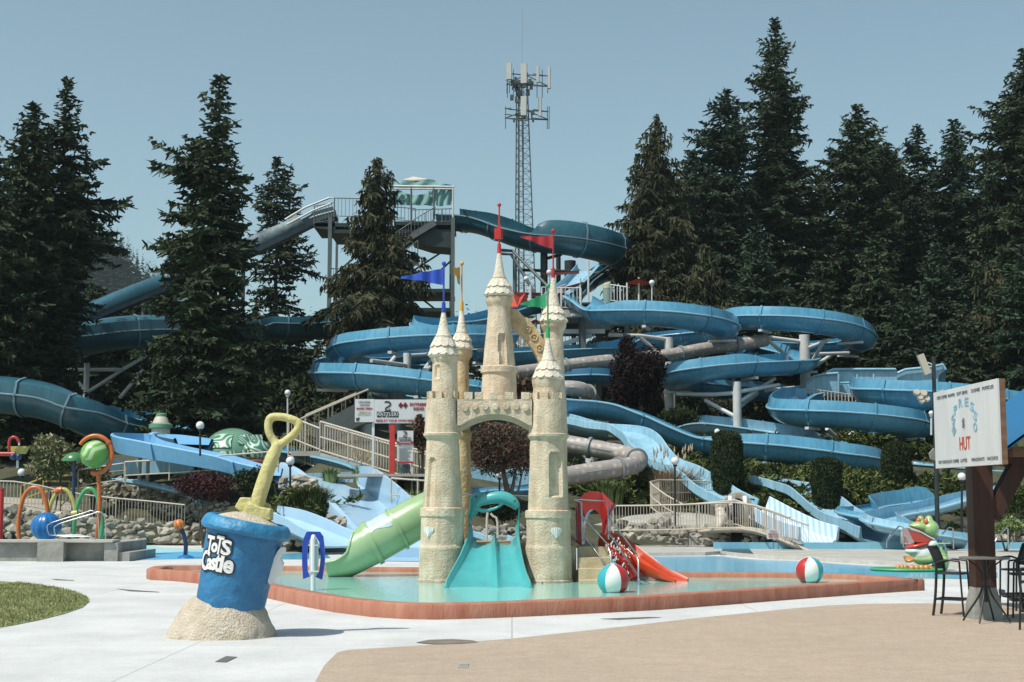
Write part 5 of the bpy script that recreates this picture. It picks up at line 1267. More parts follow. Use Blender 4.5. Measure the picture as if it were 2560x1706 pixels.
def conifer(name, label, x, y, D, prof, base_y=None, seed=0, style='fir', mat=None, dens=1.0, group='evergreens behind the slides', side=None, zb=None, trunk_r=.32, cut=0.0, gap=.12):
    """prof: (plan y, left half width, right half width) in plan pixels from the top down"""
    rg = np.random.default_rng(seed); top = W(x, y, D); X0 = top.x; z0 = T(X0, D) if zb is None else zb
    root = thing(name, label, 'tree', (X0, D, z0), group)
    u = PX(D)
    pz = [top.z - 0.0] + [W(x, p[0], D).z for p in prof]; pl = [.05] + [p[1] * u for p in prof]; pr_ = [.05] + [p[2] * u for p in prof]
    o = np.argsort(pz); pz = np.array(pz)[o]; pl = np.array(pl)[o]; pr_ = np.array(pr_)[o]
    H = top.z - z0; zlow = z0 + H * cut
    C_, U_, V_ = [], [], []
    z = top.z - .15; k = 0; wood = MB()
    while z > zlow:
        rl, rr_ = np.interp(z, pz, pl), np.interp(z, pz, pr_); rm = max(rl, rr_)
        nb = int(rg.integers(4, 7)); nb = max(3, int(nb * (1 if rm < 3 else 1.25)))
        a0 = rg.uniform(0, 6.28)
        tz = (top.z - z) / H
        for j in range(nb):
            if rg.random() < gap + .12: continue
            a = a0 + 2 * pi * j / nb + rg.normal(0, .25); ca, sa = cos(a), sin(a)
            R_ = rl if ca < 0 else rr_; R_ = R_ * abs(ca) + (rl + rr_) / 2 * (1 - abs(ca))
            L = R_ * float(np.clip(rg.normal(.95, .16), .45, 1.2)); L *= 1 + (.42 * mnoise.noise(Vector((ca * 1.4 + seed * 7, sa * 1.4, z * .55))) + .22 * mnoise.noise(Vector((ca * 3 + seed, sa * 3, z * 1.6)))) * min(1, L / 1.5); L = max(L, .18)
            pitch = (.55 if tz < .12 else .25 - .5 * tz) + rg.normal(0, .10)
            droop = (.10 if style == 'fir' else .16) * min(1, L / 3) * (.5 + tz)
            m_ = max(2, int(L / (.25 / dens ** .5)))
            s = np.linspace(.12 if L < 1 else .05, 1, m_)
            bx = X0 + ca * L * s; by = D + sa * L * s
            bz = z + L * (s * pitch - droop * s * s * 1.6 + (.10 if style == 'fir' else .02) * s ** 4)
            bx += rg.normal(0, .04, m_); bz += rg.normal(0, .04, m_)
            if L > 2.2 and rg.random() < .32:
                ii = [0, m_ // 3, 2 * m_ // 3, m_ - 1]; wood.tube([(bx[i], by[i], bz[i] - .03) for i in ii], [.05, .04, .028, .01], 4, cap=False)
            for sd in (-1, 1, 0):
                if sd == 0 and style == 'fir':
                    w = np.full(m_, .34) * rg.uniform(.7, 1.3, m_); dx_, dy_, dz_ = ca * w, sa * w, rg.normal(.0, .12, m_)
                elif sd == 0:
                    w = rg.uniform(.35, .95, m_); dx_, dy_, dz_ = ca * w * .15 + rg.normal(0, .08, m_), sa * w * .15 + rg.normal(0, .08, m_), -w
                else:
                    w = (.22 + .30 * L * (1 - s) ** .8 * (.6 if L > 4 else 1)) * rg.uniform(.6, 1.25, m_); w = np.minimum(w, 1.25)
                    f = rg.uniform(.35, .9, m_)
                    dx_ = (-sa * sd + ca * f) * w; dy_ = (ca * sd + sa * f) * w
                    dz_ = -w * (rg.uniform(.05, .45, m_) if style == 'fir' else rg.uniform(.35, .95, m_))
                V1 = np.stack([dx_, dy_, dz_], 1); th = rg.uniform(.13, .25, m_) if style == 'fir' else rg.uniform(.11, .21, m_)
                n1 = np.stack([rg.normal(0, 1, m_), rg.normal(0, 1, m_), rg.normal(0, .7, m_)], 1)
                U1 = np.cross(V1, n1); U1 /= (np.linalg.norm(U1, axis=1, keepdims=True) + 1e-6); U1 *= th[:, None]
                C_.append(np.stack([bx, by, bz], 1)); U_.append(U1); V_.append(V1)
                for _k in range(2 if (sd != 0 and L > 1.0) else 0):   # second order twigs
                    mid = np.stack([bx, by, bz], 1) + V1 * rg.uniform(.35, .8, (m_, 1))
                    V2 = V1 * .45 + rg.normal(0, .16, (m_, 3)); V2[:, 2] -= .05 if style == 'fir' else .22
                    U2 = np.cross(V2, n1 + rg.normal(0, .6, (m_, 3))); U2 /= (np.linalg.norm(U2, axis=1, keepdims=True) + 1e-6); U2 *= (th * .9)[:, None]
                    C_.append(mid); U_.append(U2); V_.append(V2)
        z -= rg.uniform(.20, .36) / dens * (1.0 if rm > 1.2 else .75); k += 1
    Q = quads_from(np.concatenate(C_), np.concatenate(U_), np.concatenate(V_))
    np_mesh('crown', Q, None, mat or (m_ced if style == 'cedar' else m_con), root)
    wood.tube([(X0, D, z0 - .4), (X0, D, z0 + H * .3), (X0 + rg.normal(0, .08), D, z0 + H * .6), (X0, D, top.z - .1)], [trunk_r, trunk_r * .75, trunk_r * .4, .02], 8)
    wood.build('trunk', m_bark, root, smooth=60)
    return root
def P3(*a): return list(a)
# left group
conifer('fir_tree', 'broad fir at the far left, the lower of the two overlapping tops', 80, 238, 91, [(275, 18, 16), (320, 45, 40), (370, 80, 60), (440, 95, 60), (520, 130, 70), (650, 150, 90), (800, 165, 110), (960, 180, 120)], seed=1)
conifer('fir_tree', 'tall fir on the left whose long limbs reach right towards the sky gap', 155, 182, 93, [(215, 8, 10), (250, 22, 22), (290, 25, 30), (325, 40, 62), (350, 60, 85), (380, 60, 90), (410, 70, 85), (440, 80, 120), (468, 90, 155), (500, 100, 110), (540, 110, 130), (560, 110, 140), (590, 120, 85), (640, 120, 50), (700, 120, 72), (760, 120, 38), (820, 120, 30), (880, 130, 52), (960, 150, 110)], seed=2, gap=.2)
conifer('fir_tree', 'ragged slender fir left of the speed slide, with a bent narrow top', 505, 174, 82, [(200, 10, 18), (240, 30, 26), (262, 26, 38), (300, 28, 38), (318, 20, 30), (335, 60, 30), (365, 85, 35), (395, 145, 50), (405, 130, 72), (430, 80, 80), (462, 60, 55), (500, 110, 50), (530, 130, 70), (570, 140, 80), (640, 130, 85), (720, 120, 90), (800, 140, 100), (880, 170, 110), (940, 205, 120), (985, 150, 110)], seed=3, gap=.22, dens=1.15)
conifer('fir_tree', 'thin open fir with sky showing through, between the speed slide and the stair tower', 637, 362, 124, [(395, 12, 16), (430, 28, 50), (455, 50, 62), (480, 60, 55), (510, 45, 40), (560, 60, 60), (595, 55, 105), (625, 60, 95), (660, 50, 55), (720, 70, 60), (800, 80, 70), (930, 90, 80)], seed=4, gap=.3, dens=.85)
conifer('cedar_tree', 'brownish drooping cedar standing in front of the stair tower', 866, 364, 106, [(395, 20, 20), (430, 35, 45), (470, 45, 50), (530, 55, 60), (590, 75, 120), (640, 110, 140), (700, 130, 150), (760, 120, 150), (850, 110, 130), (930, 100, 110)], seed=5, style='cedar', dens=1.1)
conifer('fir_tree', 'dark fir filling the left edge behind the green spray ball', -20, 330, 86, [(400, 40, 40), (500, 70, 70), (640, 100, 110), (900, 130, 160)], seed=6)
conifer('fir_tree', 'dark low fir behind the covered slide loop on the left', 300, 660, 112, [(700, 25, 25), (760, 60, 60), (800, 90, 80), (940, 100, 90)], seed=7)
conifer('fir_tree', 'dark fir behind the speed slide, left of the slender fir', 395, 590, 118, [(650, 30, 30), (740, 60, 60), (940, 90, 90)], seed=8)
conifer('fir_tree', 'shadowy fir under the dark flume, left of the stair tower', 690, 720, 126, [(770, 35, 35), (860, 60, 60), (960, 80, 80)], seed=9)
conifer('fir_tree', 'shadowy fir behind the covered slide loop', 225, 660, 108, [(700, 40, 40), (800, 70, 70), (960, 90, 90)], seed=10)
conifer('fir_tree', 'dark fir low behind the stair tower legs', 590, 700, 128, [(760, 45, 45), (860, 70, 70), (960, 80, 80)], seed=11)
# right group
conifer('cedar_tree', 'brownish cedar at the left end of the right hand evergreens, beside the raft slide', 1507, 266, 116, [(300, 15, 18), (340, 35, 38), (385, 55, 48), (430, 75, 60), (480, 100, 80), (520, 105, 90), (580, 90, 100), (680, 80, 120), (820, 110, 130)], seed=20, style='cedar', dens=1.05)
conifer('fir_tree', 'dark green fir left of the tallest tree', 1668, 206, 119, [(250, 22, 28), (285, 60, 45), (320, 80, 50), (380, 75, 55), (460, 90, 70), (560, 105, 80), (700, 120, 100), (860, 120, 120)], seed=21, mat=m_con2)
conifer('fir_tree', 'tallest fir with a slim pointed top, standing above all others on the right', 1781, 42, 122, [(75, 10, 10), (105, 22, 22), (140, 32, 38), (165, 45, 38), (210, 70, 62), (250, 85, 75), (300, 75, 65), (350, 80, 60), (400, 90, 100), (440, 105, 118), (500, 110, 100), (600, 120, 110), (840, 140, 130)], seed=22, gap=.17)
conifer('fir_tree', 'loose greyish fir right of the tallest tree', 1972, 238, 121, [(270, 15, 20), (300, 35, 38), (330, 60, 60), (370, 95, 85), (450, 110, 95), (560, 115, 100), (720, 130, 110), (860, 140, 120)], seed=23)
conifer('fir_tree', 'narrow fir between two wider ones on the right', 2107, 288, 127, [(320, 15, 15), (360, 35, 32), (420, 60, 50), (520, 75, 65), (700, 90, 80), (860, 110, 100)], seed=24, mat=m_con2)
conifer('fir_tree', 'dark fir with a dense pointed crown left of the right edge', 2190, 276, 122, [(315, 18, 18), (350, 38, 38), (400, 60, 62), (480, 75, 75), (600, 100, 90), (860, 130, 120)], seed=25, mat=m_con2)
conifer('fir_tree', 'tall pale tipped fir cut by the right edge', 2350, 112, 106, [(170, 18, 18), (230, 50, 40), (280, 90, 70), (330, 110, 90), (400, 120, 100), (520, 125, 120), (700, 140, 140), (880, 160, 150)], seed=26)
conifer('fir_tree', 'dark fir tucked behind the cedar and the dark green fir', 1590, 345, 128, [(390, 25, 28), (450, 55, 55), (560, 80, 80), (840, 110, 110)], seed=27)
conifer('fir_tree', 'dark fir behind the loose greyish fir', 2040, 330, 134, [(380, 30, 30), (460, 60, 60), (600, 90, 90), (850, 110, 110)], seed=28)
conifer('fir_tree', 'dark fir in the gap right of the tallest tree', 1880, 400, 132, [(450, 30, 30), (540, 65, 65), (700, 90, 90), (850, 110, 110)], seed=29)
conifer('fir_tree', 'dark fir behind the right edge trees', 2270, 380, 130, [(440, 35, 35), (540, 70, 70), (850, 120, 120)], seed=30)
for i, (x, y, D, st_, lab) in enumerate(((1620, 560, 109, 'cedar', 'low drooping cedar above the upper platform'), (1440, 560, 119, 'cedar', 'low cedar behind the end of the raft slide'), (1740, 520, 111, 'fir', 'mid height fir in front of the tallest tree'), (1880, 600, 110, 'fir', 'lower fir just above the topmost slide loop'), (2010, 540, 110, 'fir', 'mid height fir above the right slide loops'), (2150, 560, 108, 'fir', 'mid height fir above the tilted floodlight'), (2280, 600, 103, 'cedar', 'low drooping cedar above the menu board'), (1520, 620, 112, 'cedar', 'low cedar right behind the small red umbrella'), (2080, 660, 104, 'fir', 'lowest fir, left of the floodlight pole'), (1950, 700, 107, 'fir', 'small fir against the topmost slide loop'), (2210, 700, 101, 'fir', 'small fir behind the menu board'), (2350, 560, 100, 'fir', 'mid height fir on the right edge'), (1680, 650, 109, 'fir', 'small fir above the small red umbrella'), (1810, 690, 108, 'fir', 'small fir behind the topmost loop'))):
    conifer('cedar_tree' if st_ == 'cedar' else 'fir_tree', lab, x, y, D, [(y + 60, 35, 35), (y + 150, 75, 75), (y + 300, 100, 100), (y + 450, 115, 115)], seed=40 + i, style=st_, dens=.95, mat=m_con2 if i % 3 == 2 else None)
# dark woodland floor behind the slides: one mass of undergrowth
rg = np.random.default_rng(77)
def blob_leaves(cen, rad, n, size, rg, shell=.55, squash=.75):
    d = rg.normal(0, 1, (n, 3)); d /= np.linalg.norm(d, axis=1, keepdims=True)
    r = rg.uniform(shell, 1.0, (n, 1)); c_ = np.array(cen) + d * r * np.array(rad)
    V1 = d * .5 + rg.normal(0, .8, (n, 3)); V1 /= np.linalg.norm(V1, axis=1, keepdims=True); V1 *= rg.uniform(.6, 1.4, (n, 1)) * size
    n1 = rg.normal(0, 1, (n, 3)); U1 = np.cross(V1, n1); U1 /= (np.linalg.norm(U1, axis=1, keepdims=True) + 1e-6); U1 *= rg.uniform(.5, 1.0, (n, 1)) * size * squash
    return quads_from(c_, U1, V1)
m_under = M('undergrowth_leaves', (0.018, 0.028, 0.012), 0.85, rgb2=(0.045, 0.062, 0.024), scale=.4, island=.4, spec=.2)
VV = []
for i in range(330):
    x = rg.uniform(-50, 52); y = rg.uniform(100, 126)
    if abs(x) < 14 and y < 116: continue
    h = rg.uniform(1.2, 3.6)
    VV.append(blob_leaves((x, y, T(x, y) + h * .4), (rg.uniform(1.5, 3), rg.uniform(1.5, 3), h), 210, .42, rg))
tag(np_mesh('undergrowth', np.concatenate(VV), None, m_under), 'dark shrubby undergrowth beneath the evergreens', 'undergrowth', kind='stuff')
# distant wood on the hill and behind the mast
def far_tree_quads(x, y, z, H, rg):
    n = 44; t = np.linspace(.02, 1, n); r = (1 - t) * H * .19 * rg.uniform(.6, 1.2, n) + .05
    a = rg.uniform(0, 6.28, n); V1 = np.stack([np.cos(a) * r, np.sin(a) * r, -r * .35], 1); U1 = np.stack([-np.sin(a), np.cos(a), np.zeros(n)], 1) * (r * 1.1)[:, None]
    c_ = np.stack([np.full(n, x), np.full(n, y), z + t * H], 1); return quads_from(c_, U1, V1)
VV = []
for i in range(2600):
    x = rg.uniform(-420, -70); y = rg.uniform(620, 830); z = max(11, HH(x, y) - 6) - 1
    VV.append(far_tree_quads(x, y, z, rg.uniform(16, 30), rg))
for i in range(330):
    x = rg.uniform(-75, 60); y = rg.uniform(300, 420); VV.append(far_tree_quads(x, y, 9, rg.uniform(22, 36) * (.8 if x > -50 else 1), rg))
for px_, py_, D_ in ((670, 685, 260), (715, 688, 265), (693, 708, 270), (735, 700, 250), (1072, 672, 255), (1096, 688, 260), (1050, 690, 262), (655, 705, 255)):
    p = W(px_, py_, D_); VV.append(far_tree_quads(p.x, D_, 8, p.z - 8, rg)); VV.append(far_tree_quads(p.x + .5, D_ + .5, 8, (p.z - 8) * .97, rg))
tag(np_mesh('far_forest', np.concatenate(VV), None, m_far), 'distant bluish conifer forest on the hills', 'forest', kind='stuff')

# ---------------------------------------------------------------- shrubs and small trees
def shrub(name, label, cx, cy, D, rx, ry, mat, n=2600, size=.12, cat='shrub', group=None, lumps=7, trunk=False, seed=0, stems=None, shape='round', rd=None, squash=.75, ground=True):
    """plan centre, plan half sizes"""
    rg = np.random.default_rng(seed); u = PX(D); c_ = W(cx, cy, D); RX, RZ = rx * u, ry * u; RD = rd or RX
    zb = T(c_.x, D) if ground else c_.z - RZ
    root = thing(name, label, cat, (c_.x, D, zb), group); VV = []
    if shape == 'column':
        n_ = n; a = rg.uniform(0, 2 * pi, n_); t = rg.uniform(0, 1, n_); prof = np.minimum(1, np.sqrt(np.maximum(0, 1 - ((t - .82) / .18).clip(0) ** 2))) * (.86 + .14 * np.sin(t * 3)) * (1 + .05 * np.sin(a * 3 + t * 9))
        rr = prof * rg.uniform(.86, 1.02, n_); P = np.stack([c_.x + RX * rr * np.cos(a), D + RX * rr * np.sin(a), c_.z - RZ + 2 * RZ * t], 1)
        ncap = n_ // 6; a2 = rg.uniform(0, 2 * pi, ncap); r2 = np.sqrt(rg.uniform(0, .8, ncap))
        P2 = np.stack([c_.x + RX * r2 * np.cos(a2), D + RX * r2 * np.sin(a2), c_.z + RZ * (1 - .25 * r2 ** 3)], 1); P = np.concatenate([P, P2])
        V1 = np.stack([rg.normal(0, .5, len(P)), rg.normal(0, .5, len(P)), rg.uniform(.5, 1.2, len(P))], 1); V1 /= np.linalg.norm(V1, axis=1, keepdims=True); V1 *= size * rg.uniform(.7, 1.5, (len(P), 1))
        U1 = np.cross(V1, rg.normal(0, 1, P.shape)); U1 /= np.linalg.norm(U1, axis=1, keepdims=True) + 1e-6; U1 *= size * .6
        VV.append(quads_from(P, U1, V1))
    else:
        for k in range(lumps):
            a = 2 * pi * k / lumps + rg.normal(0, .4); q = 0 if k == 0 else rg.uniform(.35, .62)
            lc = (c_.x + RX * q * cos(a), D + RD * q * sin(a), c_.z + RZ * rg.uniform(-.4, .42) * (1 if k else 0)); s_ = rg.uniform(.42, .62) if k else .75
            VV.append(blob_leaves(lc, (RX * s_, RD * s_, RZ * s_), n // lumps, size, rg, .45, squash))
    np_mesh('foliage', np.concatenate(VV), None, mat, root)
    mb = MB()
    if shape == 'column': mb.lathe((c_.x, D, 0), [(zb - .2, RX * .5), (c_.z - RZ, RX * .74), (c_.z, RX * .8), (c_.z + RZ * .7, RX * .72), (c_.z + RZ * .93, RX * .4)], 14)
    if stems:
        for (ax, ay, bx, by, r) in stems: mb.tube([W(ax, ay, D), W((ax + bx) / 2 + 1, (ay + by) / 2, D), W(bx, by, D)], [r, r * .8, r * .5], 7)
    else:
        for k in range(4): a = rg.uniform(0, 6.28); mb.tube([(c_.x, D, zb - .1), (c_.x + RX * .4 * cos(a), D + RX * .4 * sin(a), c_.z)], [.05, .02], 5)
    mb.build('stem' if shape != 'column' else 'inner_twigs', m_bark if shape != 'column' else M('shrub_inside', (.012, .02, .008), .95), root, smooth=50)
    return root
m_burg = M('burgundy_leaves', (0.035, 0.010, 0.012), 0.7, rgb2=(0.075, 0.017, 0.018), scale=1.2, island=.5, spec=.3)
m_purp = M('dark_purple_leaves', (0.007, 0.004, 0.005), 0.7, rgb2=(0.026, 0.010, 0.012), scale=.9, island=.6, spec=.12)
m_bronze = M('bronze_green_leaves', (0.028, 0.034, 0.012), 0.65, rgb2=(0.10, 0.034, 0.018), scale=1.6, island=.5)
m_yew = M('clipped_shrub_leaves', (0.014, 0.026, 0.008), 0.75, rgb2=(0.032, 0.05, 0.015), scale=1.5, island=.4, spec=.25)
m_jun = M('juniper_leaves', (0.045, 0.068, 0.02), 0.8, rgb2=(0.145, 0.17, 0.052), scale=.6, island=.5, spec=.2)
m_bush = M('olive_bush_leaves', (0.075, 0.088, 0.028), 0.5, rgb2=(0.23, 0.22, 0.09), scale=1.3, island=.5)
m_bushd = M('dark_bush_leaves', (0.02, 0.035, 0.012), 0.6, rgb2=(0.06, 0.08, 0.028), scale=1.1, island=.5)
m_reed = M('grass_clump_leaves', (0.13, 0.19, 0.065), 0.7, rgb2=(0.28, 0.34, 0.12), scale=1.0, island=.4)
m_plume = M('dry_plumes', (0.38, 0.29, 0.19), 0.8, rgb2=(0.48, 0.38, 0.26), scale=1, island=.3)
shrub('japanese_maple', 'low burgundy maple above the boulder wall, left of the bucket', 470, 1120, 62, 78, 44, m_burg, 7500, .105, 'tree', seed=1, lumps=9, rd=1.3)
shrub('purple_tree', 'round dark purple leaved tree in front of the blue slides', 1470, 872, 86, 74, 84, m_purp, 11000, .17, 'tree', seed=2, lumps=10, stems=[(1470, 1010, 1470, 900, .2)])
shrub('purple_tree', 'slim dark purple shoot rising from the top of the round purple tree', 1447, 800, 86.5, 28, 38, m_purp, 900, .18, 'tree', seed=12, lumps=4)
shrub('bronze_tree', 'bronze and green leaved tree seen through the castle arch', 1150, 1032, 62, 90, 76, m_bronze, 15000, .115, 'tree', seed=3, lumps=17, stems=[(1168, 1140, 1150, 1060, .14), (1172, 1145, 1185, 1080, .1), (1185, 1150, 1200, 1085, .06)])
shrub('bronze_tree', 'upper part of a bronze leaved tree behind the tall tower', 1208, 905, 80, 40, 50, m_bronze, 3000, .2, 'tree', seed=13, lumps=7)
shrub('bronze_tree', 'bronze leaved twigs left of the castle, behind the sign board', 968, 1000, 66, 22, 55, m_bronze, 1800, .15, 'tree', seed=14, lumps=6)
for i, (x0, x1, y0, y1, D, lab) in enumerate(((1634, 1708, 995, 1150, 72, 'largest clipped column shaped shrub, below the tall white column'), (1865, 1934, 1056, 1172, 70.5, 'clipped column shaped shrub in the middle of the row, above the outlet slide'), (2027, 2096, 1020, 1140, 74, 'clipped column shaped shrub nearest the menu board'))):
    shrub('clipped_shrub', lab, (x0 + x1) / 2, (y0 + y1) / 2, D, (x1 - x0) / 2, (y1 - y0) / 2, m_yew, 9000, .10, group='clipped column shrubs', seed=20 + i, shape='column')
shrub('laurel_bush', 'tall glossy olive bush behind the red and blue spray toys', 125, 1052, 70, 66, 62, m_bush, 5200, .16, seed=5, lumps=10)
shrub('laurel_bush', 'glossy olive bush partly behind the green spray ball', 215, 1090, 72, 40, 34, m_bush, 1800, .15, seed=6, lumps=6)
shrub('laurel_bush', 'dark green bush between the burgundy maple and the shovel', 585, 1105, 64, 50, 42, m_yew, 2600, .13, seed=7)
shrub('laurel_bush', 'green bush above the turtle, right of the lighthouse', 570, 990, 84, 50, 30, m_jun, 2200, .18, seed=8)
shrub('laurel_bush', 'dark bush behind the yellow shovel grip', 640, 975, 92, 50, 40, m_yew, 2600, .2, seed=9)
shrub('laurel_bush', 'pale leaved bush at the right edge behind the wooden post', 2330, 1150, 62, 50, 42, m_jun, 2600, .14, seed=10)
shrub('laurel_bush', 'light green bush low behind the bar chairs', 2310, 1205, 58, 45, 26, m_reed, 2200, .12, seed=11)
def clump(label, x, y, D, w, h, n, mat, seed, plumes=0, wd=.03):
    rg = np.random.default_rng(seed); D = hit(x, y, 54); u = PX(D); p = W(x, y, D); p.z = T(p.x, D) - .05; root = thing('grass_clump', label, 'grass clump', tuple(p)); Q = []
    for i in range(n):
        a = rg.uniform(0, 6.28); r = rg.uniform(0, w * u * .5); b = np.array([p.x + r * cos(a), D + r * sin(a), p.z]); L = h * u * rg.uniform(.6, 1.1)
        lean = rg.uniform(.1, .6); m_ = b + np.array([cos(a) * lean * L * .3, sin(a) * lean * L * .3, L * .6]); e = b + np.array([cos(a) * lean * L * .9, sin(a) * lean * L * .9, L * (.95 - lean * .4)])
        s = np.array([-sin(a), cos(a), 0]) * wd
        Q += [b - s, b + s, m_ + s * .8, m_ - s * .8, m_ - s * .8, m_ + s * .8, e + s * .1, e - s * .1]
    np_mesh('blades', Q, None, mat, root)
    if plumes:
        for i in range(plumes):
            a = rg.uniform(0, 6.28); r = rg.uniform(.2, w * u * .6); t = Vector((p.x + r * cos(a), D + r * sin(a), p.z + h * u * rg.uniform(.9, 1.25))); MB().tube([t, t + Vector((.02, 0, .14)), t + Vector((.05 * cos(a), 0, .4))], [.015, .05, .01], 5).build('plume', m_plume, root)
shrub('laurel_bush', 'dark shaded bush seen through the castle arch behind the dolphins', 1150, 1172, 62.5, 62, 34, m_yew, 3000, .12, seed=31)  # bush added to darken this gap, where only tree shadow falls
for i, a in enumerate((('feathery grass clump under the curved blue slide', 760, 1112, 62, 34, 38, 260, m_reed, 0), ('feathery plumed grass clump nearest the grey ramp', 835, 1108, 62, 44, 40, 330, m_reed, 16), ('long grasses on the mound left of the wide pale slide', 680, 1185, 57.5, 90, 50, 900, m_reed, 0), ('taller green stalks on the mound beside the pale slide', 715, 1192, 57, 70, 75, 700, m_jun, 0), ('grass clump right of the wide slide, beside the castle', 945, 1190, 60, 70, 60, 700, m_reed, 0), ('pale broad leaved plant below the waste bin', 935, 1130, 61, 46, 34, 360, m_bush, 0), ('dry plumed grasses between the snake tube and the lamp', 1545, 1160, 70, 90, 85, 900, m_plume, 24), ('reeds under the snake tube, right of the castle', 1395, 1165, 70, 70, 60, 600, m_reed, 0), ('spiky plant beside the hairpin slide', 2020, 1222, 64, 38, 32, 260, m_reed, 0), ('fern beside the orange spray ball', 470, 1240, 64, 42, 38, 360, m_reed, 0), ('grass tuft right of the frog', 2185, 1235, 60, 60, 34, 500, m_reed, 0), ('grasses behind the wooden post', 2290, 1225, 57, 90, 52, 800, m_reed, 0))):
    clump(a[0], a[1], a[2], a[3], a[4], a[5] * 1.15, int(a[6] * 1.5), a[7], 100 + i, a[8])
for i, (x, y, D, rx, ry, lab) in enumerate(((1490, 985, 84, 60, 26, 'dark low bush below the round purple tree'), (1570, 960, 91, 60, 28, 'dark bush under the middle loop, left of the white column'), (1650, 945, 95, 50, 34, 'dark bush just left of the tall thick white column'), (1785, 962, 94, 60, 34, 'dark bush right of the tall thick white column'), (1850, 985, 92, 40, 22, 'dark bush beneath the left end of the right loop'), (2130, 1030, 89, 60, 22, 'dark bush under the far right slides'), (1975, 1120, 74.5, 34, 20, 'low dark bush between the two right clipped shrubs'), (1745, 1130, 74.5, 30, 20, 'low dark bush right of the largest clipped shrub'), (1340, 1120, 74, 40, 24, 'dark bush under the snake patterned hairpin'))):
    shrub('laurel_bush', lab, x, y, D, rx, ry, m_yew if i % 2 else m_bushd, 2600, .17, seed=60 + i)
# junipers spreading over the bank: nobody could count them
VV = []; rg = np.random.default_rng(9)
def juniper_patch(x, y, D, w, n):
    c_ = W(x, y, D); g = T(c_.x, D)
    for i in range(n):
        cx_, cy_ = c_.x + rg.normal(0, w * PX(D) * .5), D + rg.normal(0, 1.3); z = T(cx_, cy_) + rg.uniform(.0, .35 if D < 79 and x > 1690 else .6); a = rg.uniform(-.6, 3.7); L = rg.uniform(.7, 1.7); m_ = 26
        s = np.linspace(0, 1, m_); b = np.stack([cx_ + cos(a) * L * s, cy_ - abs(sin(a)) * L * s, z + .24 * s * L], 1)
        V1 = rg.normal(0, .13, (m_, 3)) + np.array([cos(a), -abs(sin(a)), .25]) * .2; U1 = np.cross(V1, rg.normal(0, 1, (m_, 3))); U1 /= np.linalg.norm(U1, axis=1, keepdims=True) + 1e-6; U1 *= .11
        VV.append(quads_from(b, U1, V1))
        V1 = rg.normal(0, .16, (m_, 3)) + np.array([cos(a + .8), -abs(sin(a)), .1]) * .22; U1 = np.cross(V1, rg.normal(0, 1, (m_, 3))); U1 /= np.linalg.norm(U1, axis=1, keepdims=True) + 1e-6; U1 *= .1
        VV.append(quads_from(b, U1, V1))
for a in ((1500, 1010, 82, 90, 80), (1570, 1050, 79, 110, 120), (1640, 1090, 77, 110, 110), (1600, 1080, 78, 70, 60), (1720, 1110, 76, 90, 100), (1790, 1130, 74, 70, 60), (1880, 1110, 77, 130, 130), (1960, 1140, 74, 130, 140), (2050, 1130, 74, 130, 140), (2130, 1120, 75, 130, 120), (2250, 1130, 72, 130, 110), (1800, 1165, 71.5, 40, 30), (2060, 1150, 72, 60, 40), (1700, 1030, 86, 110, 90), (1850, 1040, 86, 130, 90), (1990, 1020, 88, 130, 90), (2130, 1040, 88, 130, 90), (2230, 1060, 84, 130, 80), (690, 1040, 80, 70, 30), (1340, 1120, 74, 110, 70), (1450, 1130, 74, 90, 50), (690, 1165, 62, 45, 34)):
    juniper_patch(*a)
tag(np_mesh('juniper_ground_cover', np.concatenate(VV), None, m_jun), 'spreading green junipers covering the bank under the slides', 'ground cover', kind='stuff')
# ---------------------------------------------------------------- stone walls
m_rock = M('grey_fieldstone', (0.20, 0.18, 0.145), 0.9, rgb2=(0.42, 0.385, 0.32), scale=1.4, island=.28, bump=.6, bscale=5)
import bmesh
def hull_rock(seed):
    rnd = random.Random(seed); bm = bmesh.new()
    for k in range(15):
        v = Vector((rnd.gauss(0, 1), rnd.gauss(0, 1), rnd.gauss(0, 1))).normalized(); bm.verts.new(v * rnd.uniform(.85, 1.1))
    bmesh.ops.convex_hull(bm, input=bm.verts); bmesh.ops.delete(bm, geom=[v for v in bm.verts if not v.link_faces], context='VERTS')
    bm.verts.index_update(); vs = [v.co.copy() for v in bm.verts]; fs = [tuple(v.index for v in f.verts) for f in bm.faces]; bm.free(); return vs, fs
HULLS = [hull_rock(i) for i in range(14)]
def rock(mb, c, s, rnd):
    vs, fs = rnd.choice(HULLS); c = Vector(c); R = Matrix.Rotation(rnd.uniform(0, 6.28), 3, 'Z') @ Matrix.Rotation(rnd.uniform(0, 6.28), 3, 'X')
    sx, sy, sz = s * rnd.uniform(.8, 1.45), s * rnd.uniform(.7, 1.1), s * rnd.uniform(.6, 1.0)
    out = []
    for v in vs:
        q = R @ v; out.append(c + Vector((q.x * sx, q.y * sy, q.z * sz)))
    mb.add(out, fs)
def stone_wall(label, pts, seed, s=.3, name='stone_wall'):
    """pts: plan x, plan y of the foot, plan y of the top, D"""
    rnd = random.Random(seed); mb = MB(); P = crom([(*W(x, yb, D), W(x, yt, D).z) for x, yb, yt, D in pts], s * 1.1)
    for p in P:
        z = p[2]; k = 0
        while z < p[3]:
            q = s * rnd.uniform(.7, 1.25); rock(mb, (p[0] + rnd.gauss(0, s * .25), p[1] + (z - p[2]) * .22 + rnd.gauss(0, .05), z + q * .4), q * .66, rnd); z += q * .8
    core = [[Vector((p[0], p[1] + .15, p[2] - .2)), Vector((p[0], p[1] + .12 + (p[3] - p[2]) * .22, p[3] - .05)), Vector((p[0], p[1] + 1.4, p[3] - .05)), Vector((p[0], p[1] + 1.4, p[2] - .2))] for p in P]
    o = mb.build(name, m_rock, fix=False); tag(o, label, 'wall'); return o
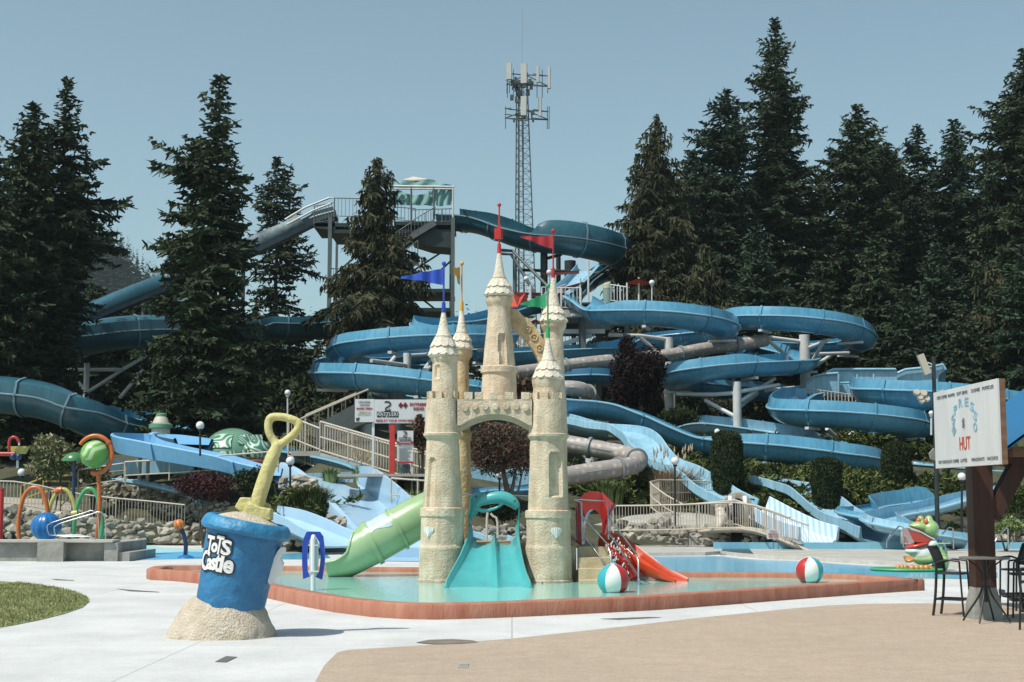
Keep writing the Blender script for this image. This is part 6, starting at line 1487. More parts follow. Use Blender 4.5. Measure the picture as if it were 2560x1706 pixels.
stone_wall('boulder wall along the back of the splash pad', [(-60, 1247, 1170, 68), (60, 1250, 1172, 67.5), (150, 1250, 1186, 67), (250, 1249, 1196, 66.6), (340, 1250, 1205, 66), (430, 1252, 1212, 65.5), (520, 1256, 1222, 65)], 1, .40)
stone_wall('upper dry stone wall behind the beige walkway railing', [(195, 1112, 1095, 75), (235, 1150, 1102, 74.5), (280, 1180, 1106, 74), (340, 1195, 1114, 73), (400, 1205, 1132, 71.5), (450, 1212, 1155, 70), (510, 1215, 1165, 69)], 2, .32)
stone_wall('low stone wall beside the arched footbridge', [(1408, 1236, 1208, 66), (1470, 1242, 1207, 65), (1540, 1247, 1207, 64.5), (1600, 1251, 1210, 64), (1668, 1256, 1208, 63.5)], 3, .36)
stone_wall('short stone wall right of the footbridge arch', [(1722, 1258, 1224, 62.5), (1760, 1259, 1228, 62), (1800, 1262, 1240, 61.5), (1830, 1264, 1252, 61)], 4, .34)
stone_wall('rocks under the outlet slides', [(1885, 1245, 1222, 68), (1920, 1248, 1215, 67), (1960, 1250, 1232, 67)], 5, .34)
stone_wall('dark rocks behind the warning sign and the frog', [(2030, 1248, 1222, 67.5), (2080, 1248, 1218, 67), (2140, 1248, 1212, 66.5), (2200, 1246, 1205, 66), (2260, 1246, 1205, 66), (2330, 1248, 1208, 66), (2420, 1250, 1210, 66)], 6, .45)
stone_wall('rocks holding up the planted mound left of the wide slide', [(600, 1205, 1192, 61), (640, 1205, 1192, 61), (700, 1212, 1199, 60.8)], 7, .38)
stone_wall('pale rocks at the top of the planted mound', [(655, 1140, 1100, 66), (680, 1150, 1104, 65), (710, 1165, 1116, 64), (740, 1178, 1132, 62.5)], 8, .42)
stone_wall('rocks below the mound behind the surfboard sprayer', [(664, 1256, 1222, 57.5), (680, 1257, 1224, 57.3), (694, 1258, 1230, 57.1)], 9, .34)
stone_wall('dark rocks between the planted mound and the wide slide', [(752, 1225, 1196, 59.5), (772, 1240, 1192, 59), (790, 1250, 1205, 58.4)], 11, .36)
stone_wall('rocks behind the turquoise slide, seen through the castle', [(1080, 1240, 1222, 60.5), (1120, 1243, 1216, 60), (1160, 1243, 1214, 60), (1220, 1243, 1212, 60)], 10, .26)
# ---------------------------------------------------------------- walkway, concrete slopes
mb = MB(); rows = []
for a, b, D in (((-40, 1176), (-40, 1140), 70), ((60, 1180), (60, 1145), 70), ((160, 1192), (160, 1150), 70), ((260, 1204), (245, 1168), 70), ((340, 1210), (330, 1190), 69.5), ((430, 1217), (430, 1205), 69)):
    A, B = W(*a, D), W(*b, D + 5); rows.append([A + Vector((0, 0, -.6)), A, B, B + Vector((0, 0, -1.5))])
mb.grid(rows); tag(mb.build('walkway', M('warm_concrete', (.38, .34, .29), .9, var=.06), smooth=20), 'sloping concrete walkway above the boulder wall', None, kind='structure')
mb = MB(); rows = []
for x0, y0, x1, y1, D0, D1 in ((1320, 1230, 1320, 1150, 67.6, 77), (1420, 1230, 1430, 1150, 67.4, 77), (1520, 1230, 1540, 1152, 66.4, 76), (1600, 1233, 1640, 1160, 65.9, 75), (1680, 1231, 1720, 1175, 65.2, 73)):
    rows.append([W(x0, y0, D0) + Vector((0, 0, -.8)), W(x0, y0 - 24, D0), W((x0 + x1) / 2, (y0 + y1) / 2 - 14, (D0 + D1) / 2), W(x1, y1, D1), W(x1, y1, D1) + Vector((0, 0, -1))])
mb.grid(rows); tag(mb.build('concrete_slope', m_greyc, smooth=30), 'bare grey concrete slope right of the castle', None, kind='structure')
sheet('pool_deck', [G(*p) for p in ((1330, 1262), (1410, 1243), (1500, 1248), (1620, 1257), (1700, 1262), (1640, 1270), (1600, 1272), (1500, 1275), (1380, 1278), (1330, 1276))], 0.010, m_greyc, 'grey concrete apron in front of the stone wall')

def fence(label, cat, pts, h, mat=None, name='railing', **k):
    p = WW(pts); t = thing(name, label, cat, p[0]); railing(p, h, mat or m_beige, t, **k); return t
def drop(pts, h):       # plan points of the TOP rail -> foot points
    return [W(*p) - Vector((0, 0, h)) for p in pts]
def fence_top(label, pts, h, name='railing', mat=None, cat='railing', **k):
    p = drop(pts, h); t = thing(name, label, cat, p[0]); railing(p, h, mat or m_beige, t, **k); return t
fence_top('long sloping beige railing with thin balusters in front of the upper stone wall', [(-60, 1107, 69), (0, 1106, 69), (33, 1107, 69), (90, 1116, 69), (137, 1127, 69), (191, 1137, 69), (260, 1145, 69), (340, 1152, 68.5), (425, 1161, 68)], 1.18, bal=.17, post=7, br=.011)
fence_top('beige railing on the arched footbridge, nearer side', [(1409, 1163, 64), (1500, 1162, 63.6), (1570, 1160, 63.2), (1650, 1156, 62.6), (1690, 1155, 62), (1740, 1163, 61), (1790, 1180, 60), (1815, 1190, 59.4)], 1.2, bal=.14, post=4, br=.011)
fence_top('beige railing on the footbridge, farther side, ending at the striped slide', [(1600, 1158, 66), (1690, 1150, 65), (1760, 1172, 63.5), (1810, 1190, 62.5), (1857, 1207, 61.5)], 1.2, bal=.14, post=4, br=.011)
fence_top('curved beige railing climbing above the footbridge', [(1703, 1116, 72.5), (1640, 1108, 72), (1570, 1104, 71), (1514, 1103, 70), (1494, 1108, 68), (1500, 1116, 66.5), (1530, 1138, 65.5), (1570, 1160, 65)], 1.2, bal=.15, post=2.6, mid=True, br=.011)
fence_top('plain two bar beige railing in front of the pale blue spiral slide', [(287, 1062, 69), (390, 1056, 68.5), (500, 1048, 68), (640, 1037, 67)], 1.0, bal=2.6, post=1, bottom=.35)
fence_top('plain beige railing beside the green spray ball', [(180, 1080, 71), (290, 1064, 70.5)], 1.1, bal=2, bottom=.3)
fence_top('plain grey railing beside the waste bin, left of the castle', [(897, 1136, 61.5), (899, 1099, 61.5), (960, 1104, 61), (1060, 1110, 61)][1:], 1.05, bal=1.8, bottom=.35, mat=m_beige)
m_ylr = M('yellow_rail_paint', (0.50, 0.38, 0.07), .5)
fence_top('yellow pipe railing below the olive bush', [(48, 1118, 73), (100, 1098, 73), (180, 1091, 74), (290, 1082, 75)], 1.5, mat=m_ylr, bal=2.6, bottom=.8)
fence_top('short yellow stair railing below the olive bush', [(100, 1107, 71.5), (160, 1106, 71.5), (168, 1112, 71), (140, 1140, 70.5)], .9, mat=m_ylr, bal=1.3, bottom=.4)
# footbridge deck
fb = thing('footbridge', 'low arched concrete footbridge with beige edges over the blue channel', 'footbridge', W(1720, 1240, 62))
TP = crom([(*W(x, y, D),) for x, y, D in ((1600, 1221, 64.2), (1660, 1216, 63), (1710, 1216, 62.2), (1760, 1226, 61.4), (1810, 1246, 60.6), (1860, 1266, 60))], .5)
rows = [[Vector(p) + Vector((0, 0, -.16)), Vector(p), Vector(p) + Vector((.6, 2.0, 0)), Vector(p) + Vector((.6, 2.0, -.16))] for p in TP]
mb = MB(); mb.grid(rows, closed=True); mb.build('deck', m_greyc, fb, smooth=30)
mb = MB(); mb.tube([Vector(p) + Vector((0, -.04, -.02)) for p in TP], .07, 8); mb.build('edge_beam', m_beige, fb, smooth=40)
mb = MB(); mb.tube([Vector(p) + Vector((.62, 2.04, -.02)) for p in TP], .07, 8); mb.build('edge_beam', m_beige, fb, smooth=40)
m_chan = M('channel_painted_shade', (.03, .06, .09), .3)  # shade under the bridge is put into this dark water colour
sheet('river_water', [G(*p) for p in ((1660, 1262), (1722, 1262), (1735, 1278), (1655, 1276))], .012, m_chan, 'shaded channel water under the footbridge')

# ---------------------------------------------------------------- grey ramps behind the bucket and castle
m_ramp = M('pale_ramp_concrete', (0.42, 0.40, 0.36), .85, var=.06)
rp = thing('ramp', 'pale zigzag ramp with balustrades climbing past the white sign board', 'ramp', W(700, 1010, 76))
def ramp(a, b, wdt, thick=.25):
    A, B = W(*a), W(*b); mb = MB(); o = Vector((0, wdt, 0)); dn = Vector((0, 0, -thick))
    mb.add([A, B, B + o, A + o, A + dn, B + dn, B + o + dn, A + o + dn], [(0, 1, 2, 3), (7, 6, 5, 4), (0, 4, 5, 1), (1, 5, 6, 2), (2, 6, 7, 3), (3, 7, 4, 0)]); mb.build('slope', m_ramp, rp)
    return A, B
A, B = ramp((735, 1040, 74), (985, 1118, 69), 1.8); railing([A, B], 1.6, m_beige, rp, 2.2, .2, .014, .045, mid=True, top_r=.055); railing([A + Vector((0, 1.8, 0)), B + Vector((0, 1.8, 0))], 1.5, m_beige, rp, 2.2, .2, .014, .045, top_r=.055)
A, B = ramp((690, 1030, 78), (845, 960, 81), 1.8); railing([A, B], 1.6, m_beige, rp, 2.2, .9, .014, .045, mid=True, top_r=.055); railing([A + Vector((0, 1.8, 0)), B + Vector((0, 1.8, 0))], 1.9, m_beige, rp, 2.2, .9, .02, .05, top_r=.055)
mb = MB(); a, b = W(725, 1034, 77), W(830, 975, 80.5); mb.prism([a, b, b + Vector((0, 0, 1.35)), a + Vector((0, 0, 1.35))], (0, .06, 0)); mb.build('side_panel', m_ramp, rp)
mb = MB(); a, b = W(672, 1052, 75), W(740, 1052, 75); mb.box(((a.x + b.x) / 2, 76.3, a.z + .2), (b.x - a.x, 3.6, .25)); mb.build('landing', m_ramp, rp)
railing(drop([(664, 957, 75.5), (735, 985, 74.5)], 2.2), 2.2, m_beige, rp, 1.4, .2, .014, .045, mid=True, top_r=.055)
p = W(661, 960, 76)
# ---------------------------------------------------------------- wide racing slide and the outlet beside the surfboard
m_wide = M('very_pale_blue_lane', (0.36, 0.56, 0.74), .3, rgb2=(0.42, 0.61, 0.78), scale=.4, coat=.3)
wd = thing('wide_slide', 'wide two lane pale blue slide dropping behind the green tube', 'water slide', W(820, 1150, 62))
# two lanes side by side, each a smooth trough
def lane_mesh(keys, nx_=10):
    """keys: left point, right point (plan x, y, D), wall height left/right"""
    rows = []
    K = crom([(*W(*a), *W(*b), hl, hr) for a, b, hl, hr in keys], .5)
    for k in K:
        L_, R_ = Vector(k[:3]), Vector(k[3:6]); row = [L_ + Vector((-.12, 0, -.5)), L_ + Vector((-.12, 0, k[6])), L_ + Vector((0, 0, k[6]))]
        for i in range(nx_ + 1):
            t = i / nx_; row.append(L_.lerp(R_, t) + Vector((0, 0, -.25 * sin(pi * t) ** .5 if 0 < t < 1 else 0)))
        row += [R_ + Vector((0, 0, k[7])), R_ + Vector((.12, 0, k[7])), R_ + Vector((.12, 0, -.5))]
        rows.append(row)
    mb = MB(); mb.grid(rows); return mb
K = crom([(*W(a[0], a[1], D), *W(b_[0], b_[1], D2), hr) for a, D, b_, D2, hr in (((655, 1078), 69.5, (811, 1106), 69, .70), ((690, 1094), 67.5, (839, 1124), 67, 1.05), ((729, 1128), 65, (866, 1148), 65, 1.2), ((792, 1194), 60, (905, 1182), 62, 1.2), ((830, 1238), 57, (950, 1225), 58.5, 1.15), ((860, 1272), 54.5, (1000, 1268), 55, .9), ((880, 1284), 53.5, (1040, 1284), 53.5, .7))], .5)
rows = []; rail_ = []
for k in K:
    L_, R_ = Vector(k[:3]), Vector(k[3:6]); row = [L_ + Vector((-.3, -.1, -.9)), L_ + Vector((-.28, 0, .25)), L_ + Vector((-.22, 0, .32)), L_ + Vector((-.04, 0, .32)), L_ + Vector((0, 0, .22))]
    for i in range(1, 12): t = i / 12; row.append(L_.lerp(R_, t) + Vector((0, 0, -.12 * min(1, sin(pi * t) * 3))))
    row += [R_, R_ + Vector((.05, 0, k[6] * .5)), R_ + Vector((.12, 0, k[6])), R_ + Vector((.24, 0, k[6])), R_ + Vector((.26, 0, -.8))]
    rows.append(row)
mb = MB(); mb.grid(rows); mb.build('lane', m_wide, wd, smooth=50)
mb = MB(); mb.prism(WW([(702, 1088, 70), (812, 1084, 70), (812, 1108, 70), (702, 1108, 70)]), (0, .25, 0)); mb.build('back_wall', m_slp, wd)
mb = MB(); mb.prism(WW([(750, 1103, 68.6), (812, 1101, 68.6), (812, 1112, 68.6), (750, 1112, 68.6)]), (0, .5, 0)); mb.build('start_step', m_wide, wd)
mb = MB(); lane('pale blue outlet slide pouring out left of the green tube', [(600, 1190, 60, .8, .5), (650, 1206, 59, .8, .6), (700, 1226, 57.5, .8, .6), (740, 1242, 56, .85, .5), (775, 1256, 54.8, .9, .5)], m_wide)
mb = MB(); mb.prism(WW([(610, 1172, 60.5), (680, 1182, 60.5), (743, 1193, 60.3), (752, 1215, 60), (758, 1230, 59.8), (680, 1208, 60), (610, 1195, 60)]), (0, .15, 0)); tag(mb.build('slide_wall', m_wide), 'pale blue splash wall behind the outlet slide', 'wall')
sheet('run_out_floor', [G(*p) for p in ((860, 1290), (980, 1292), (1060, 1285), (1060, 1262), (900, 1262), (850, 1276))], .014, m_wide, 'pale blue run-out floor behind the green tube')
mb = MB(); a, b = W(880, 1272, 52), W(1062, 1272, 52); mb.box(((a.x + b.x) / 2, 52, .18), (b.x - a.x, .3, .36)); tag(mb.build('run_out_wall', m_wide), 'low pale wall behind the green tube', 'wall')
# things seen through the castle arch
flume('blue slide piece seen through the castle under the bronze tree', [(1030, 1150, 66, .2, .2), (1100, 1130, 67, .2, .2), (1180, 1128, 68, .2, .2), (1240, 1120, 69, .2, .2)], .6, m_sl, q=.5)
mb = MB(); a, b = W(1060, 1098, 72), W(1230, 1098, 72); mb.box(((a.x + b.x) / 2, 72, a.z), (b.x - a.x, .3, 1.0)); tag(mb.build('pool_wall', m_slp), 'pale blue wall seen through the castle arch', 'wall')
lane('white slide end seen through the castle, below the dolphins', [(1040, 1225, 62, .5, .3), (1085, 1232, 61, .5, .3), (1130, 1243, 60, .5, .3), (1158, 1253, 59, .5, .25)], m_slp)
rail('handrail', 'curved beige pipe handrail seen through the castle arch', 'handrail', [WW([(1118, 1250, 58), (1119, 1190, 58), (1121, 1178, 58)]), WW([(1144, 1236, 58), (1143, 1200, 58), (1140, 1190, 58), (1132, 1186, 58), (1127, 1180, 58)])], .05, m_beige)

# ---------------------------------------------------------------- curved slide on the left, lighthouse, turtle
m_tray = M('mid_blue_tray_slide', (0.18, 0.42, 0.66), .4, var=.06)
ts = thing('water_slide', 'boxy pale blue slide that turns in front of the green turtle', 'water slide', W(420, 1040, 69), 'open lane slides')
K = crom([(*W(445, 1022, 72), .3), (*W(410, 1020, 73.5), .4), (*W(365, 1018, 74.5), .5), (*W(325, 1019, 74), .55), (*W(304, 1024, 72), .6), (*W(320, 1034, 70.3), .6), (*W(380, 1046, 69.3), .55), (*W(450, 1058, 68.6), .5), (*W(520, 1070, 68), .45), (*W(560, 1080, 67.7), .4), (*W(625, 1093, 67.2), .35)], .4)
rows = []
for i, p in enumerate(K):
    a = Vector(K[max(0, i - 1)][:3]); b = Vector(K[min(len(K) - 1, i + 1)][:3]); t = (b - a).normalized(); rt = t.cross(Vector((0, 0, 1))).normalized(); c_ = Vector(p[:3]); h = p[3]; w = .95
    rows.append([c_ + rt * x + Vector((0, 0, z)) for x, z in ((-w - .08, h), (-w - .14, h - .06), (-w * .9, -.25), (w * .9, -.25), (w + .14, h - .06), (w + .08, h), (w, h), (w * .86, 0), (-w * .86, 0), (-w, h))])
mb = MB(); mb.grid(rows, closed=True); mb.build('flume', m_tray, ts, smooth=30)
for k in (int(len(K) * .62), int(len(K) * .9)):
    r0_, r1_ = rows[k], rows[k + 1]; mb = MB(); mb.bar((r0_[4] + r0_[4]) / 2 + Vector((.0, -.03, 0)), r0_[3] + Vector((0, -.05, -.02)), .1, .12); mb.build('joint_rib', m_tray, ts); mb = MB(); mb.bar(r0_[1] + Vector((0, -.03, 0)), r0_[2] + Vector((0, -.05, -.02)), .1, .12); mb.build('joint_rib', m_tray, ts)
for x, y in ((322, 1040), (340, 1060)):
    p = W(x, y, 73.5); mb = MB(); mb.cyl((p.x, p.y, T(p.x, p.y) - .1), p, .1, n=8); mb.build('support_post', m_beige, ts, smooth=40)
lane('slender pale grey-blue kiddie slide lying on top of the stone wall', [(232, 1106, 73.4, .3, .15), (280, 1108, 73, .3, .15), (330, 1115, 72.4, .3, .15), (390, 1128, 71.4, .3, .15), (440, 1142, 70.4, .3, .15), (470, 1160, 69.6, .3, .15)], m_slp)
mb = MB(); mb.box(W(330, 1073, 78) , (5.5, .4, .8)); tag(mb.build('pool_wall', m_slp), 'pale wall under the boxy blue slide', 'wall')
m_lh = M('white_weathered_boards', (0.50, 0.53, 0.50), .7, rgb2=(.30, .38, .36), scale=6, stretch=(3, 3, .2)); m_lg = M('mint_green_roof', (0.12, 0.30, 0.22), .5); m_lc = M('cream_roof', (.52, .47, .36), .6)
lh = thing('mini_lighthouse', 'small mint and cream lighthouse top behind the boxy blue slide', 'lighthouse', W(370, 1006, 76)); c_ = W(369, 1010, 77); u = PX(77)
zL = lambda y: W(369, y, 77).z
for nm, mt, pr_ in (('drum', m_lh, [(zL(1012), 21 * u), (zL(982), 21 * u)]), ('brim', m_lg, [(zL(986), 20 * u), (zL(984), 27 * u), (zL(976), 27 * u), (zL(973), 20 * u)]), ('roof', m_lc, [(zL(975), 20 * u), (zL(960), 14 * u), (zL(958), 12 * u)]), ('cap', m_lg, [(zL(959), 12 * u), (zL(952), 12 * u), (zL(950), 8 * u)]), ('base_ring', m_lc, [(zL(1012), 45 * u), (zL(1005), 47 * u), (zL(1003), 44 * u)])):
    mb = MB(); mb.lathe((c_.x, c_.y, 0), pr_, 20); mb.build(nm, mt, lh, smooth=40)
m_tg = M('turtle_green', (0.075, 0.20, 0.13), .3, coat=.5); m_tw = M('turtle_swirl', (0.40, 0.52, 0.44), .3); m_tu = M('turtle_underside', (.16, .045, .035), .6)
n, l, b = nodes_of(m_tg)
tc = n.new('ShaderNodeTexCoord'); no = n.new('ShaderNodeTexNoise'); no.inputs['Scale'].default_value = .9; no.inputs['Detail'].default_value = 0
sn = n.new('ShaderNodeMath'); sn.operation = 'MULTIPLY'; sn.inputs[1].default_value = 70; sn2 = n.new('ShaderNodeMath'); sn2.operation = 'SINE'
cr = n.new('ShaderNodeValToRGB'); cr.color_ramp.elements[0].position = .52; cr.color_ramp.elements[1].position = .75; cr.color_ramp.elements[0].color = (.06, .17, .11, 1); cr.color_ramp.elements[1].color = (.42, .55, .46, 1)
l.new(tc.outputs['Object'], no.inputs['Vector']); l.new(no.outputs['Fac'], sn.inputs[0]); l.new(sn.outputs[0], sn2.inputs[0]); ad = n.new('ShaderNodeMath'); ad.operation = 'MULTIPLY_ADD'; ad.inputs[1].default_value = .5; ad.inputs[2].default_value = .5; l.new(sn2.outputs[0], ad.inputs[0]); l.new(ad.outputs[0], cr.inputs[0]); l.new(cr.outputs[0], b.inputs['Base Color'])
m_tp = M('turtle_plain_green', (0.15, 0.30, 0.21), .3, coat=.4)
tu = thing('turtle_shelter', 'huge green turtle with white swirls on its shell, its head to the right', 'turtle', W(540, 1070, 74)); u = PX(74)
c_ = W(535, 1050, 74.5)
mb = MB(); mb.ball(c_, 1, 40, (66 * u * 1.08, 2.1, 66 * u)); mb.build('shell', m_tp, tu, smooth=60)
for (x0, x1, y0, y1) in ((505, 548, 1000, 1032), (562, 606, 1000, 1024), (520, 560, 1040, 1062), (475, 500, 1015, 1045)):
    rows = []
    for j in range(9):
        row = []
        for i in range(9):
            s_, t_ = i / 8, j / 8; k_ = .12 * sin(pi * s_); x = x0 + (x1 - x0) * s_; y = y0 + (y1 - y0) * t_; p = W(x, y, 74.5)
            dx_, dz_ = (p.x - c_.x) / (66 * u * 1.08), (p.z - c_.z) / (66 * u); q = max(0.02, 1 - dx_ ** 2 - dz_ ** 2); row.append(Vector((p.x, c_.y - 2.1 * sqrt(q) - .06, p.z)))
        rows.append(row)
    mb = MB(); mb.grid(rows); mb.build('shell_plate', m_tg, tu, smooth=60)
hd = W(590, 1040, 72.3)
mb = MB(); mb.ball(hd, 1, 32, (32 * u, .9, 30 * u)); mb.build('head', m_tg, tu, smooth=60)
mb = MB(); e = W(570, 1040, 71.5); mb.ball(e, 1, 18, (6 * u, .12, 10 * u)); mb.build('eye', m_black, tu, smooth=60)
mb = MB(); mb.ball(e + Vector((.03, -.1, 0)), 1, 14, (3 * u, .06, 5.5 * u)); mb.build('iris', M('turtle_iris', (.25, .45, .12), .3), tu, smooth=60)
mb = MB(); mb.ball(W(588, 1062, 72.2), 1, 24, (36 * u, 1.0, 8 * u)); mb.build('jaw', m_tu, tu, smooth=60)
mb = MB(); mb.grid([[W(540, 1093, 70), W(540, 1090, 73)], [W(600, 1078, 71), W(600, 1075, 74)], [W(655, 1067, 72), W(655, 1064, 75)]]); mb.grid([[W(540, 1096, 70), W(540, 1093, 69.8)], [W(600, 1081, 71), W(600, 1078, 70.8)], [W(655, 1070, 72), W(655, 1067, 71.8)]]); 
o = mb.build('slide_lip', m_tw, tu)
mb = MB(); mb.tube(WW([(560, 1096, 69.7), (610, 1083, 70.6), (655, 1073, 71.6)]), .09, 6); mb.build('red_edge', m_red, tu, smooth=40)
flume('dark blue curved slide passing under the pale ramp', [(600, 1020, 82, .1, .1), (660, 1036, 79, .1, .1), (720, 1046, 76, .1, .1), (780, 1058, 73.5, .1, .1), (840, 1078, 72, .1, .1), (890, 1104, 70.5, .1, .1), (940, 1120, 69.5, .1, .1), (1000, 1135, 68.5, .1, .1)], .62, m_sl, q=1.0, ribs=5)
for x, y, D in ((750, 1075, 74), (864, 1112, 71)): column(x, y, D, .2, 'short pale post under the dark curved slide, plan side %s' % ('left' if x < 800 else 'right')) if False else None

# ---------------------------------------------------------------- sign boards
m_board = M('white_sign_board', (0.62, 0.63, 0.64), .5, var=.03); m_frame = M('dark_frame', (.03, .03, .03), .5); m_tred = M('sign_red', (.38, .02, .02), .6); m_tblk = M('sign_black', (.02, .02, .02), .6); m_gold = M('sign_gold', (.42, .37, .18), .6)
SD = 66
sb = thing('ride_sign', 'wide white ride sign board with a black snake, arrows and red lettering on posts', 'sign', W(900, 1100, SD))
def sg(x, y, d=0): return W((860 + x / 6.819) / KD, (970 + y / 6.819) / KD, SD + d)
def flat_panel(mb, x0, x1, y0, y1, f=sg, th=.08): a, b = f(x0, y0), f(x1, y1); mb.box(((a.x + b.x) / 2, a.y + th / 2, (a.z + b.z) / 2), (abs(b.x - a.x), th, abs(a.z - b.z)))
mb = MB(); flat_panel(mb, 188, 512, 192, 584); mb.build('board', m_board, sb); mb = MB(); flat_panel(mb, 519, 1560, 200, 604); mb.build('board', m_board, sb)
px1 = 1 / 6.819 / KD * PX(SD)      # metres per mark of this detail plan
def words_(t, txt, x, y, hpx, mat, f=sg, off=.0, wpx=None, name='lettering', ex=(1, 0, 0), ey=(0, 0, 1), k=px1, d=-.02, shear=0.0, depth=.003):
    size = hpx * k / .70; vs, fs = text_mesh(txt, size, depth, off, 'CENTER', 1.0, shear)
    w = max(v.x for v in vs) - min(v.x for v in vs); cxx = (max(v.x for v in vs) + min(v.x for v in vs)) / 2; s = (wpx * k / w) if wpx else 1
    mb = MB(); ex, ey = Vector(ex), Vector(ey); ez = ex.cross(ey); o = f(x, y) + ez * (-d)
    mb.add([o + ex * ((v.x - cxx) * s) + ey * v.y + ez * v.z for v in vs], fs); return mb.build(name, mat, t, fix=False)
words_(sb, 'COLOSSAL', 350, 245, 38, m_tblk, wpx=200, shear=.2); words_(sb, 'CANYON', 352, 298, 38, m_tblk, wpx=165, shear=.2)
words_(sb, 'SHARK TREK+', 350, 355, 26, m_tred, wpx=275, off=.006); words_(sb, 'ZERO-G', 350, 415, 32, m_gold, wpx=210, shear=.3); words_(sb, 'RACEWAY', 345, 455, 30, m_gold, wpx=230, shear=.3)
words_(sb, 'RATTLER!', 745, 455, 70, m_tblk, wpx=370, off=.035, name='lettering_outline'); words_(sb, 'RATTLER!', 745, 455, 62, m_board, wpx=345, off=.002, d=-.035)
words_(sb, 'EXTREME', 1275, 285, 46, m_tred, wpx=310, off=.008); words_(sb, 'RIDE!', 1275, 360, 46, m_tred, wpx=180, off=.008); words_(sb, 'RIDE AT YOUR OWN RISK!', 873, 560, 34, m_tred, wpx=650, off=.005)
mb = MB()
SN = [(690, 248, 8), (715, 240, 14), (745, 240, 15), (775, 250, 15), (792, 275, 14), (780, 305, 13), (745, 325, 12), (715, 345, 11), (708, 368, 10), (725, 383, 10), (760, 388, 9), (790, 380, 7), (785, 365, 5), (760, 362, 4)]
def flat_stroke(mb, pts, f, k, d=-.02):
    P = crom([(*f(x, y), w * k) for x, y, w in pts], .05); rows = []
    for i, p in enumerate(P):
        a, b = Vector(P[max(0, i - 1)][:3]), Vector(P[min(len(P) - 1, i + 1)][:3]); t = (b - a).normalized(); nn_ = Vector((-t.z, 0, t.x)); c_ = Vector(p[:3]) + Vector((0, d, 0))
        rows.append([c_ - nn_ * p[3], c_ + nn_ * p[3]])
    mb.grid(rows); mb.grid([[q + Vector((0, .008, 0)) for q in r] for r in rows])
flat_stroke(mb, SN, sg, px1); mb.build('snake_emblem', m_tblk, sb, fix=False)
mb = MB(); flat_stroke(mb, [(690, 392, 5), (720, 402, 7), (760, 404, 7), (800, 395, 5)], sg, px1); mb.build('snake_emblem', m_tblk, sb, fix=False)
def dia(cx, cy, w, h, f=sg, d=-.02): return [f(cx - w, cy, d), f(cx, cy - h, d), f(cx + w, cy, d), f(cx, cy + h, d)]
for cx in (968, 1045):
    mb = MB(); mb.prism(dia(cx, 298, 46, 56), (0, .012, 0)); mb.build('red_diamond', m_tred, sb); mb = MB(); mb.prism(dia(cx, 298, 28, 36, d=-.03), (0, .008, 0)); mb.build('black_diamond', m_tblk, sb)
mb = MB(); mb.prism([sg(x, y, -.02) for x, y in ((1265, 445), (1328, 445), (1328, 508), (1365, 508), (1297, 588), (1235, 512), (1265, 510))], (0, .012, 0)); mb.build('arrow', m_tblk, sb)
mb = MB(); mb.prism([sg(x, y, -.02) for x, y in ((208, 565), (208, 508), (225, 522), (250, 500), (270, 520), (246, 544), (262, 560))], (0, .012, 0)); mb.build('arrow', m_tblk, sb)
for x, mt in ((500, m_wmet), (826, m_red), (1345, m_gmet)):
    a = sg(x, 600, .15); mb = MB(); w = .12 if x != 826 else .24; mb.box((a.x, a.y, (a.z + .3) / 2 + .7), (w, w, a.z - .9)); mb.build('post', mt, sb)
ws = thing('warning_sign', 'tall narrow white warning sign with a red band, beside the red post', 'sign', sg(1040, 1300, .1))
mb = MB(); flat_panel(mb, 910, 1178, 732, 1255, lambda x, y: sg(x, y, -.4)); mb.build('board', m_board, ws)
f2 = lambda x, y, d=0: sg(x, y, -.42 + d)
mb = MB(); flat_stroke(mb, [(905 + (x - 560) * .62 + 20, 750 + (y - 240) * .62, w * .62) for x, y, w in SN], f2, px1, -.01); mb.build('snake_emblem', m_tblk, ws, fix=False)
words_(ws, 'RATTLER!', 1040, 872, 38, m_tblk, f=f2, wpx=205, off=.018, name='lettering_outline'); words_(ws, 'RATTLER!', 1040, 872, 32, m_board, f=f2, wpx=190, d=-.03)
mb = MB(); flat_panel(mb, 902, 1178, 912, 955, lambda x, y: f2(x, y, -.01), .03); mb.build('red_band', m_tred, ws); words_(ws, 'WARNING', 1040, 933, 26, m_board, f=f2, wpx=190, d=-.05)
words_(ws, 'EXTREME RIDE', 1065, 974, 14, m_tred, f=f2, wpx=150); mb = MB(); mb.prism(dia(942, 974, 10, 10, f2, -.01), (0, .01, 0)); mb.prism(dia(960, 974, 10, 10, f2, -.01), (0, .01, 0)); mb.build('diamond_mark', m_tblk, ws)
m_txt = M('small_print', (.30, .32, .34), .6)
mb = MB(); rnd = random.Random(2)
for k in range(15): 
    y = 1005 + k * 15.5; w = rnd.uniform(.6, 1); a, b = f2(928, y), f2(928 + 220 * w, y); mb.box(((a.x + b.x) / 2, a.y - .012, a.z), (b.x - a.x, .01, 5.5 * px1))
mb.build('small_print', m_txt, ws)
mb = MB(); flat_panel(mb, 910, 1178, 1257, 1288, lambda x, y: f2(x, y, -.01), .03); mb.build('red_band', m_tred, ws)
mb = MB(); a = f2(1160, 1255); mb.box((a.x, a.y + .1, (a.z + T(a.x, a.y)) / 2), (.08, .08, a.z - T(a.x, a.y))); mb.build('post', m_wmet, ws)
m_bin = M('green_plastic_bin', (.035, .075, .085), .4); bn = thing('waste_bin', 'dark green waste bin with a swing lid beside the ramp railing', 'bin', sg(1035, 1450, -1)); c_ = sg(1035, 1450, -1)
mb = MB(); mb.lathe((c_.x, c_.y, 0), [(c_.z, 75 * px1), (sg(0, 1375, -1).z, 92 * px1)], 20); mb.build('bin_body', m_bin, bn, smooth=40)
